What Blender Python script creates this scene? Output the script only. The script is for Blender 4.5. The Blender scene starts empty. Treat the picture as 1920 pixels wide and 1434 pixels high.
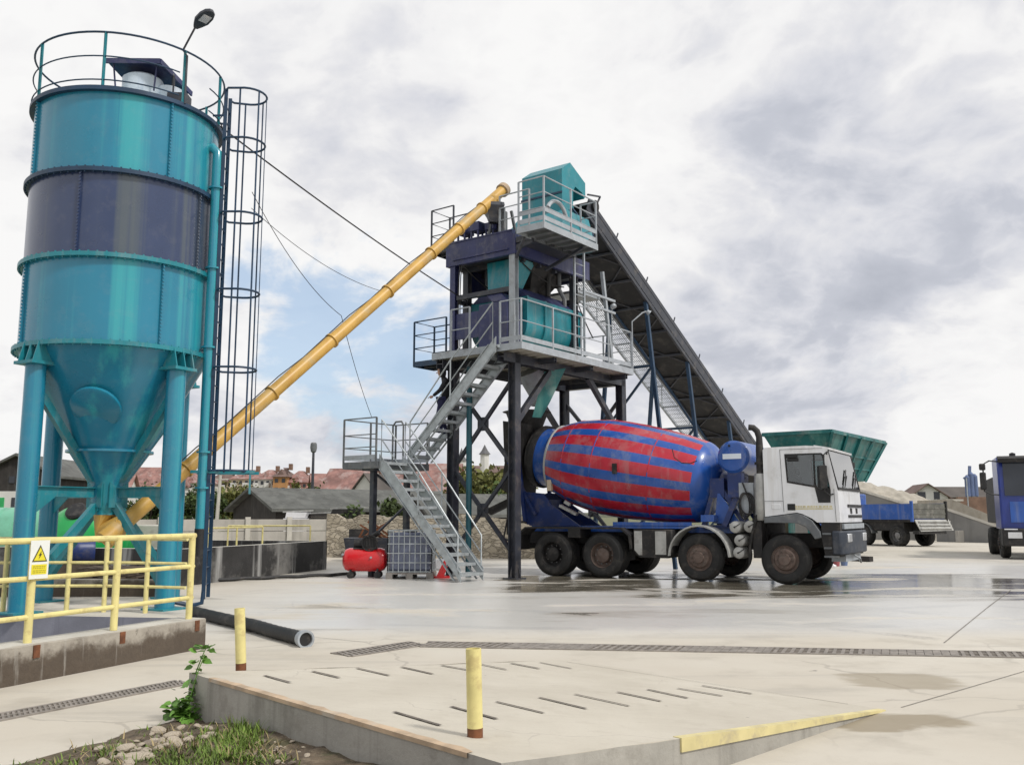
import bpy, bmesh, math, random
from math import sin, cos, pi, radians, atan, sqrt
from mathutils import Vector as V, Matrix, Euler
from mathutils.geometry import tessellate_polygon

S = bpy.context.scene
C = S.collection
# ---------------------------------------------------------------- camera
FPX, CX, CY, EYE = 1740.0, 960.0, 717.0, 1.5
PITCH = atan(248 / 1740)
cd = bpy.data.cameras.new("camera"); cam = bpy.data.objects.new("camera", cd); C.objects.link(cam)
cam.location = (0, 0, EYE); cam.rotation_euler = (pi / 2 + PITCH, 0, 0)
cd.sensor_width = 36; cd.lens = 36 * FPX / 1920; cd.clip_start = 0.1; cd.clip_end = 4000
S.camera = cam
S.view_settings.view_transform = 'Standard'
S.view_settings.look = 'None'
S.view_settings.exposure = 0.0
S.view_settings.gamma = 1.0
SUN_EL, SUN_AZ = radians(48), radians(125)      # azimuth clockwise from +Y

# ---------------------------------------------------------------- node helper
class NT:
    def __init__(s, tree): s.t = tree; tree.nodes.clear()
    def n(s, typ, **kw):
        nd = s.t.nodes.new(typ)
        for k, v in kw.items():
            if k.startswith('_'): setattr(nd, k[1:], v)
            else: s.set(nd, k, v)
        return nd
    def set(s, nd, k, v):
        k2 = int(k[1:]) if k[0] == 'i' and k[1:].isdigit() else k.replace('__', ' ')
        sock = nd.inputs[k2]
        if isinstance(v, bpy.types.NodeSocket): s.t.links.new(v, sock)
        elif isinstance(v, bpy.types.Node): s.t.links.new(v.outputs[0], sock)
        else: sock.default_value = v
    def math(s, op, a, b=0.0, c=None, clamp=False):
        nd = s.t.nodes.new('ShaderNodeMath'); nd.operation = op; nd.use_clamp = clamp
        s.set(nd, 'i0', a); s.set(nd, 'i1', b)
        if c is not None: s.set(nd, 'i2', c)
        return nd.outputs[0]
    def mix(s, f, a, b, blend='MIX'):
        nd = s.t.nodes.new('ShaderNodeMixRGB'); nd.blend_type = blend
        for k, v in (('Fac', f), ('Color1', a), ('Color2', b)):
            if isinstance(v, tuple) and len(v) == 3: v = (*v, 1)
            s.set(nd, k, v)
        return nd.outputs[0]
    def step(s, x, lo, hi):                     # smoothstep
        nd = s.t.nodes.new('ShaderNodeMapRange'); nd.interpolation_type = 'SMOOTHSTEP'
        s.set(nd, 'Value', x); s.set(nd, 'From__Min', lo); s.set(nd, 'From__Max', hi)
        return nd.outputs[0]
    def noise(s, vec, scale, detail=5, rough=0.55, dist=0.0):
        nd = s.n('ShaderNodeTexNoise', Scale=scale, Detail=detail, Roughness=rough, Distortion=dist)
        if vec is not None: s.set(nd, 'Vector', vec)
        return nd.outputs[0]
    def scale(s, vec, sc, loc=(0, 0, 0)):
        nd = s.n('ShaderNodeMapping', Scale=sc, Location=loc); s.set(nd, 'Vector', vec); return nd.outputs[0]

# ---------------------------------------------------------------- world: Nishita sky behind a broken cloud deck
W = bpy.data.worlds.new("World"); S.world = W; W.use_nodes = True
w = NT(W.node_tree)
tc = w.n('ShaderNodeTexCoord')
sky = w.n('ShaderNodeTexSky', _sky_type='NISHITA', _sun_disc=False, _sun_elevation=SUN_EL, _sun_rotation=SUN_AZ)
skyc = w.mix(1.0, sky.outputs[0], (0.135, 0.135, 0.135), 'MULTIPLY')
d = tc.outputs['Generated']
sp = w.n('ShaderNodeSeparateXYZ', Vector=d)
zz = w.math('ADD', w.math('MAXIMUM', sp.outputs[2], 0.0), 0.42)
pv = w.n('ShaderNodeCombineXYZ', X=w.math('DIVIDE', sp.outputs[0], zz), Y=w.math('DIVIDE', sp.outputs[1], zz), Z=0.0).outputs[0]
def billow(v):                                   # rounded puffs: folded noise
    return w.math('SUBTRACT', 1.0, w.math('ABSOLUTE', w.math('SUBTRACT', w.math('MULTIPLY', v, 2.0), 1.0)))
warp = w.n('ShaderNodeTexNoise', Vector=w.scale(pv, (1, 1, 1), (5.5, 1.2, 3)), Scale=2.2, Detail=3, Roughness=0.5)
wv_ = w.n('ShaderNodeVectorMath', _operation='MULTIPLY_ADD', i0=warp.outputs['Color'], i1=(0.2, 0.2, 0.0), i2=pv).outputs[0]
n1 = w.noise(w.scale(wv_, (1, 1, 1), (3.1, 7.7, 0)), 1.9, 9, 0.53)               # large cloud masses
n2 = w.noise(w.scale(wv_, (1, 1, 1), (11.3, 2.9, 4)), 7.0, 9, 0.58)              # finer break-up
b1 = billow(w.noise(w.scale(wv_, (1, 1, 1), (2.3, 4.4, 9)), 4.2, 7, 0.50))       # cumulus heads
b2 = billow(w.noise(w.scale(wv_, (1, 1, 1), (8.3, 0.4, 2)), 10.5, 6, 0.55))
n3 = w.noise(w.scale(pv, (1, 1, 1), (1.3, 22.9, 4)), 0.8, 4, 0.5)
def spot(dx, dy, dz, inner, outer):             # soft cap around a sky direction
    v = V((dx, dy, dz)).normalized()
    dt = w.n('ShaderNodeVectorMath', _operation='DOT_PRODUCT', i0=d, i1=tuple(v)).outputs['Value']
    return w.step(dt, cos(radians(outer)), cos(radians(inner)))
def raydir(px, py):
    xc = (px - CX) / FPX; yc = (CY - py) / FPX
    return V((xc, cos(PITCH) - yc * sin(PITCH), sin(PITCH) + yc * cos(PITCH)))
shade = w.math('ADD', w.math('MULTIPLY', n1, 0.95), -0.035)
for x_, k_, m_ in ((n2, 0.26, 0.5), (b1, -0.50, 0.80), (b2, -0.20, 0.80)): shade = w.math('ADD', shade, w.math('MULTIPLY', w.math('SUBTRACT', x_, m_), k_))
dark1 = w.math('MULTIPLY', spot(*raydir(1540, 560), 2, 15), 0.19)
dark2 = w.math('MULTIPLY', spot(*raydir(1720, 640), 1, 7), 0.08)
dark3 = w.math('MULTIPLY', spot(*raydir(1180, 130), 2, 16), 0.05)
lite1 = w.math('MULTIPLY', spot(*raydir(80, 480), 3, 16), -0.09)
lite2 = w.math('MULTIPLY', spot(*raydir(1880, 730), 3, 9), -0.30)
lite3 = w.math('MULTIPLY', spot(*raydir(1080, 400), 1, 10), -0.08)
for x_ in (dark1, dark2, dark3, lite1, lite2, lite3): shade = w.math('ADD', shade, x_)
ramp = w.n('ShaderNodeValToRGB', Fac=shade)
cr = ramp.color_ramp; cr.interpolation = 'LINEAR'
cr.elements[0].position = 0.27; cr.elements[0].color = (0.95, 0.945, 0.94, 1)
cr.elements[1].position = 0.95; cr.elements[1].color = (0.40, 0.425, 0.49, 1)
for p_, c_ in ((0.375, (0.89, 0.885, 0.89, 1)), (0.435, (0.80, 0.80, 0.825, 1)), (0.52, (0.70, 0.71, 0.76, 1)), (0.61, (0.57, 0.59, 0.655, 1))):
    e = cr.elements.new(p_); e.color = c_
gap = w.math('MULTIPLY', spot(*raydir(670, 640), 0, 9.5), 0.92)
gap = w.math('MAXIMUM', gap, w.math('MULTIPLY', spot(*raydir(505, 530), 0, 4), 0.8))
gap = w.step(w.math('ADD', gap, w.math('MULTIPLY', w.math('SUBTRACT', n2, 0.5), 2.6)), 0.38, 0.95)
gap = w.math('MAXIMUM', gap, w.math('MULTIPLY', w.step(n3, 0.70, 0.78), 0.5))
bluec = w.mix(0.45, skyc, (0.52, 0.70, 0.93))
col = w.mix(w.math('MULTIPLY', gap, 0.78), ramp.outputs[0], bluec)
hz = w.step(sp.outputs[2], 0.085, -0.02)         # pale band low over the horizon
col = w.mix(w.math('MULTIPLY', hz, 0.85), col, (0.86, 0.86, 0.85))
bg = w.n('ShaderNodeBackground', Color=col, Strength=1.0)
w.t.links.new(bg.outputs[0], w.n('ShaderNodeOutputWorld').inputs[0])

sl = bpy.data.lights.new("sun", 'SUN'); so = bpy.data.objects.new("sun", sl); C.objects.link(so)
sl.energy = 2.35; sl.angle = radians(8); sl.color = (1.0, 0.96, 0.90)
so.rotation_euler = V((sin(SUN_AZ) * cos(SUN_EL), cos(SUN_AZ) * cos(SUN_EL), sin(SUN_EL))).to_track_quat('Z', 'Y').to_euler()

# ---------------------------------------------------------------- layout helpers
def at(px, py, Y):
    r = raydir(px, py); return V((0, 0, EYE)) + r * (Y / r.y)
def gnd(px, py, z=0.0):
    r = raydir(px, py); return V((0, 0, EYE)) + r * ((z - EYE) / r.z)
def onplane(px, py, o, n):
    r = raydir(px, py); c = V((0, 0, EYE)); return c + r * ((V(o) - c).dot(n) / r.dot(n))

# ---------------------------------------------------------------- mesh builder
class MB:
    def __init__(s): s.v = []; s.f = []; s.m = []; s.cur = 0
    def add(s, vs, fs):
        o = len(s.v); s.v += [V(p) for p in vs]; s.f += [tuple(i + o for i in f) for f in fs]; s.m += [s.cur] * len(fs); return s
    def mat(s, i): s.cur = i; return s
    def bx(s, x0, x1, y0, y1, z0, z1):
        return s.add([(x, y, z) for x in (x0, x1) for y in (y0, y1) for z in (z0, z1)],
                     [(0, 1, 3, 2), (4, 6, 7, 5), (0, 4, 5, 1), (2, 3, 7, 6), (0, 2, 6, 4), (1, 5, 7, 3)])
    def bar(s, a, b, w, h=None, up=(0, 0, 1)):
        a, b = V(a), V(b); h = h or w; dd = (b - a).normalized(); u = V(up)
        if abs(dd.dot(u)) > 0.98: u = V((1, 0, 0))
        x = dd.cross(u).normalized() * w / 2; y = x.cross(dd).normalized() * h / 2
        return s.add([p + i * x + j * y for p in (a, b) for i, j in ((-1, -1), (1, -1), (1, 1), (-1, 1))],
                     [(3, 2, 1, 0), (4, 5, 6, 7), (0, 1, 5, 4), (1, 2, 6, 5), (2, 3, 7, 6), (3, 0, 4, 7)])
    def hbeam(s, a, b, w, t=0.02, up=(1, 0, 0)):
        a, b = V(a), V(b); dd = (b - a).normalized(); u = V(up)
        x = dd.cross(u).normalized(); y = x.cross(dd).normalized()
        for sg in (-1, 1): s.bar(a + x * sg * (w - t) / 2, b + x * sg * (w - t) / 2, t, w, up=tuple(y))
        return s.bar(a, b, w - 2 * t, t, up=tuple(y))
    def frame(s, a, b):
        dd = (V(b) - V(a)).normalized(); u = V((0, 0, 1)) if abs(dd.z) < 0.95 else V((1, 0, 0))
        x = dd.cross(u).normalized(); return x, x.cross(dd).normalized()
    def tube(s, a, b, r, n=10, r2=None, caps=True):
        a, b = V(a), V(b); x, y = s.frame(a, b); r2 = r if r2 is None else r2
        vs = [p + (x * cos(2 * pi * i / n) + y * sin(2 * pi * i / n)) * q for p, q in ((a, r), (b, r2)) for i in range(n)]
        fs = [(i, (i + 1) % n, n + (i + 1) % n, n + i) for i in range(n)]
        if caps: fs += [tuple(range(n))[::-1], tuple(range(n, 2 * n))]
        return s.add(vs, fs)
    def path(s, pts, r, n=6, closed=False):
        pts = [V(p) for p in pts]; N = len(pts); vs = []; px = None
        for i, p in enumerate(pts):
            dd = (pts[(i + 1) % N] - pts[i - 1]) if closed else (pts[min(i + 1, N - 1)] - pts[max(i - 1, 0)])
            dd.normalize()
            if px is None: x, y = s.frame(V((0, 0, 0)), dd)
            else:
                x = (px - dd * px.dot(dd)).normalized(); y = x.cross(dd)
            px = x
            q = r[i] if isinstance(r, (list, tuple)) else r
            vs += [p + (x * cos(2 * pi * k / n) + y * sin(2 * pi * k / n)) * q for k in range(n)]
        fs = []
        for i in range(N if closed else N - 1):
            j = (i + 1) % N
            fs += [(i * n + k, i * n + (k + 1) % n, j * n + (k + 1) % n, j * n + k) for k in range(n)]
        if not closed: fs += [tuple(range(n))[::-1], tuple(range((N - 1) * n, N * n))]
        return s.add(vs, fs)
    def lathe(s, prof, o=(0, 0, 0), ax=(0, 0, 1), n=24, matf=None, a0=0.0):
        o = V(o); ax = V(ax).normalized(); x, y = s.frame(V((0, 0, 0)), ax)
        b = len(s.v)
        for r, t in prof:
            s.v += [o + ax * t + (x * cos(a0 + 2 * pi * i / n) + y * sin(a0 + 2 * pi * i / n)) * r for i in range(n)]
        for j in range(len(prof) - 1):
            for i in range(n):
                k = (i + 1) % n
                s.f.append((b + j * n + i, b + j * n + k, b + (j + 1) * n + k, b + (j + 1) * n + i))
                s.m.append(matf(i, j) if matf else s.cur)
        return s
    def prism(s, poly, ext):
        poly = [V(p) for p in poly]; n = len(poly); e = V(ext)
        s.add(poly + [p + e for p in poly], [(i, (i + 1) % n, n + (i + 1) % n, n + i) for i in range(n)])
        tr = tessellate_polygon([poly])
        o = len(s.v) - 2 * n
        for t in tr:
            s.f += [tuple(o + i for i in t), tuple(o + n + i for i in t[::-1])]; s.m += [s.cur] * 2
        return s
    def holed(s, outer, holes, ext):
        loops = [[V(p) for p in l] for l in [outer] + holes]; flat = [p for l in loops for p in l]; n = len(flat); e = V(ext)
        o = len(s.v); s.v += flat + [p + e for p in flat]
        for t in tessellate_polygon(loops):
            s.f += [tuple(o + i for i in t), tuple(o + n + i for i in t[::-1])]; s.m += [s.cur] * 2
        k = 0
        for l in loops:
            L = len(l)
            for i in range(L):
                a, b = k + i, k + (i + 1) % L
                s.f.append((o + a, o + b, o + n + b, o + n + a)); s.m.append(s.cur)
            k += L
        return s
    def quad(s, *p): return s.add(p, [tuple(range(len(p)))])
    def rot(s, mat, i0=0):
        for i in range(i0, len(s.v)): s.v[i] = mat @ s.v[i]
        return s
    def build(s, name, mats, parent=None, off=None, bevel=0, ang=35, recalc=True, smooth=True):
        me = bpy.data.meshes.new(name)
        o_ = V(off) if off is not None else V((0, 0, 0))
        me.from_pydata([tuple(p - o_) for p in s.v], [], s.f)
        for m_ in (mats if isinstance(mats, (list, tuple)) else [mats]): me.materials.append(m_)
        me.polygons.foreach_set('material_index', s.m)
        if recalc:
            bm = bmesh.new(); bm.from_mesh(me); bmesh.ops.recalc_face_normals(bm, faces=bm.faces); bm.to_mesh(me); bm.free()
        if smooth:
            me.polygons.foreach_set('use_smooth', [True] * len(me.polygons)); me.set_sharp_from_angle(angle=radians(ang))
        ob = bpy.data.objects.new(name, me); C.objects.link(ob)
        if parent is not None: ob.parent = parent
        if bevel:
            b = ob.modifiers.new('bevel', 'BEVEL'); b.width = bevel; b.segments = 2; b.limit_method = 'ANGLE'; b.angle_limit = radians(40)
        return ob

def tag(o, label, cat, group=None, kind=None):
    if label: o['label'] = label
    if cat: o['category'] = cat
    if group: o['group'] = group
    if kind: o['kind'] = kind
    return o
def thing(name, label, cat, loc=(0, 0, 0), rz=0.0, group=None):
    o = bpy.data.objects.new(name, None); C.objects.link(o); o.empty_display_size = 0.2
    o.location = loc; o.rotation_euler = (0, 0, rz)
    return tag(o, label, cat, group)
def copy_tree(o, parent=None):
    c = o.copy(); C.objects.link(c)
    if parent is not None: c.parent = parent
    for ch in list(o.children): copy_tree(ch, c)
    return c

# ---------------------------------------------------------------- materials
def mat(name, col, rough=0.5, metal=0.0, var=0.12, scale=2.5, dirt=None, streak=None, bump=0.0, bscale=30.0, coat=0.0, spec=0.5, rvar=0.12, island=0.0, zf=0.07):
    m = bpy.data.materials.new(name); m.use_nodes = True; t = NT(m.node_tree)
    tcn = t.n('ShaderNodeTexCoord'); ob = tcn.outputs['Object']
    nz = t.noise(ob, scale, 6, 0.6)
    a = tuple(c * (1 - var) for c in col); b = tuple(min(1, c * (1 + var)) for c in col)
    c = t.mix(t.step(nz, 0.3, 0.7), a, b)
    if streak:                                  # (colour, amount, scale): runs down the face; painted gloss bands in the silo paints
        sn = t.noise(t.scale(ob, (streak[2], streak[2], streak[2] * zf)), 1.0, 5, 0.65)
        c = t.mix(t.math('MULTIPLY', t.step(sn, 0.5, 0.68), streak[1]), c, streak[0])
    if dirt:                                    # (colour, amount, scale): blotches of dirt or rust
        dn = t.noise(t.scale(ob, (1, 1, 1), (5, 3, 1)), dirt[2], 8, 0.68)
        c = t.mix(t.math('MULTIPLY', t.step(dn, 0.5, 0.66), dirt[1]), c, dirt[0])
    bs = t.n('ShaderNodeBsdfPrincipled', Metallic=metal)
    if island:
        ri = t.n('ShaderNodeNewGeometry').outputs['Random Per Island']
        c = t.mix(1.0, c, t.n('ShaderNodeCombineColor', Red=(f := t.math('ADD', t.math('MULTIPLY', ri, 2 * island), 1 - island)), Green=f, Blue=f), 'MULTIPLY')
    t.set(bs, 'Base Color', c)
    t.set(bs, 'Roughness', t.math('ADD', t.math('MULTIPLY', nz, rvar * 2), rough - rvar, clamp=True))
    bs.inputs['Specular IOR Level'].default_value = spec
    if coat: bs.inputs['Coat Weight'].default_value = coat; bs.inputs['Coat Roughness'].default_value = 0.12
    if bump:
        bn = t.noise(ob, bscale, 6, 0.65)
        t.set(bs, 'Normal', t.n('ShaderNodeBump', Strength=bump, Distance=0.02, Height=bn))
    t.t.links.new(bs.outputs[0], t.n('ShaderNodeOutputMaterial').inputs[0])
    return m
MUD = (0.16, 0.14, 0.12); RUST = (0.16, 0.06, 0.025); DUST = (0.34, 0.32, 0.29)
M = {}
M['teal'] = mat('teal paint', (0.012, 0.195, 0.305), 0.28, var=0.06, scale=0.7, dirt=(DUST, 0.05, 5), streak=((0.035, 0.34, 0.385), 0.95, 1.9), zf=0.012, coat=0.35, rvar=0.06)  # pale upright streaks paint the shell's gloss reflections into the colour
M['teal_b'] = mat('teal machine paint', (0.012, 0.205, 0.25), 0.38, var=0.12, scale=2, dirt=(DUST, 0.16, 4), streak=(DUST, 0.2, 5))
M['navy'] = mat('navy paint', (0.029, 0.048, 0.115), 0.28, var=0.1, scale=0.7, dirt=(DUST, 0.05, 5), streak=((0.085, 0.105, 0.12), 0.9, 1.9), zf=0.012, coat=0.35, rvar=0.06)  # streaks here are painted reflection bands, as on the teal rings
M['navy_b'] = mat('navy machine paint', (0.026, 0.032, 0.105), 0.45, var=0.2, scale=2, dirt=(DUST, 0.12, 4), streak=(DUST, 0.12, 5))
M['ladder'] = mat('ladder blue paint', (0.012, 0.04, 0.085), 0.45, var=0.2, scale=4)
M['galv'] = mat('galvanised steel', (0.42, 0.455, 0.47), 0.45, 0.35, var=0.16, scale=5, dirt=((0.20, 0.20, 0.20), 0.4, 6))
M['lgrey'] = mat('light grey steel', (0.36, 0.39, 0.42), 0.5, 0.1, var=0.12, scale=4, dirt=(MUD, 0.3, 5))
M['steel'] = mat('dark steel', (0.034, 0.038, 0.050), 0.45, var=0.25, scale=3, dirt=(MUD, 0.35, 4))
M['black'] = mat('black rubber', (0.012, 0.012, 0.013), 0.6, var=0.3, scale=4, dirt=(MUD, 0.25, 5))
M['tyre'] = mat('tyre rubber', (0.016, 0.016, 0.016), 0.75, var=0.3, scale=5, dirt=(MUD, 0.22, 4), bump=0.2)
M['chassis'] = mat('dirty chassis', (0.017, 0.016, 0.016), 0.7, var=0.3, scale=4, dirt=(MUD, 0.24, 4), bump=0.2)
M['yellow'] = mat('auger yellow paint', (0.56, 0.335, 0.075), 0.42, var=0.14, scale=2, dirt=((0.44, 0.35, 0.20), 0.6, 2.0), streak=((0.42, 0.17, 0.02), 0.3, 4))
M['pale'] = mat('pale yellow paint', (0.72, 0.635, 0.27), 0.5, var=0.10, scale=6, dirt=((0.42, 0.31, 0.14), 0.5, 8))
M['rust'] = mat('rust', RUST, 0.8, var=0.4, scale=12)
M['rustor'] = mat('worn orange paint', (0.46, 0.345, 0.235), 0.8, var=0.25, scale=5, dirt=((0.47, 0.44, 0.385), 0.95, 3.2))
M['white'] = mat('white cab paint', (0.78, 0.79, 0.81), 0.32, var=0.05, scale=1.5, dirt=((0.45, 0.43, 0.39), 0.3, 2.5), streak=((0.5, 0.47, 0.42), 0.25, 7), coat=0.3)
M['blue'] = mat('truck blue paint', (0.016, 0.085, 0.36), 0.30, var=0.15, scale=1.5, dirt=((0.17, 0.21, 0.34), 0.5, 2.0), streak=((0.22, 0.23, 0.28), 0.35, 4.5), coat=0.2)
M['dblue'] = mat('dark blue paint', (0.010, 0.030, 0.14), 0.4, var=0.2, scale=2, dirt=(MUD, 0.4, 3))
M['red'] = mat('drum red paint', (0.44, 0.016, 0.035), 0.30, var=0.15, scale=1.5, dirt=((0.42, 0.13, 0.13), 0.5, 2.0), streak=((0.34, 0.22, 0.22), 0.35, 4.5), coat=0.2)
M['tankred'] = mat('compressor red', (0.55, 0.008, 0.012), 0.28, var=0.08, scale=3, coat=0.4)
M['fender'] = mat('grey plastic fender', (0.13, 0.14, 0.15), 0.6, var=0.15, scale=4, dirt=(DUST, 0.4, 4))
M['pfender'] = mat('pale mudguard', (0.42, 0.42, 0.40), 0.6, var=0.15, scale=4, dirt=(MUD, 0.4, 4))
M['alu'] = mat('dirty aluminium', (0.42, 0.42, 0.40), 0.4, 0.5, var=0.2, scale=4, dirt=(MUD, 0.5, 4))
M['tailgate'] = mat('grimy tailgate', (0.12, 0.12, 0.105), 0.6, 0.1, var=0.25, scale=3, dirt=(DUST, 0.4, 3))
M['rim'] = mat('rusty wheel rim', (0.12, 0.085, 0.07), 0.7, var=0.3, scale=9, dirt=(MUD, 0.5, 8))
M['concrete'] = mat('concrete', (0.36, 0.345, 0.31), 0.85, var=0.15, scale=1.6, dirt=((0.20, 0.185, 0.16), 0.5, 2.2), streak=((0.18, 0.17, 0.15), 0.5, 4), bump=0.35)
def ramp_mat():
    m = bpy.data.materials.new('ramp concrete'); m.use_nodes = True; t = NT(m.node_tree)
    ps = t.n('ShaderNodeTexCoord').outputs['Object']; a = t.noise(ps, 0.8, 7, 0.6); b = t.noise(ps, 4.5, 8, 0.65); g_ = t.noise(ps, 55, 4, 0.7)
    br = t.noise(t.scale(ps, (2.5, 22, 1)), 1.0, 5, 0.6)                     # broom finish
    c = t.mix(t.step(a, 0.3, 0.7), (0.48, 0.44, 0.365), (0.56, 0.52, 0.44))
    c = t.mix(t.math('MULTIPLY', t.step(b, 0.50, 0.70), 0.40), c, (0.42, 0.38, 0.31))
    c = t.mix(t.math('MULTIPLY', t.step(g_, 0.56, 0.72), 0.30), c, (0.33, 0.30, 0.25))
    c = t.mix(t.math('MULTIPLY', t.step(br, 0.5, 0.7), 0.12), c, (0.36, 0.33, 0.28))
    v = t.n('ShaderNodeTexVoronoi', Vector=ps, Scale=6.0); sr = t.n('ShaderNodeSeparateColor', Color=v.outputs['Color']).outputs[0]
    c = t.mix(t.math('MULTIPLY', t.math('MULTIPLY', t.step(v.outputs['Distance'], 0.10, 0.05), t.math('GREATER_THAN', sr, 0.93)), 0.6), c, (0.15, 0.13, 0.11))
    cw = t.n('ShaderNodeVectorMath', _operation='MULTIPLY_ADD', i0=t.n('ShaderNodeTexNoise', Vector=ps, Scale=1.7, Detail=5).outputs['Color'], i1=(0.6, 0.6, 0), i2=ps).outputs[0]
    ck = t.n('ShaderNodeTexVoronoi', _feature='DISTANCE_TO_EDGE', Vector=cw, Scale=0.5).outputs['Distance']
    c = t.mix(t.math('MULTIPLY', t.math('MULTIPLY', t.step(ck, 0.0045, 0.0015), t.step(a, 0.5, 0.62)), 0.28), c, (0.24, 0.21, 0.18))
    bs = t.n('ShaderNodeBsdfPrincipled', Roughness=0.8); t.set(bs, 'Base Color', c)
    t.set(bs, 'Normal', t.n('ShaderNodeBump', Strength=0.3, Distance=0.012, Height=t.math('ADD', t.math('ADD', g_, b), t.math('MULTIPLY', br, 0.4))))
    t.t.links.new(bs.outputs[0], t.n('ShaderNodeOutputMaterial').inputs[0]); return m
M['ramp'] = ramp_mat()
M['coping'] = mat('coping concrete', (0.50, 0.48, 0.43), 0.85, var=0.1, scale=2, dirt=((0.3, 0.27, 0.22), 0.4, 3), bump=0.2)
def mossy_mat():
    m = bpy.data.materials.new('dirty wall concrete'); m.use_nodes = True; t = NT(m.node_tree)
    ob = t.n('ShaderNodeTexCoord').outputs['Object']; z = t.n('ShaderNodeSeparateXYZ', Vector=ob).outputs[2]
    a = t.noise(ob, 1.7, 7, 0.65); b = t.noise(ob, 9, 7, 0.65); sn = t.noise(t.scale(ob, (6, 6, 0.5)), 1.0, 6, 0.65)
    c = t.mix(t.step(a, 0.35, 0.65), (0.40, 0.365, 0.31), (0.22, 0.195, 0.165))
    mk = t.step(t.math('ADD', z, t.math('MULTIPLY', t.math('ADD', a, t.math('MULTIPLY', b, 0.35)), -0.42)), 0.03, -0.09)
    c = t.mix(t.math('MULTIPLY', mk, 0.93), c, t.mix(b, (0.045, 0.033, 0.024), (0.115, 0.085, 0.06)))
    c = t.mix(t.math('MULTIPLY', t.step(sn, 0.60, 0.70), 0.55), c, (0.42, 0.40, 0.36))
    c = t.mix(t.math('MULTIPLY', t.step(b, 0.60, 0.72), 0.5), c, (0.06, 0.048, 0.036))
    bs = t.n('ShaderNodeBsdfPrincipled', Roughness=0.9); t.set(bs, 'Base Color', c)
    t.set(bs, 'Normal', t.n('ShaderNodeBump', Strength=0.6, Distance=0.02, Height=t.noise(ob, 18, 7, 0.65)))
    t.t.links.new(bs.outputs[0], t.n('ShaderNodeOutputMaterial').inputs[0]); return m
M['mossy'] = mossy_mat()
M['basin'] = mat('black stained concrete', (0.032, 0.031, 0.031), 0.9, var=0.4, scale=1.4, dirt=((0.21, 0.205, 0.195), 0.75, 0.8), streak=((0.46, 0.46, 0.45), 0.85, 1.9), bump=0.3)
M['pit'] = mat('pit wall concrete', (0.22, 0.225, 0.26), 0.85, var=0.15, scale=1.5, streak=((0.12, 0.12, 0.15), 0.5, 3), bump=0.2)
M['wallgrey'] = mat('grey retaining concrete', (0.19, 0.188, 0.18), 0.9, var=0.15, scale=.6, streak=((0.11, 0.11, 0.105), 0.5, 1), bump=0.2)
M['panelfence'] = mat('fence concrete', (0.42, 0.40, 0.36), 0.9, var=0.15, scale=1, streak=((0.2, 0.19, 0.17), 0.5, 2), bump=0.2)
M['slate'] = mat('dark roofing', (0.105, 0.108, 0.10), 0.85, var=0.25, scale=1.2, streak=((0.17, 0.17, 0.155), 0.5, 2), dirt=((0.05, 0.05, 0.045), 0.6, 1.5), bump=0.3, bscale=8)
M['wood'] = mat('dark weathered boards', (0.035, 0.031, 0.029), 0.85, var=0.35, scale=2, streak=((0.08, 0.075, 0.07), 0.5, 5))
M['beam'] = mat('brown timber', (0.10, 0.075, 0.055), 0.85, var=0.35, scale=3)
M['redroof'] = mat('red roof tiles', (0.27, 0.145, 0.125), 0.85, var=0.35, scale=0.8, dirt=((0.40, 0.33, 0.31), 0.8, 0.5), streak=((0.17, 0.09, 0.08), 0.5, 1.2))
M['brownroof'] = mat('brown roof tiles', (0.15, 0.10, 0.085), 0.85, var=0.25, scale=0.8)
M['render'] = mat('pale house render', (0.66, 0.65, 0.62), 0.9, var=0.1, scale=0.5)
M['cream'] = mat('cream house render', (0.62, 0.52, 0.38), 0.9, var=0.1, scale=0.5)
M['pink'] = mat('pink house render', (0.50, 0.26, 0.22), 0.9, var=0.15, scale=0.5)
M['orange'] = mat('orange house render', (0.46, 0.24, 0.10), 0.9, var=0.1, scale=0.5)
M['pane'] = mat('dark window pane', (0.03, 0.035, 0.045), 0.15, var=0.2, scale=0.5)
M['brownwall'] = mat('brown brick wall', (0.20, 0.125, 0.09), 0.9, var=0.25, scale=1, bump=0.3)
M['green'] = mat('green plastic tank', (0.015, 0.38, 0.09), 0.35, var=0.1, scale=2, dirt=((0.16, 0.30, 0.17), 0.3, 3))
M['mint'] = mat('mint plastic tank', (0.16, 0.44, 0.30), 0.4, var=0.1, scale=2, dirt=((0.1, 0.26, 0.16), 0.4, 2))
M['gdoor'] = mat('green door paint', (0.03, 0.36, 0.11), 0.6, var=0.1)
M['hop'] = mat('green hopper paint', (0.006, 0.115, 0.115), 0.5, var=0.2, scale=1.2, dirt=(DUST, 0.25, 1.5), streak=((0.12, 0.30, 0.26), 0.4, 2))
M['sand'] = mat('sand', (0.38, 0.35, 0.295), 0.95, var=0.15, scale=1.5, dirt=((0.28, 0.24, 0.18), 0.5, 2.5), bump=0.6, bscale=6)
M['soil'] = mat('soil', (0.12, 0.09, 0.06), 0.95, var=0.45, scale=7, dirt=((0.25, 0.20, 0.14), 0.75, 11), streak=((0.07, 0.085, 0.03), 0.6, 3), bump=1.0, bscale=40)
M['stone'] = mat('pale stone', (0.43, 0.37, 0.29), 0.9, var=0.25, scale=9, bump=0.4, bscale=40)
M['brownstone'] = mat('brown stone', (0.24, 0.20, 0.16), 0.9, var=0.3, scale=9, bump=0.4, bscale=40)
M['grass'] = mat('grass blades', (0.13, 0.20, 0.03), 0.7, var=0.3, scale=5, island=0.4)
M['leaf'] = mat('weed leaves', (0.10, 0.22, 0.03), 0.55, var=0.2, scale=8, island=0.3)
M['bush'] = mat('bush leaves', (0.055, 0.085, 0.020), 0.75, var=0.3, scale=0.8, island=0.5)
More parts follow.
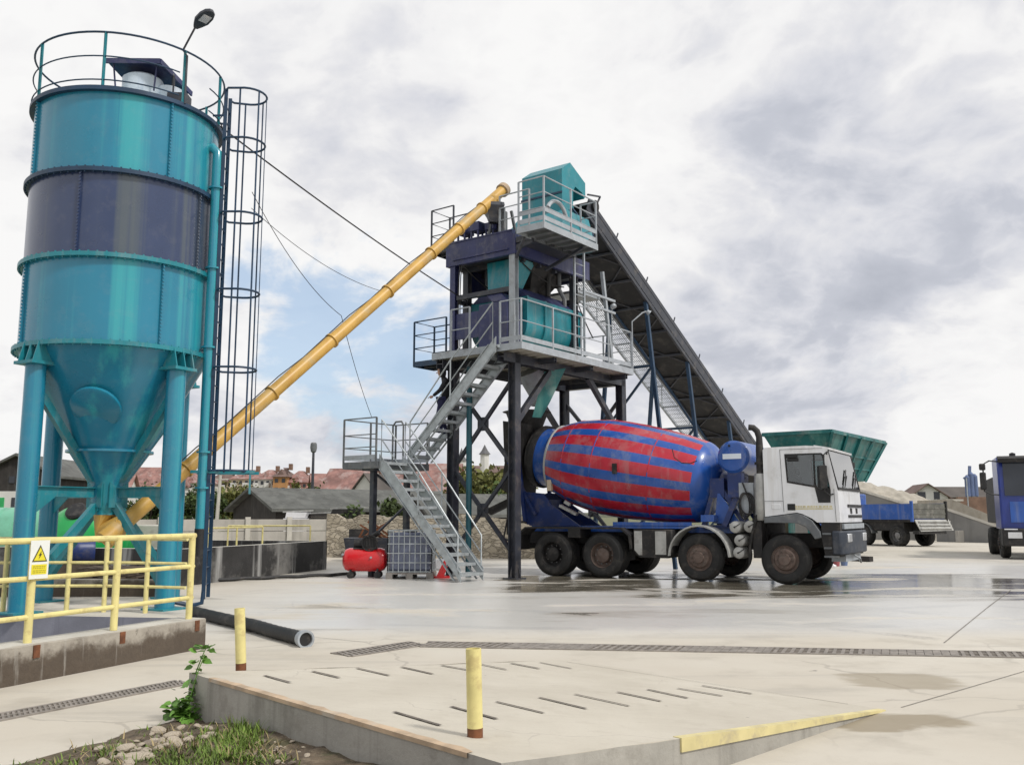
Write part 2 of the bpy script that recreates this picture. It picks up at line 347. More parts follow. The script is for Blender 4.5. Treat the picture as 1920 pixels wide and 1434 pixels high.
M['bush_y'] = mat('olive bush leaves', (0.11, 0.115, 0.024), 0.75, var=0.3, scale=0.8, island=0.5)
M['bark'] = mat('bark', (0.06, 0.045, 0.035), 0.9, var=0.3, scale=8)
M['groove'] = mat('groove shadowed concrete', (0.15, 0.13, 0.11), 0.95, var=0.3, scale=10)
M['joint'] = mat('joint filler', (0.20, 0.185, 0.165), 0.95, var=0.3, scale=3)
M['grate'] = mat('cast grating', (0.25, 0.225, 0.20), 0.75, 0.1, var=0.25, scale=8, dirt=(MUD, 0.5, 6))
M['signw'] = mat('white sign plate', (0.78, 0.80, 0.76), 0.4, var=0.03)
M['signy'] = mat('sign yellow', (0.78, 0.68, 0.03), 0.4, var=0.04)
M['signk'] = mat('sign black', (0.09, 0.08, 0.02), 0.5, var=0.1)
M['label'] = mat('blank white label', (0.66, 0.72, 0.80), 0.4, var=0.03)
M['filter'] = mat('white filter housing', (0.62, 0.70, 0.78), 0.35, var=0.05, streak=((0.35, 0.45, 0.6), 0.4, 6))
M['faded'] = mat('faded yellow lettering band', (0.62, 0.56, 0.36), 0.4, var=0.15, scale=10)
M['ibc'] = mat('grey blue plastic', (0.17, 0.19, 0.27), 0.4, var=0.15, scale=3)
M['pallet'] = mat('pallet wood', (0.26, 0.24, 0.22), 0.85, var=0.2, scale=6)
M['bucketb'] = mat('blue bucket', (0.12, 0.17, 0.30), 0.5)
M['bucketr'] = mat('red bucket', (0.30, 0.08, 0.09), 0.5)
M['bag'] = mat('white plastic bag', (0.75, 0.75, 0.77), 0.5)
M['lens'] = mat('clear lamp lens', (0.65, 0.66, 0.68), 0.1, 0.3)
M['plant'] = mat('far blue steelwork', (0.11, 0.15, 0.28), 0.6, var=0.2, scale=0.5)
M['farroof'] = mat('far dark roofs', (0.10, 0.088, 0.08), 0.9, var=0.25, scale=0.3)
M['spire'] = mat('grey spire roof', (0.12, 0.12, 0.125), 0.8, var=0.15)
M['skin'] = mat('skin', (0.42, 0.25, 0.18), 0.55)
M['jacket'] = mat('black jacket', (0.012, 0.012, 0.015), 0.8, var=0.2, scale=6)
M['trousers'] = mat('navy trousers', (0.018, 0.02, 0.07), 0.85, var=0.2, scale=6)
M['bumper'] = mat('dark bumper plastic', (0.026, 0.034, 0.05), 0.5, var=0.15, scale=4, dirt=(DUST, 0.12, 4))
M['lorryblue'] = mat('lorry blue paint', (0.012, 0.032, 0.21), 0.35, var=0.15, scale=2, dirt=(MUD, 0.15, 3), coat=0.2)
M['seat'] = mat('dark seat cloth', (0.03, 0.033, 0.04), 0.9)
M['hub'] = mat('grey metal hub', (0.20, 0.20, 0.20), 0.5, 0.4, var=0.2, scale=8, dirt=(MUD, 0.4, 8))
M['belt'] = mat('conveyor underside', (0.020, 0.020, 0.022), 0.7, var=0.3, scale=2, dirt=((0.10, 0.09, 0.08), 0.4, 3))

def glass_mat(nm_, tint, base):
    m = bpy.data.materials.new(nm_); m.use_nodes = True; t = NT(m.node_tree)
    fr = t.n('ShaderNodeLayerWeight', Blend=0.3).outputs['Fresnel']
    tr = t.n('ShaderNodeBsdfTransparent', Color=tint); gl = t.n('ShaderNodeBsdfGlossy', Roughness=0.04)
    mx = t.n('ShaderNodeMixShader', Fac=t.math('ADD', t.math('MULTIPLY', fr, 0.7), base, clamp=True))
    t.t.links.new(tr.outputs[0], mx.inputs[1]); t.t.links.new(gl.outputs[0], mx.inputs[2])
    t.t.links.new(mx.outputs[0], t.n('ShaderNodeOutputMaterial').inputs[0]); return m
M['glass'] = glass_mat('cab glass', (0.80, 0.85, 0.88, 1), 0.07)
M['screen'] = glass_mat('windscreen glass', (0.86, 0.90, 0.90, 1), 0.40)

def rubble_mat():
    m = bpy.data.materials.new('rubble limestone'); m.use_nodes = True; t = NT(m.node_tree)
    ob = t.n('ShaderNodeTexCoord').outputs['Object']; sv = t.scale(ob, (1.3, 1.3, 2.6))
    wv = t.n('ShaderNodeVectorMath', _operation='ADD', i0=sv, i1=t.n('ShaderNodeTexNoise', Vector=sv, Scale=2.0).outputs['Color']).outputs[0]
    v1 = t.n('ShaderNodeTexVoronoi', Vector=wv, Scale=2.6); v2 = t.n('ShaderNodeTexVoronoi', _feature='DISTANCE_TO_EDGE', Vector=wv, Scale=2.6)
    h = t.n('ShaderNodeSeparateColor', Color=v1.outputs['Color']).outputs[0]
    c = t.mix(h, (0.36, 0.315, 0.24), (0.55, 0.49, 0.39))
    e = t.step(v2.outputs['Distance'], 0.0, 0.14)
    c = t.mix(e, (0.34, 0.30, 0.235), c)
    c = t.mix(t.math('MULTIPLY', t.step(t.noise(ob, 1.1, 6), 0.5, 0.7), 0.5), c, (0.25, 0.21, 0.16))
    bs = t.n('ShaderNodeBsdfPrincipled', Roughness=0.95); t.set(bs, 'Base Color', c)
    t.set(bs, 'Normal', t.n('ShaderNodeBump', Strength=0.8, Distance=0.06, Height=e))
    t.t.links.new(bs.outputs[0], t.n('ShaderNodeOutputMaterial').inputs[0]); return m
M['rubble'] = rubble_mat()

def ground_mat():
    m = bpy.data.materials.new('yard concrete'); m.use_nodes = True; t = NT(m.node_tree)
    ps = t.n('ShaderNodeNewGeometry').outputs['Position']; sp = t.n('ShaderNodeSeparateXYZ', Vector=ps); X, Y = sp.outputs[0], sp.outputs[1]
    big = t.noise(ps, 0.22, 6, 0.55); mid = t.noise(ps, 1.1, 8, 0.62); fine = t.noise(ps, 14, 6, 0.65)
    lat = t.noise(t.scale(ps, (0.16, 0.55, 1)), 1.0, 8, 0.6, 0.6)      # tyre-drawn smears along the yard
    lat2 = t.noise(t.scale(ps, (0.22, 1.6, 1), (4, 9, 0)), 1.0, 8, 0.65, 0.4)
    c = t.mix(t.step(big, 0.32, 0.68), (0.50, 0.455, 0.38), (0.58, 0.545, 0.475))
    c = t.mix(t.math('MULTIPLY', t.step(mid, 0.48, 0.70), 0.62), c, (0.40, 0.365, 0.305))
    c = t.mix(t.math('MULTIPLY', t.step(lat2, 0.52, 0.68), 0.48), c, (0.37, 0.345, 0.30))
    c = t.mix(t.math('MULTIPLY', t.step(fine, 0.62, 0.75), 0.35), c, (0.33, 0.31, 0.28))
    # hairline cracks, spilt cement spots and tyre arcs
    cw = t.n('ShaderNodeVectorMath', _operation='MULTIPLY_ADD', i0=t.n('ShaderNodeTexNoise', Vector=ps, Scale=0.9, Detail=5).outputs['Color'], i1=(1.1, 1.1, 0), i2=ps).outputs[0]
    ck = t.n('ShaderNodeTexVoronoi', _feature='DISTANCE_TO_EDGE', Vector=cw, Scale=0.33).outputs['Distance']
    ckm = t.math('MULTIPLY', t.step(ck, 0.006, 0.0022), t.step(t.noise(ps, 0.35, 3), 0.46, 0.56))
    c = t.mix(t.math('MULTIPLY', ckm, 0.32), c, (0.20, 0.18, 0.155))
    vs_ = t.n('ShaderNodeTexVoronoi', Vector=cw, Scale=3.2); sr = t.n('ShaderNodeSeparateColor', Color=vs_.outputs['Color']).outputs[0]
    spm = t.math('MULTIPLY', t.step(vs_.outputs['Distance'], 0.13, 0.06), t.math('GREATER_THAN', sr, 0.86)); spm = t.math('MULTIPLY', spm, t.step(t.noise(t.scale(ps, (0.3, 1, 1)), 0.6, 3), 0.48, 0.58))
    c = t.mix(t.math('MULTIPLY', spm, 0.7), c, (0.14, 0.125, 0.11))
    for ax_, ay_, ar_, aw_ in ((13.5, 19.5, 6.6, 0.16), (13.5, 19.5, 8.7, 0.16), (2.0, 27.0, 12.4, 0.14), (2.0, 27.0, 14.4, 0.14), (-3.0, 5.0, 10.6, 0.12)):
        dx_ = t.math('SUBTRACT', X, ax_); dy_ = t.math('SUBTRACT', Y, ay_); rr_ = t.math('SQRT', t.math('ADD', t.math('MULTIPLY', dx_, dx_), t.math('MULTIPLY', dy_, dy_)))
        am = t.step(t.math('ABSOLUTE', t.math('SUBTRACT', t.math('ADD', rr_, t.math('MULTIPLY', mid, 0.12)), ar_)), aw_ * 1.5, aw_ * 0.6)
        am = t.math('MULTIPLY', am, t.step(t.math('ADD', t.noise(ps, 0.5, 4), t.math('MULTIPLY', fine, 0.25)), 0.58, 0.74))
        c = t.mix(t.math('MULTIPLY', am, 0.62), c, (0.20, 0.185, 0.165))
    grit = t.noise(ps, 60, 3, 0.7)
    c = t.mix(t.math('MULTIPLY', t.step(grit, 0.58, 0.72), 0.22), c, (0.30, 0.275, 0.24))
    # washed wet strip before the plant; sky sheen painted in as paler colour
    wet_sheen = t.math('MULTIPLY', t.step(Y, 11.4, 13.2), t.step(Y, 34, 26)); wet_sheen = t.math('MULTIPLY', wet_sheen, t.step(X, -7, -2))
    wet_sheen = t.math('MULTIPLY', wet_sheen, t.step(t.math('ADD', lat, t.math('MULTIPLY', mid, 0.3)), 0.46, 0.62))
    c = t.mix(t.math('MULTIPLY', wet_sheen, 0.7), c, (0.55, 0.55, 0.535))
    # puddles under and before the mixer truck, and small ones on the apron
    band = t.math('MULTIPLY', t.step(Y, 17.0, 20.0), t.step(Y, 26.5, 22.5)); band = t.math('MULTIPLY', band, t.math('MULTIPLY', t.step(X, -1.5, 1.0), t.step(X, 15, 10)))
    near = t.math('MULTIPLY', t.step(Y, 15.4, 18.4), t.step(X, 1.0, 3.5))
    band = t.math('MAXIMUM', band, t.math('MULTIPLY', t.math('MULTIPLY', near, t.step(Y, 23, 20)), 0.9))
    pq = t.math('ADD', t.math('ADD', lat, t.math('MULTIPLY', t.math('SUBTRACT', mid, 0.5), 0.10)), t.math('MULTIPLY', band, 0.25))
    pud = t.step(pq, 0.655, 0.70)
    c = t.mix(t.math('MULTIPLY', t.step(pq, 0.585, 0.665), 0.5), c, (0.29, 0.26, 0.21))
    wob = t.noise(t.scale(ps, (0.7, 1.6, 1), (9, 2, 0)), 1.3, 6, 0.6, 0.8)
    def blob(cx, cy, rx, ry):
        dx = t.math('DIVIDE', t.math('SUBTRACT', X, cx), rx); dy = t.math('DIVIDE', t.math('SUBTRACT', Y, cy), ry)
        q = t.math('ADD', t.math('MULTIPLY', dx, dx), t.math('MULTIPLY', dy, dy))
        return t.math('MULTIPLY', t.step(t.math('ADD', q, t.math('MULTIPLY', wob, 3.0)), 2.75, 2.15), t.math('ADD', 0.75, t.math('MULTIPLY', mid, 0.5)), clamp=True)
    g1, g2 = gnd(1690, 1277), gnd(1665, 1352)
    damp = t.math('MAXIMUM', t.math('MULTIPLY', blob(g1.x, g1.y, 0.55, 0.45), 0.75), blob(g2.x, g2.y, 0.55, 0.32))
    c = t.mix(t.math('MULTIPLY', damp, 0.85), c, (0.27, 0.225, 0.155))
    wetc = t.mix(t.step(mid, 0.35, 0.65), (0.12, 0.107, 0.083), (0.22, 0.20, 0.16))
    c = t.mix(pud, c, wetc)
    # worn earth beyond the yard
    far = t.math('MAXIMUM', t.step(Y, 60, 75), t.step(X, -13, -18))
    earth = t.mix(t.step(mid, 0.4, 0.6), (0.16, 0.14, 0.08), (0.09, 0.12, 0.035))
    c = t.mix(far, c, earth)
    bs = t.n('ShaderNodeBsdfPrincipled'); t.set(bs, 'Base Color', c)
    r = t.math('ADD', t.math('MULTIPLY', fine, 0.2), 0.72)
    r = t.math('SUBTRACT', r, t.math('MULTIPLY', wet_sheen, 0.50))
    r = t.math('ADD', t.math('MULTIPLY', r, t.math('SUBTRACT', 1.0, pud)), t.math('MULTIPLY', pud, t.math('ADD', 0.07, t.math('MULTIPLY', mid, 0.14))))
    t.set(bs, 'Roughness', r)
    hgt = t.math('MULTIPLY', t.math('ADD', fine, t.math('MULTIPLY', mid, 1.5)), t.math('SUBTRACT', 1.0, pud))
    t.set(bs, 'Normal', t.n('ShaderNodeBump', Strength=0.12, Distance=0.015, Height=hgt))
    t.t.links.new(bs.outputs[0], t.n('ShaderNodeOutputMaterial').inputs[0]); return m
M['ground'] = ground_mat()

rnd = random.Random(7)
# ================================================================ SETTING
wr, wl = gnd(384, 1215), gnd(0, 1290)
wd = (wl - wr).normalized(); wn = V((wd.y, -wd.x, 0))           # along the kerb wall; towards the pit
if wn.x > 0: wn = -wn
we = wr + wd * 6.0
pit_poly = [wr + wn * 0.36 + wd * 0.25, we + wn * 0.36, V((-11.5, we.y, 0)), V((-11.5, 13.75, 0)), gnd(0, 1152), gnd(370, 1159)]
pit_poly = [V((p.x, p.y, 0)) for p in pit_poly]
g = MB()
outer = [V((-1500, -60, 0)), V((1500, -60, 0)), V((1500, 2500, 0)), V((-1500, 2500, 0))]
loops = [outer, pit_poly]; flat = [p for l in loops for p in l]
g.add(flat, [t for t in tessellate_polygon(loops)])
def strip(mb, a, b, wdt, z=0.004):
    a, b = V(a), V(b); n_ = (b - a).normalized().cross(V((0, 0, 1))) * wdt / 2; k = V((0, 0, z))
    mb.quad(a - n_ + k, b - n_ + k, b + n_ + k, a + n_ + k)
g.mat(1)
for p, q, wd_ in (((1690, 1326), (1990, 1238), 0.010), ((1770, 1205), (1850, 1140), 0.016), ((1850, 1140), (1895, 1106), 0.02), ((420, 1178), (690, 1204), 0.010)):
    strip(g, gnd(*p), gnd(*q), wd_)
go = g.build('ground', [M['ground'], M['joint']], smooth=False, recalc=False)
for p in go.data.polygons:
    if p.normal.z < 0: p.flip()
tag(go, 'pale washed concrete yard with puddles under the mixer truck', 'ground', kind='structure')
pt = MB(); n_ = len(pit_poly)
for i in range(n_):
    a, b = pit_poly[i], pit_poly[(i + 1) % n_]; dn = V((0, 0, -1.3))
    pt.quad(a, b, b + dn, a + dn)
pt.quad(*[p + V((0, 0, -1.3)) for p in pit_poly])
tag(pt.build('pit', M['pit'], smooth=False), 'grey concrete pit behind the low stained wall', 'pit', kind='structure')

# ---------------------------------------------------------------- concrete ramp in the foreground
RA, RB, RC = gnd(940, 1430, 0.36), gnd(355, 1260, 0.36), gnd(1660, 1330, 0.003)
RD = RB + RC - RA
ru, rv = (RC - RA).normalized(), (RB - RA).normalized(); rn = ru.cross(rv).normalized()
if rn.z < 0: rn = -rn
def onramp(px, py, k=0.0): return onplane(px, py, RA + rn * k, rn)
rb = V((RA.x, RA.y, 0))
ramp_t = thing('concrete_ramp', 'raised concrete ramp with dark slots and a yellow edge in the foreground', 'ramp', rb)
m_ = MB(); top = [RA, RC, RD, RB]; bot = [V((p.x, p.y, -0.25)) for p in top]
nx = 22                                             # subdivided so the edges are a little uneven
def edge(a, b, n): return [a.lerp(b, i / n) + V((0, 0, rnd.uniform(-0.006, 0.004) if 0 < i < n else 0)) for i in range(n)]
ring = edge(RA, RC, 14) + edge(RC, RD, 6) + edge(RD, RB, 14) + edge(RB, RA, 14)
m_.add(ring, [tuple(range(len(ring)))])
m_.mat(1)
for i in range(len(ring)):
    a, b = ring[i], ring[(i + 1) % len(ring)]
    m_.quad(V((a.x, a.y, -0.25)), V((b.x, b.y, -0.25)), b, a)
m_.mat(2)
rows = [((495, 1265), (545, 1278)), ((585, 1257), (637, 1269)), ((668, 1251), (730, 1265)), ((752, 1249), (812, 1262)), ((827, 1246), (880, 1255)),
        ((900, 1244), (950, 1254)), ((957, 1242), (1012, 1252)), ((1012, 1241), (1072, 1252)), ((738, 1333), (826, 1358)), ((845, 1323), (932, 1346)),
        ((930, 1314), (1020, 1335)), ((1010, 1306), (1100, 1327)), ((1077, 1300), (1180, 1322)), ((1157, 1296), (1240, 1313)),
        ((1213, 1291), (1290, 1307)), ((1270, 1289), (1355, 1303)), ((1316, 1284), (1410, 1299))]
for p, q in rows:
    a, b = onramp(*p, 0.004), onramp(*q, 0.004); s_ = ru * rnd.uniform(0.016, 0.024)
    m_.quad(a - s_ * 0.6, b - s_, b + s_ * 0.7, a + s_)
a, b = onramp(1062, 1240, 0.003), onramp(1590, 1319, 0.003); m_.quad(a - ru * 0.004, b - ru * 0.004, b + ru * 0.004, a + ru * 0.004)
m_.build('slab', [M['ramp'], M['concrete'], M['groove']], ramp_t, rb, smooth=False)
nA = V((ru.y, -ru.x, 0)).normalized()
if nA.y > 0: nA = -nA
ya = onplane(1275, 1372, RA, V((-nA.x, -nA.y, 0))); ya = RA + ru * ((ya - RA).dot(ru))
yl = (RC - ya).length - 0.02; m_ = MB()
e0, e1 = ya, RC - ru * 0.02; th = nA * 0.012
m_.add([e0 + th + V((0, 0, .004)), e1 + th + V((0, 0, .004)), e1 + th + V((0, 0, -.012)), e0 + th + V((0, 0, -.075)), e0 - th * 4 + V((0, 0, .004)), e1 - th * 4 + V((0, 0, .004)), e1 + V((0, 0, -.012)), e0 + V((0, 0, -.075))],
       [(0, 1, 2, 3), (4, 5, 1, 0), (3, 2, 6, 7), (0, 3, 7, 4), (1, 5, 6, 2)])
m_.build('edge_strip', mat('faded yellow edge paint', (0.62, 0.54, 0.27), 0.6, var=0.12, scale=4, dirt=((0.42, 0.36, 0.24), 0.7, 4.5)), ramp_t, rb, smooth=False)
nB = V((-rv.y, rv.x, 0)).normalized()
if nB.x > 0: nB = -nB
e0, e1 = RB + (RA - RB) * 0.1, RB + (RA - RB) * 0.93; th = nB * 0.008
m_ = MB(); N = 24
for i in range(N):
    a, b = e0.lerp(e1, i / N), e0.lerp(e1, (i + 1) / N); wj = [0.03 + 0.03 * abs(sin(i * 1.7 + k)) for k in (0, 1.7)]
    m_.add([a + th - V((0, 0, .02)), b + th - V((0, 0, .02)), b + th + V((0, 0, .004)), a + th + V((0, 0, .004)), b - nB * wj[1] + V((0, 0, .004)), a - nB * wj[0] + V((0, 0, .004))], [(0, 1, 2, 3), (3, 2, 4, 5)])
m_.build('painted_edge', M['rustor'], ramp_t, rb, smooth=False)

# bollards on the ramp
def bollard(px, py, h, r, lean, label):
    p = onramp(px, py); t_ = thing('bollard', label, 'bollard', p, 0, 'yellow pipe bollards on the ramp')
    tp = V((lean, 0, h)); m = MB(); m.tube((0, 0, -0.02), tp * 0.1, r * 1.01, 18, caps=True); m.build('rusty_foot', M['rust'], t_)
    m = MB(); ax = tp.normalized(); L = tp.length
    m.lathe([(r, 0.1 * L), (r, L), (r * 0.86, L), (r * 0.86, L - 0.12), (0.0, L - 0.12)], (0, 0, 0), ax, 20); m.build('post', M['pale'], t_)
bollard(891, 1380, 0.455, 0.042, -0.012, 'yellow pipe bollard standing at the front corner of the ramp')
bollard(452, 1254, 0.46, 0.040, -0.03, 'chipped yellow pipe bollard by the black hose at the back of the ramp')

# drainage gratings
def grate(a, b, wdt, label, n, gap):
    a, b = V(a), V(b); dd = (b - a).normalized(); nn = dd.cross(V((0, 0, 1))); L = (b - a).length; tt = thing('drain_grating', label, 'drain grating', a, 0, 'drain gratings let into the yard')
    m = MB(); k = V((0, 0, 0.003)); m.quad(a - nn * wdt / 2 + k, b - nn * wdt / 2 + k, b + nn * wdt / 2 + k, a + nn * wdt / 2 + k)
    m.build('channel', M['groove'], tt, a, smooth=False)
    m = MB()
    for sg in (-1, 1): m.bar(a + nn * sg * wdt / 2 + V((0, 0, .006)), b + nn * sg * wdt / 2 + V((0, 0, .006)), 0.03, 0.012)
    for i in range(n):
        f = (i + .5) / n * L
        if int(i / 11) % 4 in gap: wb = L / n * 0.9
        else: wb = L / n * 0.42
        p = a + dd * f; m.bar(p - nn * (wdt / 2 - .02) + dd * 0.05 + V((0, 0, .006)), p + nn * (wdt / 2 - .02) - dd * 0.05 + V((0, 0, .006)), wb, 0.010)
    m.bar(a + V((0, 0, .006)), b + V((0, 0, .006)), 0.02, 0.011)
    m.build('bars', M['grate'], tt, a, smooth=False)
grate(gnd(-260, 1395), gnd(345, 1279), 0.22, 'narrow steel drain grating across the left road beside the weed', 62, ())
grate(gnd(795, 1208), gnd(2200, 1233), 0.42, 'long steel drain grating running across the yard before the truck', 90, (1, 3))
grate(gnd(640, 1228), gnd(786, 1206), 0.34, 'short angled drain grating at the left end of the long one', 16, ())

# ---------------------------------------------------------------- bare bank with stones and weeds
dm = MB(); c0 = gnd(0, 1436); NXg, NYg = 46, 40
def dirt_h(x, y):
    # rises towards the ramp face, falls to the road edge
    p = V((x, y, 0)); road0, road1 = gnd(0, 1437), gnd(318, 1345)
    e = (road1 - road0).normalized(); dist = (p - road0).dot(V((e.y, -e.x, 0)))
    h = 0.30 * (1 - math.exp(-max(dist, 0) / 0.9)) - 0.012 + 0.03 * sin(x * 9 + y * 4) * cos(y * 7 - x * 3) + 0.02 * sin(x * 21) * sin(y * 17)
    return (h if dist > 0 else -0.03) * 0.62 + (0.0 if dist > 0.05 else -0.01)
x0, x1, y0, y1 = -4.2, RA.x + 0.3, 2.2, RB.y + 0.9
vs = []; ok = {}
for j in range(NYg + 1):
    for i in range(NXg + 1):
        x = x0 + (x1 - x0) * i / NXg; y = y0 + (y1 - y0) * j / NYg; vs.append((x, y, dirt_h(x, y)))
fs = [(j * (NXg + 1) + i, j * (NXg + 1) + i + 1, (j + 1) * (NXg + 1) + i + 1, (j + 1) * (NXg + 1) + i) for j in range(NYg) for i in range(NXg)]
def behind_ramp(p):                                  # past the ramp's left face
    return (V((p[0], p[1], 0)) - V((RB.x, RB.y, 0))).dot(nB) < -0.15
fs = [f for f in fs if not all(behind_ramp(vs[i]) for i in f) and not all(vs[i][2] < -0.02 for i in f) and all(vs[i][1] < RB.y + 0.12 for i in f)]
dm.add(vs, fs); tag(dm.build('soil_bank', M['soil'], recalc=False), 'bare brown soil bank at the foot of the ramp', 'soil', kind='structure')
def bank(px, py):
    p = gnd(px, py, 0.1)
    for _ in range(4): p = gnd(px, py, dirt_h(p.x, p.y))
    return p
def on_bank(p): return (p - RB).dot(nB) > 0.03 and p.y < RB.y + 0.1 and dirt_h(p.x, p.y) > 0.0
gm = MB(); rg = random.Random(3); cnt = 0
def blade(p, h, lean):
    a = rg.uniform(0, 2 * pi); dx = V((cos(a), sin(a), 0)); w_ = V((-dx.y, dx.x, 0)) * rg.uniform(0.0035, 0.006)
    q1 = p + dx * lean * 0.4 + V((0, 0, h * 0.6)); q2 = p + dx * lean + V((0, 0, h))
    gm.add([p - w_, p + w_, q1 + w_ * 0.7, q1 - w_ * 0.7, q2], [(0, 1, 2, 3), (3, 2, 4)])
for (px, py, sx, sy, n, hh) in ((462, 1372, 16, 18, 420, .085), (425, 1398, 34, 14, 620, .065), (360, 1428, 60, 9, 520, .055), (215, 1412, 30, 8, 160, .05), (480, 1428, 30, 6, 160, .05), (120, 1430, 60, 4, 90, .04), (300, 1392, 60, 18, 110, .04)):
    for _ in range(n):
        p = bank(rg.gauss(px, sx), min(1470, rg.gauss(py, sy)))
        if not on_bank(p): continue
        blade(p - V((0, 0, .01)), hh * rg.uniform(0.4, 1.2), rg.uniform(0.01, 0.07))
tag(gm.build('grass', M['grass'], recalc=False, smooth=False), 'tufts of short green grass on the soil bank', 'grass', kind='stuff')
gm = MB()
for (px, py, sx, sy, n, hh) in ((430, 1392, 60, 22, 160, .08), (300, 1405, 80, 14, 130, .06), (500, 1420, 30, 12, 90, .06), (200, 1422, 50, 8, 60, .05)):
    for _ in range(n):
        p = bank(rg.gauss(px, sx), min(1470, rg.gauss(py, sy)))
        if on_bank(p): blade(p - V((0, 0, .01)), hh * rg.uniform(0.3, 1.1), rg.uniform(0.03, 0.11))
tag(gm.build('dry_grass', mat('dry grass', (0.30, 0.235, 0.12), 0.8, var=0.3, island=0.3), recalc=False, smooth=False), 'dry straw coloured grass stalks lying over the soil bank', 'dry grass', kind='stuff')
def stone_mesh(r, rg):
    bm = bmesh.new(); bmesh.ops.create_icosphere(bm, subdivisions=2, radius=r)
    k = [V((rg.uniform(-1, 1), rg.uniform(-1, 1), rg.uniform(-1, 1))).normalized() for _ in range(7)]; c_ = [rg.uniform(0.6, 0.95) for _ in k]
    for v_ in bm.verts:
        for kk, cc in zip(k, c_):
            dd = v_.co.dot(kk) - r * cc
            if dd > 0: v_.co -= kk * dd
        v_.co.z *= 0.55; v_.co.x *= 1.3
    me = bpy.data.meshes.new('stone'); bm.to_mesh(me); bm.free(); return me
rs = random.Random(11); protos = [stone_mesh(1.0, rs) for _ in range(6)]
for q in protos: q.materials.append(M['stone'])
protos_b = [stone_mesh(1.0, rs) for _ in range(4)]
for q in protos_b: q.materials.append(M['brownstone'])
for i in range(96):
    px, py = (rs.gauss(300, 62), rs.gauss(1392, 13)) if i < 62 else (rs.gauss(520, 34), rs.gauss(1408, 20))
    py -= (px - 300) * 0.28 if i < 62 else 0
    p = bank(px, py)
    if not on_bank(p) : continue
    br = i % 4 == 3; r_ = rs.uniform(0.012, 0.040) * (1.4 if i < 62 and i % 6 == 0 else 1) * (0.55 if i >= 62 else 1)
    o = bpy.data.objects.new('stone', rs.choice(protos_b if br else protos)); C.objects.link(o)
    o.location = p + V((0, 0, r_ * 0.25)); o.scale = (r_,) * 3; o.rotation_euler = (rs.uniform(-.4, .4), rs.uniform(-.4, .4), rs.uniform(0, 6))
    tag(o, 'rough brown stone lying on the soil bank' if br else 'rough pale stone lying on the soil bank', 'stone', 'brown stones on the soil bank' if br else 'pale stones on the soil bank')
p = bank(255, 1425); o = bpy.data.objects.new('stone', protos[2]); C.objects.link(o); o.location = p + V((0, 0, .02)); o.scale = (.09, .07, .05)
tag(o, 'large flat white stone at the near edge of the grass', 'stone')
# climbing weed on the ramp corner
wp = gnd(345, 1352, 0.05); wt = thing('climbing_weed', 'leafy green weed climbing the back corner of the ramp', 'weed', wp)
def leaf_poly(mb, p, dirv, up, L, wd_):
    s_ = dirv.cross(up).normalized() * wd_ / 2; k = up * L * 0.12
    mb.add([p, p + dirv * L * .3 + s_ * .9 + k, p + dirv * L * .65 + s_ * .8 + k, p + dirv * L, p + dirv * L * .65 - s_ * .8 + k, p + dirv * L * .3 - s_ * .9 + k, p + dirv * L * .5],
           [(0, 1, 6), (1, 2, 6), (2, 3, 6), (3, 4, 6), (4, 5, 6), (5, 0, 6)])
st = MB(); lf = MB(); rw = random.Random(5)
axs = [(0, 0, 0), (.01, .06, .12), (.03, .10, .22), (.03, .12, .32), (.06, .14, .42), (.09, .15, .50)]
st.path(axs, [.008, .007, .006, .005, .004, .003], 5)
for a_ in ((-.10, .03, .12), (.08, .0, .10), (-.05, -.06, .14), (.10, .08, .45)): st.path([(0, .02, .03), (a_[0] * .6, a_[1] * .6, a_[2] * .7), a_], .004, 5)
for i in range(150):
    f = rw.random()
    if i < 85: c_ = V((rw.gauss(0, .055), rw.gauss(0, .05), abs(rw.gauss(.06, .06)))); L = rw.uniform(.05, .11)
    else:
        k = rw.random() * 4.99; a_, b_ = V(axs[int(k)]), V(axs[int(k) + 1]); c_ = a_.lerp(b_, k % 1) + V((rw.gauss(0, .03), rw.gauss(0, .03), rw.gauss(0, .02))); L = rw.uniform(.04, .085)
    th_ = rw.uniform(0, 2 * pi); dv = V((cos(th_), sin(th_), rw.uniform(-.5, .5))).normalized()
    leaf_poly(lf, c_, dv, V((rw.gauss(0, .4), rw.gauss(-.3, .4), 1)).normalized(), L, L * .8)
st.build('stem', M['leaf'], wt); lf.build('leaves', M['leaf'], wt, recalc=False, smooth=False)

# ---------------------------------------------------------------- low stained wall and its railing
wt = thing('low_wall', 'low dirty concrete kerb wall carrying the yellow railing', 'wall', wr)
m_ = MB(); N = 26
for i in range(N + 1):
    p = wr + wd * 6.0 * i / N; j = lambda s_: rnd.uniform(-s_, s_)
    pr = [p + V((0, 0, -.1)), p + wn * j(.008) + V((0, 0, .1)), p + wn * j(.006) + V((0, 0, .325)), p + wn * 0.02 + V((0, 0, .335 + j(.004))), p + wn * .36 + V((0, 0, .335)), p + wn * .36 + V((0, 0, -.1))]
    m_.v += pr
for i in range(N):
    for k in range(5):
        m_.f.append((i * 6 + k, i * 6 + k + 1, i * 6 + 7 + k, i * 6 + 6 + k)); m_.m.append(1 if k == 3 else 0)
m_.f.append(tuple(range(6))); m_.m.append(0)
m_.build('body', [M['mossy'], M['coping']], wt, wr, ang=30)
posts = [gnd(x, y, .335) for x, y in ((353, 1153), (213, 1173), (50, 1196))]
off_ = 0.12
def post_on(px):
    best = None
    for k in range(400):
        q = wr + wd * (6.0 * k / 400) + wn * off_ + V((0, 0, .335)); dv_ = q - V((0, 0, EYE)); dep = dv_.y * cos(PITCH) + dv_.z * sin(PITCH); x_ = CX + FPX * dv_.x / dep
        if best is None or abs(x_ - px) < best[0]: best = (abs(x_ - px), q)
    return best[1]
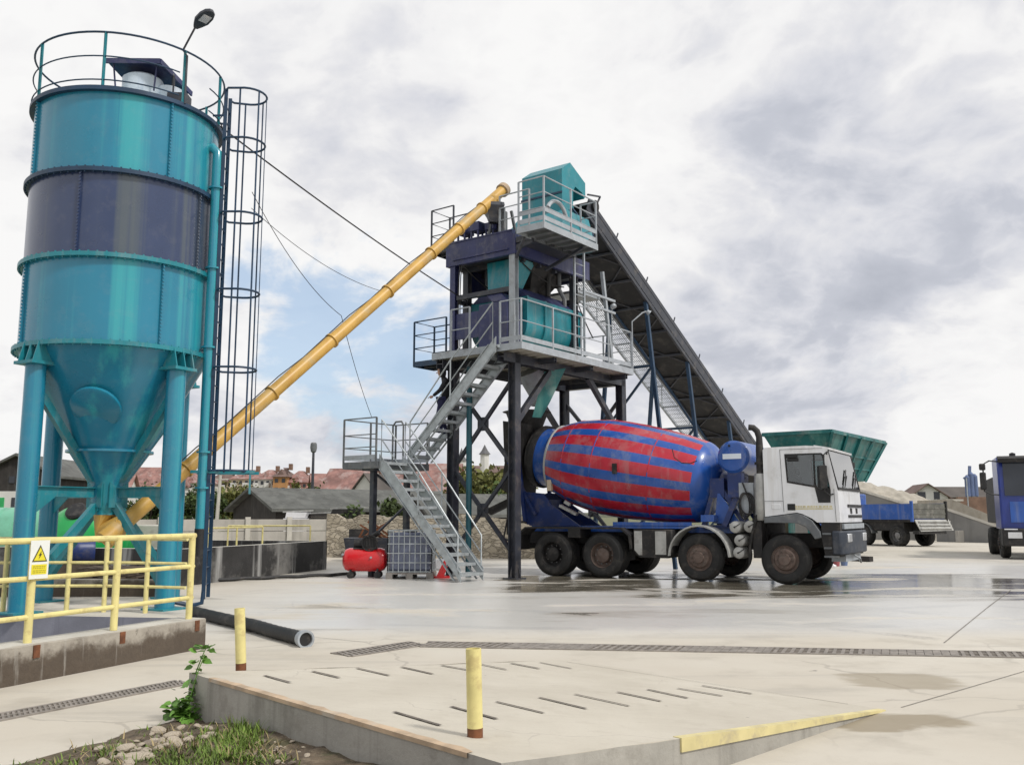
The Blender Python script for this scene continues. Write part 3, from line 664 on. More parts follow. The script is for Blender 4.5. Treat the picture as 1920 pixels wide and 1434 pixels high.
posts = [post_on(353), post_on(213), post_on(52)]
sp_ = (posts[2] - posts[1]); posts.append(posts[2] + sp_); posts.append(posts[3] + sp_)
m_ = MB()
for p in posts[:3]:
    b_ = V((p.x, p.y, 0)) - wn * (off_ + .004)
    m_.bar(b_ + V((0, 0, .21)), b_ + V((0, 0, .325)), .07, .012, up=tuple(wn))
m_.build('post_socket', M['rust'], wt, wr, smooth=False)
rl = thing('safety_railing', 'pale yellow pipe railing along the top of the low wall', 'railing', posts[0])
for p in posts:
    m_ = MB(); m_.tube(p, p + V((0, 0, .93)), .037, 12); m_.build('post', M['pale'], rl, posts[0])
for h_, r_ in ((.93, .030), (.585, .025), (.235, .025)):
    m_ = MB(); m_.path([posts[0] - wd * .04 + V((0, 0, h_)), posts[2] + V((0, 0, h_ - .004)), posts[-1] + V((0, 0, h_))], r_, 10); m_.build('rail', M['pale'], rl, posts[0])
bk = [gnd(345, 1152), gnd(272, 1149), gnd(194, 1147), gnd(124, 1147), gnd(5, 1148), gnd(-120, 1148)]
rl2 = thing('safety_railing', 'pale yellow pipe railing along the far side of the pit by the silo legs', 'railing', bk[0])
for p in bk[1:]:
    m_ = MB(); m_.tube(p, p + V((0, 0, 1.12)), .037, 12); m_.build('post', M['pale'], rl2, bk[0])
for h_, r_ in ((1.13, .03), (.76, .024), (.40, .024)):
    m_ = MB(); m_.path([p + V((0, 0, h_)) for p in bk], r_, 10); m_.build('rail', M['pale'], rl2, bk[0])
# warning sign hung on the front railing
sc_ = posts[2] + V((0, 0, .755)) - wn * 0.055 + wd * (-0.02)
sgt = thing('warning_sign', 'white electrical warning sign with yellow triangle hung on the railing', 'sign', sc_)
fx = (-wd).normalized(); fn = -wn; fz = V((0, 0, 1))
# face the plate at the camera side of the railing
def sp2(x, z, k): return sc_ + fx * x + fz * z + fn * k
m_ = MB(); m_.prism([sp2(-.105, -.175, 0), sp2(.105, -.175, 0), sp2(.105, .175, 0), sp2(-.105, .175, 0)], fn * .004); m_.build('plate', M['signw'], sgt, sc_, smooth=False)
m_ = MB(); m_.quad(sp2(-.085, -.02, .006), sp2(.085, -.02, .006), sp2(0, .135, .006)); m_.build('triangle_border', M['signk'], sgt, sc_, smooth=False)
m_ = MB(); m_.quad(sp2(-.066, -.009, .008), sp2(.066, -.009, .008), sp2(0, .112, .008)); m_.quad(sp2(-.085, -.135, .006), sp2(.085, -.135, .006), sp2(.085, -.045, .006), sp2(-.085, -.045, .006)); m_.build('yellow_field', M['signy'], sgt, sc_, smooth=False)
m_ = MB(); m_.quad(sp2(.016, .082, .010), sp2(-.020, .036, .010), sp2(.002, .040, .010)); m_.quad(sp2(-.002, .050, .010), sp2(.020, .052, .010), sp2(-.016, .002, .010)); m_.build('lightning_bolt', M['signk'], sgt, sc_, smooth=False)
m_ = MB()
for z_ in (-.062, -.078, -.1, -.117):
    x_ = -.07
    while x_ < .06:
        L_ = rnd.uniform(.012, .03); m_.quad(sp2(x_, z_ - .004, .008), sp2(min(x_ + L_, .072), z_ - .004, .008), sp2(min(x_ + L_, .072), z_ + .004, .008), sp2(x_, z_ + .004, .008)); x_ += L_ + .006
m_.build('lettering', mat('sign small print', (0.42, 0.36, 0.03), .5), sgt, sc_, smooth=False)

# black suction hose
hp = [gnd(x, y, .085) for x, y in ((362, 1146), (420, 1160), (480, 1173), (520, 1185), (553, 1193), (572, 1198))]
hs = thing('suction_hose', 'thick black suction hose lying on the concrete beside the bollard', 'hose', hp[-1])
m_ = MB(); pts = []
for i in range(len(hp) - 1):
    for k in range(8): pts.append(hp[i].lerp(hp[i + 1], k / 8))
pts.append(hp[-1])
m_.path(pts, [.078 + .004 * (i % 2) for i in range(len(pts))], 14); m_.build('hose', M['black'], hs, hp[-1])
m_ = MB(); ax = (hp[-1] - hp[-2]).normalized(); m_.lathe([(.080, -.10), (.092, -.09), (.092, -.03), (.104, -.03), (.104, .03), (.08, .03), (.072, -.05), (.0, -.05)], hp[-1], ax, 22); m_.build('coupling', [M['lgrey']], hs, hp[-1])
m_ = MB(); m_.lathe([(.0, .0), (.071, .0)], hp[-1] + ax * -.035, ax, 20); m_.build('mouth', M['black'], hs, hp[-1])


# ================================================================ CEMENT SILO
SC = V((-6.89, 15.92, 0)); RS = 1.53
silo = thing('cement_silo', 'tall teal and navy cement silo on four tubular legs', 'silo', SC)
ZR = (4.20, 5.62, 7.03, 8.41)
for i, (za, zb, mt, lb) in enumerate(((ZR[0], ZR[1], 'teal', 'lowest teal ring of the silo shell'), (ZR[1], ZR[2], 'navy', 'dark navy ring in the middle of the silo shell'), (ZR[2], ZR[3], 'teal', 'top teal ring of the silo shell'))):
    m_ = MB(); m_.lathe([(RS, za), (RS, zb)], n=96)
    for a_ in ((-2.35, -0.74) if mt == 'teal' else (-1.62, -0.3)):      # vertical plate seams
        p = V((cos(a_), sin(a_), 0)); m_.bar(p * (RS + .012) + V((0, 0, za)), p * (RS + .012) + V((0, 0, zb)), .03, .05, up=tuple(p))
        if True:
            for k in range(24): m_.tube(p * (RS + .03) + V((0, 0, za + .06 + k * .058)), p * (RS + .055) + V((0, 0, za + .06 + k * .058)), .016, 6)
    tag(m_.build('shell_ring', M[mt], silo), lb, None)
for i, z in enumerate(ZR):
    m_ = MB(); m_.lathe([(RS - .02, z - .035), (RS + .085, z - .035), (RS + .085, z + .035), (RS - .02, z + .035)], n=96)
    if i < 3:
        for k in range(72):
            a_ = 2 * pi * k / 72; p = V((cos(a_), sin(a_), 0)) * (RS + .055); m_.tube(p + V((0, 0, z - .06)), p + V((0, 0, z + .06)), .014, 5)
    m_.build('flange', M['ladder' if i in (2, 3) else 'teal_b'], silo)
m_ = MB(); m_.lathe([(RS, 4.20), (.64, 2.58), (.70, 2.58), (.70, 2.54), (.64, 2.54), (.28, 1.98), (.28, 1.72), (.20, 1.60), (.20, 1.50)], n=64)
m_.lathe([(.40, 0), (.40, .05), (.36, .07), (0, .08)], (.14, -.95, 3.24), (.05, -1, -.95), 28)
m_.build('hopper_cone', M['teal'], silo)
m_ = MB(); m_.lathe([(RS, 8.41), (.3, 8.60), (0, 8.62)], n=64); m_.build('roof', M['teal_b'], silo)
LA = [radians(-27.7 + 90 * k) for k in range(4)]; LR = 1.49
for a_ in LA:
    e = V((cos(a_), sin(a_), 0)); p = e * LR
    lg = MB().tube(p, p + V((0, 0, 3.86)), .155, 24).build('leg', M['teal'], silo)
    m_ = MB(); tn = V((-e.y, e.x, 0))
    m_.bar(p + V((0, 0, 3.86)), p + V((0, 0, 3.91)), .46, .46, up=tuple(e))
    for s_ in (-.18, 0, .18): m_.prism([p + tn * s_ + e * .12 + V((0, 0, 4.22)), p + tn * s_ - e * .2 + V((0, 0, 4.22)), p + tn * s_ - e * .2 + V((0, 0, 3.91)), p + tn * s_ + e * .2 + V((0, 0, 3.91))], tn * .02)
    m_.build('leg_bracket', M['teal_b'], lg)
    MB().bar(p, p + V((0, 0, .03)), .5, .5, up=tuple(e)).build('base_plate', M['teal_b'], lg)
    m_ = MB(); m_.bar(p * .9 + V((0, 0, 1.87)), e * .2 + V((0, 0, 1.87)), .02, .16); m_.bar(p * .9 + V((0, 0, 1.95)), e * .2 + V((0, 0, 1.95)), .12, .015)
    m_.prism([p * .92 + V((0, 0, 1.8)), p * .66 + V((0, 0, 1.8)), p * .92 + V((0, 0, 1.5))], tn * .02); m_.build('tie_beam', M['teal_b'], silo)
    MB().bar(e * .16 + V((0, 0, 1.72)), p * .93 + V((0, 0, .42)), .10, .12).build('strut', M['teal_b'], silo)
    MB().bar(e * .30 + V((0, 0, 2.08)), p * .93 + V((0, 0, 3.42)), .10, .12).build('strut', M['teal_b'], silo)
m_ = MB()
for a_ in LA:
    e = V((cos(a_), sin(a_), 0)); tn = V((-e.y, e.x, 0))
    m_.bar(e * .26 + V((0, 0, 1.62)), e * .26 + V((0, 0, 2.12)), .36, .02, up=tuple(e))
m_.build('gusset_box', M['teal_b'], silo)
RR = 1.59                                           # guard rail round the top
for z, r_ in ((9.38, .018), (8.96, .012), (8.55, .012)):
    m_ = MB(); m_.path([(RR * cos(a_), RR * sin(a_), z) for a_ in [2 * pi * k / 72 - .25 for k in range(68 if z < 9.2 else 72)]], r_, 6, closed=z > 9.2); m_.build('guard_rail', M['ladder'], silo)
for a_ in (-1.45, -.63, .02, .95, 1.9, 2.75, -2.3):
    p = V((cos(a_), sin(a_), 0)) * (RR - .01); tn = V((-sin(a_), cos(a_), 0))
    m_ = MB(); m_.bar(p + V((0, 0, 8.41)), p + V((0, 0, 9.39)), .05, .012, up=tuple(tn)); m_.bar(p + V((0, 0, 8.41)), p + V((0, 0, 9.39)), .012, .05, up=tuple(tn)); m_.build('rail_post', M['teal_b'], silo)
flt = MB(); f0 = V((.42, -.55, 0)); flt.lathe([(.34, 8.58), (.34, 9.02), (.29, 9.06), (0, 9.07)], f0, n=32); flt.lathe([(.24, 8.58), (.24, 8.90), (0, 8.94)], f0 + V((.42, .12, 0)), n=24)
flt = flt.build('dust_filter', M['filter'], silo)
m_ = MB(); q = [f0 + V(p) for p in ((-.50, -.38, 9.21), (.46, -.44, 9.17), (.66, .56, 9.05), (-.38, .56, 9.11))]; m_.prism(q, (0, 0, .035)); m_.bar(q[0], q[1], .03, .09); m_.bar(q[1], q[2], .03, .09)
for p in (q[0], q[1], q[2], q[3]): m_.tube(f0 + (p - f0) * .75 * V((1, 1, 0)).x * V((1, 1, 1)).x if False else V((f0.x + (p.x - f0.x) * .7, f0.y + (p.y - f0.y) * .7, 8.7)), V((f0.x + (p.x - f0.x) * .8, f0.y + (p.y - f0.y) * .8, p.z)), .015, 6)
m_.build('filter_cover', M['navy_b'], flt)
m_ = MB(); m_.bx(.92, 1.25, -.72, -.45, 8.54, 8.74); m_.tube((.97, -.6, 8.7), (.97, -.6, 9.08), .03, 8); m_.path([(.97, -.6, 9.08), (.92, -.62, 9.16), (.82, -.64, 9.18)], .035, 6); m_.build('level_valve', M['steel'], silo)
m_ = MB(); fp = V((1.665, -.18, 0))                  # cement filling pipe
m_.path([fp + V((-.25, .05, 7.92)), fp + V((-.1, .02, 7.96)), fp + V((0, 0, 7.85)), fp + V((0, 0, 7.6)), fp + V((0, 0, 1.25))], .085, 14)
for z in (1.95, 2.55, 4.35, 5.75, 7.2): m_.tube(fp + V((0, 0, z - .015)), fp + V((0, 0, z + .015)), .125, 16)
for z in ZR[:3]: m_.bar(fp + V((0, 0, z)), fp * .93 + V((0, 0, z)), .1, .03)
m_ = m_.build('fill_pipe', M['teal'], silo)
MB().tube(fp + V((0, 0, .82)), fp + V((0, 0, 1.27)), .09, 14).build('pipe_coupling', M['chassis'], m_)
ld = MB(); LX = 1.75                                # caged ladder
for y in (-.2, .2): ld.bar((LX, y, .12), (LX, y, 9.05), .028, .062, up=(1, 0, 0))
z = .35
while z < 9.0: ld.tube((LX, -.2, z), (LX, .2, z), .012, 6); z += .28
ld.path([(LX, -.2, .25), (LX - .02, -.2, .06), (LX - .18, -.22, .02), (LX - .45, -.3, .09)], .035, 8)
for z in (4.3, 5.75, 7.2, 8.55):
    for y in (-.2, .2): ld.bar((LX, y, z), (RS, y * .8, z), .03, .03)
ld = ld.build('ladder', M['ladder'], silo)
m_ = MB(); hoops = (9.02, 8.10, 6.74, 5.36, 4.0, 2.24)
HPT = [(LX, -.22), (LX + .05, -.31)] + [(LX + .34 + .34 * sin(t) if t > 0 else LX + .34 + .28 * sin(t), -.35 * cos(t)) for t in [radians(-30 + 15 * k) for k in range(1, 16)]] + [(LX + .05, .31), (LX, .22)]
def hoop(z): return [(x, y, z) for x, y in HPT]
for z in hoops: m_.path(hoop(z), .020, 6)
for i in (2, 6, 9, 12, 16): p = hoop(0)[i]; m_.bar((p[0], p[1], 2.2), (p[0], p[1], 9.03), .03, .012, up=(p[0] - LX - .3, p[1], 0))
lcage = m_.build('ladder_cage', M['ladder'], ld)
m_ = MB(); m_.bar((LX - .3, -.2, 2.22), (LX + .75, -.2, 2.22), .05, .05); m_.bar((LX - .3, .3, 2.22), (LX + .75, .3, 2.22), .05, .05); m_.bar((LX + .68, -.2, 2.22), (LX + .68, -.2, 1.85), .03, .03); cbr = m_.build('cage_bracket', M['teal_b'], ld)
for o_ in (ld, lcage, cbr):
    for v_ in o_.data.vertices: v_.co = Matrix.Translation((LX, 0, 0)) @ Matrix.Rotation(radians(7), 4, 'Z') @ Matrix.Translation((-LX, 0, 0)) @ v_.co
# yard lamp clamped to the guard rail
lp = SC + V((RR * cos(-.63), RR * sin(-.63), 8.43)); q1, q2 = at(343, 95, lp.y), at(366, 52, lp.y - .1)
lt = thing('yard_lamp', 'slim black yard lamp on a bent pole clamped to the silo railing', 'lamp', lp)
MB().path([lp + V((.03, 0, .0)), lp + V((.03, 0, .86)), q1, q2], .018, 8).build('pole', M['steel'], lt, lp)
dv = (at(399, 18, lp.y - .45) - q2).normalized(); sx = dv.cross(V((0, 0, 1))).normalized(); uz = sx.cross(dv)
hd = MB(); L_ = .52; prof = [(0, .035), (.08, .075), (.2, .125), (.36, .125), (.47, .09), (L_, .03)]
ring_ = [q2 + dv * t + sx * w2 for t, w2 in prof] + [q2 + dv * t - sx * w2 for t, w2 in prof[::-1]]
hd.prism([p - uz * .03 for p in ring_], uz * .06); hd = hd.build('lamp_head', M['steel'], lt, lp, bevel=.012)
m_ = MB(); m_.prism([q2 + dv * t + sx * w2 - uz * .038 for t, w2 in ((.22, .075), (.40, .075), (.40, -.075), (.22, -.075))], uz * .01); m_.build('lens', M['lens'], hd, lp, smooth=False)

# ================================================================ MIXING TOWER FRAME (local x = away to the right, y = away to the left)
TN = V((0.06, 22.41, 0)); TRZ = radians(53)
tower = thing('mixing_tower', 'steel concrete mixing tower with navy frame and teal mixer', 'batching tower', TN, TRZ)
UL, VL = 5.1, 1.95; ZP = 5.55
def TW(u, v, z): return TN + Matrix.Rotation(TRZ, 3, 'Z') @ V((u, v, z))
TI = Matrix.Rotation(-TRZ, 3, 'Z')
def TLw(p): return TI @ (V(p) - TN)                 # world point to tower frame
for u, v in ((0, 0), (0, VL), (UL, 0), (UL, VL)):
    lg = MB().hbeam((u, v, 0.0), (u, v, ZP - .16), .22, .022, up=(1, 0, 0)).build('leg', M['steel'], tower, smooth=False)
    m_ = MB(); m_.bx(u - .2, u + .2, v - .2, v + .2, 0, .025)
    for sx_, sy_ in ((1, 0), (-1, 0), (0, 1), (0, -1)): m_.prism([(u + sx_ * .11, v + sy_ * .11, .025), (u + sx_ * .19, v + sy_ * .19, .025), (u + sx_ * .11, v + sy_ * .11, .28)], (.015 * abs(sy_), .015 * abs(sx_), 0))
    m_.build('foot_plate', M['steel'], lg, smooth=False)
def xbrace(a, b, c, d_, w_=.09):                    # a-b and c-d crossing bars with a middle gusset
    a, b, c, d_ = map(V, (a, b, c, d_)); m = MB(); m.bar(a, b, w_, w_); m.bar(c, d_, w_ * .98, w_ * .9)
    mid = (a + b + c + d_) / 4; nn = (b - a).cross(d_ - c).normalized(); m.bar(mid - nn * .012, mid + nn * .012, .34, .34, up=(0, 0, 1)); return m.build('cross_brace', M['steel'], tower, smooth=False)
for u in (0, UL):
    xbrace((u, .08, 2.72), (u, VL - .08, 4.75), (u, .08, 4.75), (u, VL - .08, 2.72))
    xbrace((u, .08, .62), (u, VL - .08, 2.60), (u, .08, 2.60), (u, VL - .08, .62), .085)
for v in (0, VL):
    for a_, b_ in (((.08, v, 3.75), (1.55, v, 5.2)), ((UL - .08, v, 3.75), (UL - 1.75, v, 5.2))):
        m_ = MB(); m_.bar(a_, b_, .12, .14); m_.build('knee_brace', M['steel'], tower, smooth=False)
m_ = MB()
for v in (0, VL): m_.hbeam((-.55, v, 5.27), (5.15, v, 5.27), .22, .02, up=(0, 0, 1))
for u in (.9, 2.6, 4.4): m_.hbeam((u, -.6, 5.31), (u, VL + .15, 5.31), .12, .014, up=(0, 0, 1))
m_.hbeam((0, 0, 5.28), (0, VL, 5.28), .2, .02); m_.hbeam((UL, 0, 5.28), (UL, VL, 5.28), .2, .02)
m_.build('floor_beams', M['steel'], tower, smooth=False)

def rails(parent, pts, h, mt, posts_every=.95, closed=False, toe=True, mids=(.5,), r=.018, post_w=.038, z_out=0.12):
    # a guard rail along a run of local points: posts, hand rail, mid rails, toe board - one part with sub-parts
    pts = [V(p) for p in pts]
    m = MB(); m.path([p + V((0, 0, h)) for p in pts], r, 6)
    for f in mids: m.path([p + V((0, 0, h * f)) for p in pts], r * .8, 6)
    gr = m.build('guard_rail', M[mt], parent)
    for i in range(len(pts) - 1):
        a, b = pts[i], pts[i + 1]; n_ = max(1, round((b - a).length / posts_every))
        for k in range(n_ + (1 if i == len(pts) - 2 else 0)):
            p = a.lerp(b, k / n_); MB().bar(p + V((0, 0, -z_out)), p + V((0, 0, h)), post_w, post_w, up=tuple((b - a).normalized())).build('rail_post', M[mt], gr, smooth=False)
    if toe:
        m = MB()
        for i in range(len(pts) - 1):
            m.bar(pts[i] + V((0, 0, .11)), pts[i + 1] + V((0, 0, .11)), .012, .11)
        m.build('toe_board', M['lgrey'], gr, smooth=False)
    return gr
def deck(parent, x0, x1, y0, y1, z, th, top='galv', fascia='lgrey', name='platform'):
    m = MB(); m.bx(x0 + .01, x1 - .01, y0 + .01, y1 - .01, z - th * .45, z - .01)
    k = int((x1 - x0) / .35)
    for i in range(k + 1): xx = x0 + .04 + (x1 - x0 - .08) * i / max(k, 1); m.bx(xx - .02, xx + .02, y0 + .02, y1 - .02, z - th * .9, z - th * .46)
    p = m.build(name, M[top], parent, smooth=False)
    m = MB(); t_ = .014
    m.bx(x0, x1, y0 - t_, y0, z - th, z); m.bx(x0, x1, y1, y1 + t_, z - th, z); m.bx(x0 - t_, x0, y0 - t_, y1 + t_, z - th, z); m.bx(x1, x1 + t_, y0 - t_, y1 + t_, z - th, z)
    m.build('edge_channel', M[fascia], p, smooth=False); return p
# mixer floor
pf = deck(tower, -.6, 4.66, -.66, VL + .2, ZP, .17, 'coping')
rails(tower, [(-.58, .0, ZP), (-.58, -.63, ZP), (.75, -.63, ZP), (2.05, -.63, ZP), (3.4, -.63, ZP), (4.64, -.63, ZP), (4.64, VL + .15, ZP)], 1.05, 'lgrey', .95)
rails(tower, [(-.58, 1.55, ZP), (-.58, .95, ZP)], 1.05, 'lgrey', 1.0, toe=False)
m_ = MB(); m_.path([(4.66, -.66, ZP - .1), (4.66, -.66, ZP + 1.35), (4.88, -.88, ZP + 1.62), (4.96, -.96, ZP + 1.66)], .022, 6); m_.lathe([(.0, -.06), (.05, -.05), (.085, .05), (0, .06)], (5.0, -1.0, ZP + 1.64), (.5, -.5, -.6), 12); m_.build('floodlight', M['lgrey'], tower)
m_ = MB(); m_.path([(4.66, .0, ZP - .1), (4.66, .0, ZP + 1.75), (4.58, -.1, ZP + 1.9)], .02, 6); m_.lathe([(.0, -.05), (.08, -.04), (.09, .05), (0, .06)], (4.56, -.12, ZP + 1.86), (0, -.5, -1), 12); m_.build('floodlight', M['lgrey'], tower)
# upper frame posts and braces
for u, v, mt in ((0, .02, 'lgrey'), (0, VL, 'navy_b'), (.5, VL - .02, 'steel'), (2.7, .02, 'steel'), (2.7, VL, 'steel')):
    MB().hbeam((u, v, ZP + .01), (u, v, 8.02), .17, .018, up=(0, 1, 0)).build('post', M[mt], tower, smooth=False)
m_ = MB(); m_.bar((0, .12, 7.05), (0, VL - .12, 7.05), .12, .12); m_.bar((2.7, .12, 7.2), (2.7, VL - .1, 7.2), .12, .12); m_.bar((.1, VL, 7.0), (2.6, VL, 7.0), .1, .1); m_.build('tie_beam', M['steel'], tower, smooth=False)
# navy plate between the left post and the stair head
m_ = MB(); m_.bx(-.04, .0, .92, VL - .05, 5.95, 6.62); m_.bx(-.05, .06, .86, .93, ZP, 6.72); m_.build('side_plate', M['navy_b'], tower, smooth=False)
# twin shaft mixer
mx = MB(); prof = []
for k in range(11):
    a_ = pi + pi * k / 20; prof.append((.62 + .55 * cos(a_) - .02, 6.30 + .60 * sin(a_)))
for k in range(11):
    a_ = 1.5 * pi + pi * k / 20; prof.append((1.18 + .55 * cos(a_) + .02, 6.30 + .60 * sin(a_)))
prof += [(1.75, 6.92), (.05, 6.92)]
mx.prism([(.55, p[0], p[1]) for p in prof], (2.5, 0, 0)); mixer = mx.build('mixer', M['teal_b'], tower)
m_ = MB()
for u in (.55, 1.35, 3.05): m_.prism([(u - .03, .9 + (p[0] - .9) * 1.07, 6.25 + (p[1] - 6.25) * 1.07) for p in prof], (.06, 0, 0))
m_.bx(.52, 3.1, -.02, .04, 6.86, 6.94); m_.build('mixer_ribs', M['teal_b'], mixer)
m_ = MB(); m_.prism([(.52, 0, 6.95), (.52, 1.8, 6.95), (.52, 1.4, 7.25), (.52, .35, 7.25)], (2.58, 0, 0)); m_.build('mixer_cover', M['navy_b'], mixer, smooth=False)
m_ = MB(); m_.bx(-.12, .50, .12, 1.05, ZP + .05, 6.75); m_.prism([(-.12, .12, 6.75), (.50, .12, 6.75), (.4, .4, 7.0), (-.02, .4, 7.0)], (0, .5, 0)); m_.build('gearbox_guard', M['navy_b'], mixer, bevel=.03)
m_ = MB(); m_.tube((3.1, .62, 5.95), (3.65, .62, 5.95), .2, 18); m_.tube((3.1, 1.2, 5.95), (3.65, 1.2, 5.95), .2, 18); m_.bx(3.05, 3.75, .3, 1.5, ZP, 5.75); m_.build('mixer_motor', M['black'], mixer)
m_ = MB(); fr = [(.30, .10, 7.92), (1.0, .10, 7.92), (1.0, 1.1, 7.92), (.30, 1.1, 7.92)]; to = [(.15, .40, 7.05), (.75, .40, 7.05), (.75, .95, 7.05), (.15, .95, 7.05)]
m_.add(fr + to, [(0, 1, 5, 4), (1, 2, 6, 5), (2, 3, 7, 6), (3, 0, 4, 7)]); m_.build('cement_weigh_hopper', M['teal_b'], tower, smooth=False)
m_ = MB(); m_.tube((1.45, .62, 7.1), (1.45, .62, 7.9), .24, 18); m_.tube((2.15, .8, 7.1), (2.15, .8, 7.9), .28, 18, .4); m_.bx(1.2, 2.5, .3, .36, 7.55, 7.9); m_.tube((1.75, .2, 7.2), (1.75, .2, 7.9), .07, 10); m_.build('batch_chutes', M['chassis'], tower)
# discharge funnel and teal rubber apron over the truck hopper
dh = MB(); p0 = TLw(at(1010, 792, 24.75)); dh.tube((1.95, .95, 5.3), (p0.x, p0.y, 4.75), .36, 20, .27); dh.tube((p0.x, p0.y, 4.75), (p0.x, p0.y, p0.z + .45), .27, 20, .22); dh.build('discharge_funnel', M['lgrey'], tower)
a_, b_ = TLw(at(1020, 697, 23.5)), TLw(at(1060, 690, 23.7)); c_, d2 = TLw(at(1031, 752, 23.6)), TLw(at(998, 782, 23.5)); e_ = TLw(at(1014, 783, 23.6))
m_ = MB(); m_.prism([a_, b_, c_, e_, d2], (.05, .02, 0)); m_.build('rubber_apron', M['hop'], tower, smooth=False)
MB().tube((-.05, 1.38, 0), (-.05, 1.38, 5.2), .075, 14).build('water_pipe', mat('dark teal pipe paint', (.012, .085, .11), .4, var=.2), tower)
# top floor: navy box frame
z0, z1 = 7.90, 8.50
m_ = MB(); m_.bx(-.12, .0, -.02, VL + .1, z0, z1); m_.bx(-.14, .02, -.02, VL + .1, z1, z1 + .03); m_.bx(-.16, -.12, .1, VL - .05, z0 + .13, z0 + .17); m_.bx(-.12, 3.2, -.12, -.02, z0, z1 - .1); m_.bx(-.12, 3.2, VL + .1, VL + .2, z0, z1 - .1); m_.bx(3.2, 3.3, -.12, VL + .2, z0, z1 - .1); m_.build('navy_girder', M['navy_b'], tower, smooth=False)
m_ = MB(); m_.bx(.02, 3.18, 0, VL + .08, z0 + .05, z0 + .12)
for u in (.4, 1.1, 1.8, 2.5): m_.bx(u, u + .08, 0, VL + .08, z0 - .08, z0 + .05)
m_.build('upper_floor', M['steel'], tower, smooth=False)
for u, v, s_ in ((.1, 1.6, .2), (.1, 1.15, .24), (.25, .78, .2)):
    m_ = MB(); m_.bx(u - .16, u + .22, v - .05, v + .26, 8.74, 8.74 + s_); m_.bar((u - .12, v, 8.53), (u - .12, v, 8.75), .05); m_.bar((u - .12, v + .22, 8.53), (u - .12, v + .22, 8.75), .05); m_.bar((u + .18, v + .1, 8.53), (u + .18, v + .1, 8.75), .05); m_.build('actuator_box', M['navy_b'], tower, bevel=.015)
m_ = MB(); sx0 = V((.32, .62, 0))
for du, dv2 in ((-.2, -.2), (.2, -.2), (-.2, .2), (.2, .2)): m_.bar(sx0 + V((du * 1.3, dv2 * 1.3, 8.5)), sx0 + V((du * .8, dv2 * .8, 9.25)), .06)
m_.bar(sx0 + V((-.2, -.2, 8.9)), sx0 + V((-.2, .2, 8.9)), .05); m_.bar(sx0 + V((-.26, -.26, 8.55)), sx0 + V((-.16, .16, 9.2)), .04); m_.tube(sx0 + V((0, 0, 8.55)), sx0 + V((0, 0, 9.2)), .13, 14); m_.build('screw_stand', M['fender'], tower, smooth=False)
rails(tower, [(-.06, .42, 8.53), (-.06, -.50, 8.53)], .95, 'lgrey', .9, mids=(.33, .66), toe=False)
for u, v, w_ in ((1.45, .62, .55), (2.25, 1.0, .6)):
    m_ = MB(); m_.add([(u - w_, v - w_, 7.95), (u + w_, v - w_, 7.95), (u + w_, v + w_, 7.95), (u - w_, v + w_, 7.95), (u - .2, v - .2, 7.35), (u + .2, v - .2, 7.35), (u + .2, v + .2, 7.35), (u - .2, v + .2, 7.35)], [(0, 1, 5, 4), (1, 2, 6, 5), (2, 3, 7, 6), (3, 0, 4, 7)]); m_.build('weigh_hopper', M['chassis'], tower, smooth=False)
for v, r_ in ((1.80, .02), (1.74, .014), (.12, .02)):
    MB().path([(-.02, v, 5.6), (-.02, v, 7.2), (-.06, v - .05, 7.6), (-.05, v - .1, 8.0)], r_, 6).build('cable_conduit', M['black'], tower)
for a_, b_, sg in (((.2, .1, 7.95), (2.5, .2, 7.6), .18), ((.1, 1.7, 7.9), (1.6, .9, 7.2), .25), ((2.6, .1, 7.9), (3.0, -.4, 6.2), .12)):
    a_, b_ = V(a_), V(b_); MB().path([a_.lerp(b_, k / 12) - V((0, 0, sg * 4 * (k / 12) * (1 - k / 12))) for k in range(13)], .018, 5).build('cable_loop', M['black'], tower)
m_ = MB(); m_.bx(2.55, 2.62, .3, .9, 6.0, 6.9); m_.build('control_cabinet', M['lgrey'], tower, bevel=.01)
for u, v in ((.9, .35), (1.9, 1.3)):
    m_ = MB(); m_.lathe([(0, 0), (.11, .01), (.11, .34), (.07, .36), (0, .36)], (u, v, 7.12), (1, .2, 0), 14); m_.build('vibrator_motor', M['navy_b'], tower)
m_ = MB(); m_.bar((-.06, -.10, 8.05), (-.06, -.62, 8.15), .08, .12); m_.bar((1.2, -.10, 7.75), (1.2, -1.25, 8.14), .07, .07); m_.bar((-.4, -.6, 8.14), (-.06, -.1, 7.8), .06, .06); m_.build('walkway_bracket', M['steel'], tower, smooth=False)
MB().bx(.6, 2.68, VL - .03, VL + .0, 7.25, 7.94).build('shade_backing', M['navy_b'], tower, smooth=False)  # added dark sheet standing in for the shade inside the tower
MB().bx(2.62, 2.66, .75, 1.85, 6.95, 7.94).build('end_panel', M['steel'], tower, smooth=False)
for u, v in ((.85, 1.55), (2.35, .25)):
    MB().path([(u, v, 7.95), (u, v, 7.5), (u + .1, v - .1, 7.25), (u + .1, v - .1, 7.0)], .06, 8).build('feed_pipe', M['fender'], tower)
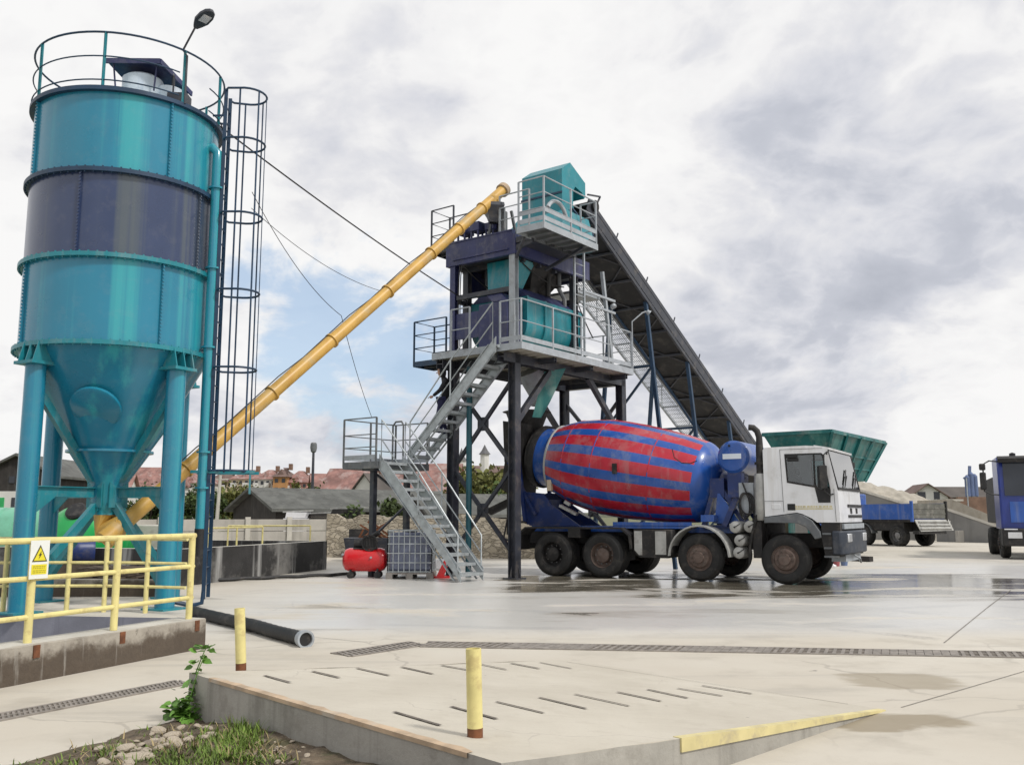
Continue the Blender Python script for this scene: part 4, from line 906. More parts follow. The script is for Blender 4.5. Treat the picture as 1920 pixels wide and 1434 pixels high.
# upper walkway
UZ = 8.32
deck(tower, -.68, 1.68, -1.38, -.60, UZ, .16, 'fender')
MB().bx(-.12, 1.9, -.60, -.14, UZ - .16, UZ - .02).build('walkway_bearer', M['steel'], tower, smooth=False)
g1_ = rails(tower, [(-.66, -.62, UZ), (-.66, -1.36, UZ), (.5, -1.36, UZ), (1.66, -1.36, UZ), (1.66, -.9, UZ)], 1.12, 'lgrey', 1.2, mids=(.33, .66))
m_ = MB(); m_.bar((-.66, -1.38, UZ + .3), (1.66, -1.38, UZ + .3), .012, .09); m_.bar((-.68, -1.35, UZ + .3), (-.68, -.62, UZ + .3), .012, .09); m_.build('kick_board', M['lgrey'], g1_, smooth=False)
m_ = MB(); ph = [V((-.55 + .42 * cos(a_), -1.25, UZ + .28 + .42 * sin(a_))) for a_ in [radians(10 + 16 * k) for k in range(10)]]; m_.path([p + V((.6, 0, 0)) for p in ph], .05, 8); m_.build('guard_hoop', M['lgrey'], tower)
# head housing of the belt and the chute below it
hz0 = 8.62
prof = [(1.52, hz0), (1.52, 10.52), (1.92, 10.80), (2.66, 10.44), (2.66, 10.05), (2.60, 9.98), (2.50, 10.12), (2.16, 10.20), (2.05, 10.05), (2.05, 9.65), (2.18, 9.3), (2.18, hz0)]
m_ = MB(); m_.prism([(p[0], -.42, p[1]) for p in prof], (0, 1.3, 0)); hh = m_.build('belt_housing', M['teal_b'], tower, smooth=False)
m_ = MB(); m_.bx(1.495, 1.52, -.43, .90, 9.85, 9.90); m_.build('housing_trim', M['ladder'], hh, smooth=False)
m_ = MB(); A4 = [(1.2, -.75, 9.25), (2.3, -.75, 9.25), (2.3, .8, 9.25), (1.2, .8, 9.25)]; B4 = [(.65, -.95, 8.50), (2.2, -1.0, 8.50), (2.2, 1.0, 8.50), (.65, 1.0, 8.50)]
m_.add(A4 + B4, [(0, 1, 5, 4), (1, 2, 6, 5), (2, 3, 7, 6), (3, 0, 4, 7), (0, 3, 2, 1), (4, 5, 6, 7)]); m_.build('aggregate_chute', M['teal_b'], tower, bevel=.02)
m_ = MB(); m_.prism([(1.72, -.58, 8.50), (1.72, -.58, 9.42), (2.2, -.58, 9.25), (2.75, -.58, 8.95), (2.75, -.58, 8.50)], (0, 1.3, 0)); mb_ = m_.build('feed_box', M['teal_b'], tower, smooth=False)
m_ = MB(); m_.bar((1.72, -.60, 9.44), (2.75, -.60, 8.97), .05, .04); m_.bar((2.73, -.60, 8.97), (2.73, -.60, 8.5), .05, .04); m_.build('feed_box_trim', M['ladder'], mb_, smooth=False)
# vertical ladder between the floors
m_ = MB(); lx = 1.92
for du in (0, .46): m_.bar((lx + du, -.52, ZP), (lx + du, -.52, 9.3), .05, .05)
z = ZP + .25
while z < 8.3: m_.tube((lx, -.52, z), (lx + .46, -.52, z), .014, 6); z += .28
m_.build('vertical_ladder', M['lgrey'], tower)
m_ = MB()
for z in (7.55, 7.2): m_.bar((2.75, -.14, z), (4.6, -.14, z), .06)
m_.bx(3.0, 4.2, .1, 1.5, 7.55, 7.62); m_.bar((4.5, -.1, 5.5), (4.0, -.1, 8.3), .09); m_.build('ladder_landing', M['lgrey'], tower, smooth=False)
# small service balconies on the left side
def balcony(u0, u1, v0, v1, z, mt):
    d_ = deck(tower, u0, u1, v0, v1, z, .14, 'steel', mt, 'balcony')
    rails(tower, [(u0, v0 + .05, z), (u0, v1, z), (u1, v1, z), (u1, v0 + .05, z)], 1.08, mt, 1.1, mids=(.33, .66), toe=False)
balcony(.0, .8, VL + .22, VL + 1.4, ZP - .02, 'ladder')
balcony(.25, 1.0, VL + .22, VL + 1.05, 8.62, 'steel')

# ================================================================ STAIRCASE
stairs = thing('steel_staircase', 'galvanised two flight staircase climbing to the mixer floor', 'staircase', TW(-1.3, .25, 0), TRZ)
so_ = V((-1.3, .25, 0))
def flight(u0, u1, v0, z0, v1, z1, n):
    a, b = V((0, v0, z0)), V((0, v1, z1)); dd = (b - a).normalized(); up = V((0, -dd.z, dd.y)) if dd.y > 0 else V((0, dd.z, -dd.y))
    for u in (u0, u1):
        m = MB(); k = V((u, 0, 0)); m.prism([k + a - V((0, 0, .0)), k + a + V((0, 0, .30)), k + b + V((0, 0, .18)), k + b - V((0, 0, .20))], (.02, 0, 0))
        for q_ in (.15, -.11): m.bar(k + a + up * q_ + dd * .15, k + b + up * q_ - dd * .15, .06, .014, up=tuple(up))
        m.build('stringer', M['galv'], stairs, so_, smooth=False)
    m = MB()
    for i in range(n):
        f = (i + .6) / n; p = a.lerp(b, f) + V((0, 0, .05)); w_ = .125
        m.bx(u0 + .02, u1, p.y - w_, p.y + w_, p.z - .012, p.z + .012)
        for s_ in (-1, 1): m.bx(u0 + .02, u1, p.y + s_ * w_ - .008, p.y + s_ * w_ + .008, p.z - .05, p.z + .02)
    m.build('treads', M['galv'], stairs, so_, smooth=False)
    for u in (u0 - .01, u1 + .03):
        m = MB(); k = V((u, 0, 0)); pts = [k + a.lerp(b, f) for f in (.03, .5, .97)]
        m.path([pts[0] + V((0, 0, .1)), pts[0] + V((0, 0, .95)), pts[1] + V((0, 0, 1.12)), pts[2] + V((0, 0, 1.10)), pts[2] + V((0, 0, .1))], .02, 6)
        m.path([pts[0] + V((0, 0, .55)), pts[2] + V((0, 0, .62))], .015, 6); m.path([pts[1] + V((0, 0, .1)), pts[1] + V((0, 0, 1.12))], .02, 6)
        m.build('handrail', M['galv'], stairs, so_)
ZL = 2.80
flight(-1.72, -.92, .22, 0.0, 2.85, ZL, 13)
flight(-.72, .02 - .05, 2.85, ZL, .02, ZP, 13)
d_ = deck(stairs, -1.78, .08, 2.86, 4.05, ZL, .17, 'galv', 'fender', 'landing')
for o_ in [d_] + list(d_.children):                 # landing was built in tower coordinates
    for v_ in o_.data.vertices: v_.co -= so_
gl = rails(stairs, [(-1.78, 2.9, ZL), (-1.78, 4.05, ZL), (.08, 4.05, ZL), (.08, 2.9, ZL)], 1.08, 'fender', 1.0, mids=(.33, .62))
for o_ in [gl] + list(gl.children):
    for v_ in o_.data.vertices: v_.co -= so_
m_ = MB(); m_.path([(-.85, 2.88, ZL), (-.85, 2.88, ZL + .95), (-.85, 2.95, ZL + 1.05), (-.85, 3.15, ZL + 1.05), (-.85, 3.25, ZL + .95), (-.85, 3.25, ZL)], .024, 8); m_.build('gate_hoop', M['fender'], stairs, so_)
for u, v in ((-1.5, 3.25), (-.25, 3.3)):
    MB().bar((u, v, 0), (u, v, ZL - .17), .13).build('support_post', M['steel'], stairs, so_, smooth=False)
m_ = MB(); m_.bar((-1.5, 3.25, ZL - .25), (-.25, 3.3, 1.9), .05); m_.bar((-1.5, 3.25, .95), (-.25, 3.3, 1.75), .05); m_.bx(-1.7, -1.3, 3.05, 3.45, ZL - .22, ZL - .17); m_.build('support_brace', M['steel'], stairs, so_, smooth=False)

# person on the upper flight
def skin_person(name, joints, edges, radii, mats, loc):
    me = bpy.data.meshes.new(name); me.from_pydata([tuple(j) for j in joints], edges, []); ob = bpy.data.objects.new(name, me); C.objects.link(ob); ob.location = loc
    sk = ob.modifiers.new('skin', 'SKIN'); sk.use_smooth_shade = True
    for d_, r_ in zip(me.skin_vertices[0].data, radii): d_.radius = (r_, r_) if not isinstance(r_, tuple) else r_
    me.skin_vertices[0].data[0].use_root = True
    ob.modifiers.new('sub', 'SUBSURF').render_levels = 2; ob.modifiers['sub'].levels = 1
    for m in mats: me.materials.append(m)
    return ob
ft = TW(-.18, 2.15, ZL + .72)                        # tread height there
hd_ = at(815, 672, ft.y + .05) - ft
pe = thing('person', 'person in black jacket and navy trousers bending on the upper flight of stairs', 'person', ft)
hip = V((.02, 0, .88)); ch = V((.10, .02, 1.28)); nk = V((.02, 0, 1.44))
J = [hip, V((.08, 0, 1.06)), ch, nk, V((-.03, 0, 1.50)),
     V((.08, -.19, 1.34)), V((-.06, -.27, 1.10)), V((-.24, -.22, .96)),
     V((.10, .20, 1.34)), V((.10, .28, 1.08)), V((-.08, .25, .92))]
body = skin_person('jacket', J, [(0, 1), (1, 2), (2, 3), (3, 4), (2, 5), (5, 6), (6, 7), (2, 8), (8, 9), (9, 10)], [(.16, .12), (.155, .115), (.17, .12), .07, .06, .075, .055, .042, .075, .055, .042], [M['jacket']], (0, 0, 0)); body.parent = pe
J = [V((.02, 0, .90)), V((-.02, -.1, .84)), V((-.10, -.12, .50)), V((-.02, -.12, .10)), V((-.12, -.12, .05)), V((.02, .1, .84)), V((-.02, .12, .46)), V((.08, .12, .10)), V((-.02, .12, .05))]
lgs = skin_person('trousers', J, [(0, 1), (1, 2), (2, 3), (3, 4), (0, 5), (5, 6), (6, 7), (7, 8)], [.14, .1, .075, .055, .045, .1, .075, .055, .045], [M['trousers']], (0, 0, 0)); lgs.parent = pe
m_ = MB(); m_.lathe([(.0, -.12), (.06, -.11), (.082, -.04), (.088, .03), (.075, .09), (.04, .12), (0, .13)], (-.06, 0, 1.60), (-.15, 0, 1), 16); m_.bx(-.175, -.15, -.012, .012, 1.57, 1.60); m_.build('head', M['skin'], pe)
m_ = MB(); m_.lathe([(.075, -.13), (.098, -.06), (.105, .03), (.09, .10), (.05, .14), (0, .15)], (-.025, 0, 1.61), (-.1, 0, 1), 16); m_.build('black_cap', M['jacket'], pe)
for y_, x_, z_ in ((-.22, -.27, .94), (.25, -.12, .90)):
    m_ = MB(); m_.lathe([(.0, -.04), (.03, -.03), (.038, .02), (.03, .05), (.0, .06)], (x_, y_, z_), (-.9, 0, -.3), 8)
    for k in range(4): m_.path([(x_ - .04, y_ - .03 + k * .02, z_ - .01), (x_ - .075, y_ - .03 + k * .02, z_ - .02 + .004 * k), (x_ - .095, y_ - .028 + k * .018, z_ - .045)], [.009, .008, .006], 5)
    m_.path([(x_ - .01, y_ + .035, z_ + .01), (x_ - .04, y_ + .055, z_ + .01)], [.01, .007], 5); m_.build('hand', M['skin'], pe)

# ================================================================ BELT CONVEYOR
cv0 = V((17.6, .2, 0)); SL = .547; U0, Z0 = 2.78, 9.99
def cz(u): return Z0 - (u - U0) * SL
conv = thing('belt_conveyor', 'long dark inclined belt conveyor rising from the green hopper to the tower top', 'conveyor', TW(*cv0), TRZ)
UE = 17.4; va, vb = -.45, .85; cd_ = V((1, 0, -SL)).normalized(); cn = V((SL, 0, 1)).normalized()
def cp(u, v, k=0.0): return V((u, v, cz(u))) + cn * k
for v in (va, vb):
    m_ = MB()
    m_.bar(cp(U0, v, 0), cp(UE, v, 0), .07, .12, up=tuple(cn)); m_.bar(cp(U0, v, -.42), cp(UE, v, -.42), .07, .10, up=tuple(cn))
    u = U0 + .1; k = 0
    while u < UE - .7:
        m_.bar(cp(u, v, -.40), cp(u, v, 0), .05, .05); m_.bar(cp(u + (0 if k % 2 else .7), v, -.40), cp(u + (.7 if k % 2 else 0), v, 0), .04, .04); u += .7; k += 1
    m_.bar(cp(U0, v + (.02 if v > 0 else -.02), -.2), cp(UE, v + (.02 if v > 0 else -.02), -.2), .015, .26, up=tuple(cn))
    m_.build('side_truss', M['steel'], conv, cv0, smooth=False)
m_ = MB(); m_.bar(cp(U0 + .15, .2, .08), cp(UE, .2, .08), 1.0, .03, up=tuple(cn)); m_.bar(cp(U0, .2, -.12), cp(UE, .2, -.12), 1.1, .02, up=tuple(cn)); m_.bar(cp(U0, .2, -.40), cp(UE, .2, -.40), 1.22, .012, up=tuple(cn)); m_.build('belt', M['belt'], conv, cv0, smooth=False)
m_ = MB(); u = U0 + .4
while u < UE - .3: m_.bar(cp(u, va, -.46), cp(u, vb, -.46), .07, .06); u += 1.05
u = U0 + .9; k = 0
while u < UE - 1.2: m_.bar(cp(u, va if k % 2 else vb, -.44), cp(u + 1.05, vb if k % 2 else va, -.44), .04, .03); u += 1.05; k += 1
m_.build('cross_ribs', M['steel'], conv, cv0, smooth=False)
m_ = MB(); u = U0 + .3
while u < UE:
    m_.tube(cp(u, va + .1, .03), cp(u, vb - .1, .03), .05, 8)
    u += .9
m_.build('idlers', M['black'], conv, cv0)
m_ = MB()
for k in range(8):
    u = 4.2 + k * 1.7; MB().bar(cp(u, va, .05), cp(u, va, .26), .03).build('guide_post', M['steel'], conv, cv0, smooth=False)
m_.bar(cp(U0 - .1, va, .1), cp(U0 + .35, va, .52), .04); m_.bar(cp(U0 + .3, va, 0), cp(U0 + .35, va, .52), .04); m_.build('belt_guard', M['steel'], conv, cv0, smooth=False)
# grated walkway along the far side
wv0, wv1 = .95, 1.62; wk = MB(); US = 4.6
for v in (wv0, wv1): wk.bar(cp(US, v, -.42), cp(UE, v, -.42), .05, .08, up=tuple(cn))
u = US
while u < UE: wk.bar(cp(u, wv0, -.42), cp(u, wv1, -.42), .05, .05); u += 1.05
for k in range(9):
    v = wv0 + .08 + k * .065; wk.bar(cp(US, v, -.40), cp(UE, v, -.40), .012, .02, up=tuple(cn))
u = US
while u < UE: wk.bar(cp(u, wv0, -.40), cp(u, wv1, -.40), .02, .012); u += .21
wk = wk.build('walkway', M['lgrey'], conv, cv0, smooth=False)
m_ = MB(); m_.path([cp(US, wv1, .62), cp(UE, wv1, .62)], .018, 6); m_.path([cp(US, wv1, .15), cp(UE, wv1, .15)], .014, 6); u = US
while u < UE: m_.bar(cp(u, wv1, -.45), cp(u, wv1, -.45) + V((0, 0, 1.15)), .03); u += 2.1
m_.build('walkway_rail', M['lgrey'], wk, cv0)
for u_, r_ in ((U0 + .22, .16), (UE, .2)): MB().tube(cp(u_, va - .1, 0), cp(u_, vb + .1, 0), r_, 20).build('drum_pulley', M['black'], conv, cv0)
for u in (5.95, 8.6, 11.6, 14.4):
    zt = cz(u) - .5; m_ = MB(); a_, b_ = V((u, va + .05, zt)), V((u, vb - .05, zt)); s_ = zt * .10
    fa, fb = V((u - .1, va - s_, 0)), V((u + .1, vb + s_, 0))
    m_.bar(a_, fa, .10); m_.bar(b_, fb, .10)
    n_ = max(2, int(zt / 1.9))
    for k in range(1, n_): m_.bar(a_.lerp(fa, k / n_), b_.lerp(fb, k / n_), .07)
    for k in range(n_): m_.bar(a_.lerp(fa, k / n_), b_.lerp(fb, (k + 1) / n_), .06) if k % 2 else m_.bar(b_.lerp(fb, k / n_), a_.lerp(fa, (k + 1) / n_), .06)
    m_.build('trestle', M['ladder'], conv, cv0, smooth=False)

# ================================================================ YELLOW SCREW CONVEYOR
s0, s1 = at(222, 990, 15.75), at(945, 355, 23.1)
aug = thing('screw_conveyor', 'long yellow tube screw conveyor rising from the silo outlet to the tower', 'screw conveyor', V((s0.x, s0.y, 0)))
ao = V((s0.x, s0.y, 0)); ax = (s1 - s0).normalized(); LG = (s1 - s0).length
au = MB(); au.tube(s0, s1, .132, 22); au.build('tube', M['yellow'], aug, ao)
for f in (.12, .30, .445, .60, .735, .83, .915):
    p = s0 + ax * LG * f; m_ = MB(); m_.tube(p - ax * .02, p + ax * .02, .163, 22); m_.build('flange', M['yellow'], aug, ao)
m_ = MB(); m_.lathe([(.135, -.1), (.18, -.1), (.18, .03), (.15, .05), (0, .05)], s1, ax, 22); m_.build('end_cap', M['rustor'], aug, ao)
m_ = MB(); ic = V((SC.x, SC.y, 0)); m_.path([ic + V((0, 0, 1.50)), ic + V((0, -.02, 1.22)), s0 + ax * .1], [.2, .2, .17], 16); m_.lathe([(.0, -.32), (.165, -.3), (.165, 0)], s0, ax, 20); m_.build('inlet_boot', M['yellow'], aug, ao)
p = s0 + ax * (LG - .55); m_ = MB(); m_.tube(p, p + V((.02, -.05, -.34)), .17, 16, .13); m_.build('outlet', M['yellow'], aug, ao)
m_ = MB(); oc = p + V((0, 0, -.22)); m_.lathe([(.1, .14), (.34, .06), (.36, -.02), (.2, -.26), (.13, -.42)], oc, n=4, a0=.6); m_.build('rubber_boot', M['steel'], aug, ao, smooth=False)
m_ = MB(); p0, p1 = s0 + ax * LG * .08 + V((0, 0, .21)), s0 + ax * LG * .9 + V((0, 0, .19)); m_.path([p0 + (p1 - p0) * k / 14 + V((0, 0, .03 * sin(k * 2.1))) for k in range(15)], .012, 5); m_.build('power_cable', M['black'], aug, ao)
# cables
def cable(a, b, sag, r, label, n=18):
    a, b = V(a), V(b); m = MB(); m.path([a.lerp(b, k / n) - V((0, 0, sag * 4 * (k / n) * (1 - k / n))) for k in range(n + 1)], r, 5)
    return tag(m.build('cable', M['black'], None), label, 'cable')
cable(SC + V((RS, .1, 8.52)), TW(.4, VL - .1, 7.05), .10, .016, 'taut black power cable from the silo top to the tower')
cable(SC + V((LX + .5, 0, 7.2)), at(640, 592, 19.4), .25, .007, 'thin slack wire from the silo ladder to the screw conveyor')
cable(at(640, 592, 19.4), at(697, 782, 23.4), .12, .007, 'thin wire dropping from the screw conveyor to the stair landing')
cable(SC + V((LX + .5, 0, 6.9)), at(712, 545, 19.9), .2, .006, 'thin wire from the silo ladder to the upper screw conveyor')

# ================================================================ CONCRETE MIXER TRUCK (local x forward, -y the near side)
truck = thing('mixer_truck', 'white cab concrete mixer truck with red and blue striped drum', 'mixer truck', (6.57, 21.60, 0), radians(-31))
TRI = Matrix.Rotation(radians(31), 3, 'Z')
def truck_at(px, py, y):                             # picture point on the truck's own upright plane at local y
    n_ = TRI.inverted() @ V((0, 1, 0)); o_ = V((6.57, 21.60, 0)) + n_ * y
    return TRI @ (onplane(px, py, o_, n_) - V((6.57, 21.60, 0)))
AX = (0.0, -1.95, -4.38, -5.75); WR = .535
def wheel(parent, x, y, side, wdt, rear, rmat='rim', R=WR, lugs=10, name='wheel'):
    # side -1: outer face looks to -y
    h = wdt / 2; a = V((0, side, 0)); c = V((x, y, R)); k = R / .535
    tr = MB(); P = [(.30 * k, -h + .02), (.34 * k, -h), (.47 * k, -h + .005), (.515 * k, -h + .05), (R, -h + .07)]
    nb = 5
    for i in range(nb):
        f0, f1 = -h + .07 + (2 * h - .14) * i / nb, -h + .07 + (2 * h - .14) * (i + 1) / nb
        P += [(R, f0 + .005), (R, f1 - .012), (R - .014, f1 - .008), (R - .014, f1 - .002)]
    P += [(R, h - .07), (.515 * k, h - .05), (.47 * k, h - .005), (.44 * k, h), (.34 * k, h), (.30 * k, h - .02)]
    tr.lathe(P, c, a, 48); wl = tr.build('wheel', M['tyre'], parent)
    rm = MB()
    if rear: rm.lathe([(.31 * k, h - .03), (.295 * k, h - .01), (.285 * k, h - .05), (.26 * k, h - .15), (.19 * k, h - .17), (.17 * k, h - .05), (.11 * k, h - .03), (0, h - .02)], c, a, 32); lr, lt_ = .215 * k, h - .165
    else: rm.lathe([(.31 * k, h - .03), (.30 * k, h - .01), (.285 * k, h - .04), (.25 * k, h - .05), (.215 * k, h + .015), (.13 * k, h + .02), (.12 * k, h + .055), (0, h + .06)], c, a, 32); lr, lt_ = .175 * k, h + .012
    if lugs:
        nt = MB()
        for i in range(lugs):
            t = 2 * pi * i / lugs; q = c + V((cos(t) * lr, 0, sin(t) * lr)) + a * lt_; nt.tube(q, q + a * .035, .018 * k, 6)
        if not rear:
            for i in range(lugs):
                t = 2 * pi * (i + .5) / lugs; q = c + V((cos(t) * .262 * k, 0, sin(t) * .262 * k)) + a * (h - .046); nt.tube(q, q + a * .004, .026 * k, 10)
        rm.mat(1).add(nt.v, nt.f)
    rm.build('rim', [M[rmat], M['hub'] if rear else M['rim']], wl)
    return wl
for i, x in enumerate(AX):
    r_ = i > 1
    for sg in (-1, 1): wheel(truck, x, sg * (.98 if r_ else 1.06), sg, .58 if r_ else .31, r_, 'chassis' if r_ and i == 3 else 'rim')
ch_ = MB()
for y in (-.42, .42): ch_.bx(-7.15, 1.2, y - .04, y + .04, .78, 1.08)
for x in (-6.9, -5.2, -3.6, -2.8, -1.0, .6): ch_.bx(x - .05, x + .05, -.42, .42, .82, 1.04)
for x in AX: ch_.tube((x, -.9, WR), (x, .9, WR), .085, 12); ch_.bx(x - .14, x + .14, -.2, .2, WR - .16, WR + .18)
ch_.bx(-3.9, -2.5, -.7, .7, .6, .9); ch_.build('chassis', M['chassis'], truck, smooth=False)
ch_ = MB()
for y in (-.42, .42): ch_.bx(-7.0, -.75, y - .07, y + .07, 1.082, 1.22)
ch_.bx(-4.3, -2.2, -1.0, -.94, 1.18, 1.33); ch_.bx(-4.3, -2.2, -1.0, .6, 1.225, 1.25); ch_.build('subframe', M['blue'], truck, smooth=False)
# mudguards
def arch(x, r, a0, a1, y0, y1, th, mt, name='mudguard', n=14):
    m = MB(); A = [a0 + (a1 - a0) * k / n for k in range(n + 1)]
    pr = [V((x + (r + th) * cos(t), y0, WR + (r + th) * sin(t))) for t in A] + [V((x + r * cos(t), y0, WR + r * sin(t))) for t in A[::-1]]
    for k in range(n):
        q = [pr[k], pr[k + 1], pr[2 * n - k], pr[2 * n + 1 - k]]; m.prism(q, (0, y1 - y0, 0))
    bm_ = m.build(name, M[mt], truck); return bm_
arch(AX[1], .70, radians(2), radians(178), -1.26, -.80, .035, 'pfender'); arch(AX[1], .70, radians(2), radians(178), .80, 1.26, .035, 'pfender')
for sg in (-1, 1):
    m_ = MB(); y0, y1 = sorted((sg * .66, sg * 1.27)); m_.bx(-6.75, -3.95, y0, y1, 1.16, 1.20)
    m_.prism([(-3.95, y0, 1.20), (-3.70, y0, 1.02), (-3.68, y0, .70), (-3.72, y0, .70), (-3.75, y0, 1.0), (-3.97, y0, 1.16)], (0, y1 - y0, 0))
    m_.prism([(-6.75, y0, 1.20), (-6.98, y0, 1.02), (-7.02, y0, .62), (-6.98, y0, .62), (-6.93, y0, 1.0), (-6.73, y0, 1.16)], (0, y1 - y0, 0))
    m_.bx(-5.45, -5.1, y0, y1, .95, 1.16); m_.build('mudguard', M['chassis'], truck, smooth=False)
# tanks and boxes between the axles
m_ = MB(); m_.prism([(-3.66, -1.18, 1.16), (-2.62, -1.18, 1.16), (-2.62, -1.18, .62), (-2.72, -1.18, .50), (-3.52, -1.18, .50), (-3.66, -1.18, .62)], (0, .6, 0)); tk_ = m_.build('fuel_tank', M['chassis'], truck, bevel=.03)
m_ = MB(); m_.prism([(-3.62, -1.20, 1.12), (-3.42, -1.20, 1.12), (-3.42, -1.20, .56), (-3.50, -1.20, .56), (-3.62, -1.20, .68)], (0, .03, 0)); m_.build('tank_strap', M['pfender'], tk_, smooth=False)
m_ = MB(); m_.prism([(-3.06, -1.20, 1.12), (-2.78, -1.20, 1.12), (-2.78, -1.20, .58), (-3.06, -1.20, .58)], (0, .03, 0)); m_.build('tank_strap', M['pfender'], tk_, smooth=False)
for px, py in ((1378, 988), (1405, 987), (1387, 1013), (1385, 1036)):
    q = truck_at(px, py, -1.12); m_ = MB(); m_.lathe([(0, .035), (.08, .03), (.125, 0), (.135, -.04), (.135, -.5), (0, -.5)], (q.x, -1.12, q.z), (0, -1, 0), 22); at_ = m_.build('air_tank', M['pfender'], truck)
    m_ = MB(); m_.tube((q.x, -1.15, q.z), (q.x, -1.175, q.z), .02, 8); m_.path([(q.x, -1.17, q.z), (q.x + .06, -1.18, q.z + .03), (q.x + .12, -1.12, q.z + .08)], .010, 5); m_.build('air_fitting', M['black'], at_)
m_ = MB(); m_.bx(-1.22, -.5, -.72, .6, .72, 1.28); m_.bx(-.72, -.52, -1.1, .9, .55, 1.42); m_.path([(-.6, -1.12, 1.5), (-.72, -1.14, 1.1), (-.78, -1.14, .8), (-.8, -1.14, .42)], .03, 6); m_.build('step_and_pipes', M['chassis'], truck, smooth=False)
# exhaust
m_ = MB(); m_.lathe([(0, 1.36), (.13, 1.38), (.145, 1.42), (.145, 2.36), (.12, 2.42), (.10, 2.42)], (-.52, -1.02, 0), n=20); ex = m_.build('exhaust_silencer', M['alu'], truck)
m_ = MB(); m_.path([(-.52, -1.02, 2.4), (-.52, -1.02, 2.95), (-.52, -1.02, 3.24), (-.56, -1.03, 3.38), (-.64, -1.05, 3.46), (-.74, -1.07, 3.47)], [.085, .085, .07, .07, .07, .07], 14); m_.tube((-.52, -1.02, 2.62), (-.52, -1.02, 2.68), .125, 14); m_.build('exhaust_stack', M['chassis'], ex)
# drum
DX0, DX1 = V((-1.74, 0, 2.21)), V((-6.83, 0, 3.08)); dax = (DX1 - DX0).normalized()
prof = [(0, .02), (.34, .02), (.52, .06), (.74, .15), (.90, .30), (.955, .38), (.975, .43), (.985, .45), (1.085, .95), (1.15, 1.5), (1.205, 2.1), (1.23, 2.6), (1.23, 3.0), (1.18, 3.45), (1.11, 3.87), (.98, 4.25), (.87, 4.50), (.855, 4.53), (.79, 4.54), (.77, 4.6), (.77, 4.92), (.74, 4.95)]
ns = 98; js, je = 7, 15
def dm_(i, j):
    if js <= j <= je: return 1 if i % 7 >= 3 else 0
    return 0
def dm2_(i, j): return 1 if i % 7 >= 3 else 0
m_ = MB(); m_.lathe(prof, DX0, dax, ns, matf=dm_, a0=.05); drum = m_.build('drum', [M['blue'], M['red']], truck, ang=28)
m_ = MB(); m_.lathe([(.885, 4.43), (.905, 4.45), (.905, 4.49), (.885, 4.51)], DX0, dax, 64); m_.build('weld_ring', M['pfender'], drum)
for t_, r_ in ((1.5, 1.15), (3.0, 1.23), (3.87, 1.11)):
    m_ = MB(); m_.lathe([(r_ - .01, t_ - .02), (r_ + .006, t_ - .008), (r_ + .006, t_ + .008), (r_ - .01, t_ + .02)], DX0, dax, 72, matf=dm2_, a0=.05); m_.build('weld_seam', [M['blue'], M['red']], drum)
m_ = MB(); m_.lathe([(.75, 4.88), (.835, 4.88), (.835, 5.02), (.75, 5.02)], DX0, dax, 48); m_.build('roller_ring', M['chassis'], drum)
m_ = MB(); m_.lathe([(.72, 4.96), (.77, 5.04), (.77, 5.14), (.69, 5.2), (.6, 5.22), (.58, 5.08)], DX0, dax, 40); m_.build('drum_mouth', M['chassis'], drum)
m_ = MB(); q = truck_at(1152, 878, -1.25); m_.bx(q.x - .05, q.x + .05, -1.285, -1.20, q.z - .13, q.z + .12); m_.build('hatch', M['black'], drum); m_ = MB(); q = [truck_at(*p, -1.08) for p in ((1262, 842), (1266, 858), (1280, 868), (1296, 869), (1308, 864))]; m_.path([V((p.x, -1.135, p.z)) for p in q], .012, 5); m_.build('grab_handle', M['black'], drum)
# front stand, gearbox and water tank
m_ = MB(); 
for y in (-.55, .55):
    m_.bar((-1.75, y, 2.15), (-2.05, y, 1.2), .14, .10); m_.bar((-1.60, y, 2.15), (-1.0, y, 1.2), .14, .10); m_.bx(-1.85, -1.5, y - .09, y + .09, 1.9, 2.35)
m_.bx(-1.8, -1.5, -.6, .6, 2.0, 2.3); m_.bx(-2.1, -.95, -.62, .62, 1.2, 1.26); m_.build('front_stand', M['dblue'], truck, smooth=False)
m_ = MB(); m_.prism([(-1.66, -.66, 2.0), (-1.60, -.66, 2.0), (-1.12, -.66, 1.3), (-1.75, -.66, 1.3)], (0, .04, 0)); m_.bx(-1.98, -1.66, -.95, -.6, 1.34, 1.5); m_.build('stand_plate', M['blue'], truck, bevel=.01)
m_ = MB(); m_.tube(DX0, DX0 - dax * .55, .34, 20, .26); m_.bx(-1.62, -1.2, -.3, .3, 1.95, 2.45); m_.build('gearbox', M['dblue'], truck)
q = truck_at(1374, 856, -1.0); WT = V((q.x, -1.0, q.z))
m_ = MB(); m_.lathe([(0, .07), (.20, .055), (.32, .02), (.375, -.05), (.375, -1.75), (.3, -1.8), (0, -1.82)], WT, (0, -1, 0), 40); wtk = m_.build('water_tank', M['blue'], truck)
MB().bx(WT.x - .215, WT.x + .215, -1.078, -1.062, WT.z - .055, WT.z + .065).build('label_plate', M['label'], wtk, smooth=False)
m_ = MB(); m_.tube((WT.x - .06, -1.04, WT.z + .25), (WT.x - .06, -1.075, WT.z + .25), .025, 10); m_.build('filler_cap', M['black'], wtk)
m_ = MB(); m_.bx(WT.x - .16, WT.x + .16, -.95, -.7, 1.9, WT.z - .3); m_.bar((WT.x, -.8, 1.9), (WT.x - .3, -.8, 1.25), .12); m_.bar((WT.x, -.8, 2.2), (WT.x + .25, -.8, 1.25), .08); m_.build('tank_stand', M['dblue'], truck, smooth=False)
cb = MB(); b0, b1 = truck_at(1384, 905, -1.0), truck_at(1414, 962, -1.0); cb.bx(b0.x, b1.x, -.98, -.6, b1.z, b0.z); cb = cb.build('control_box', M['lgrey'], truck, bevel=.01)
m_ = MB()
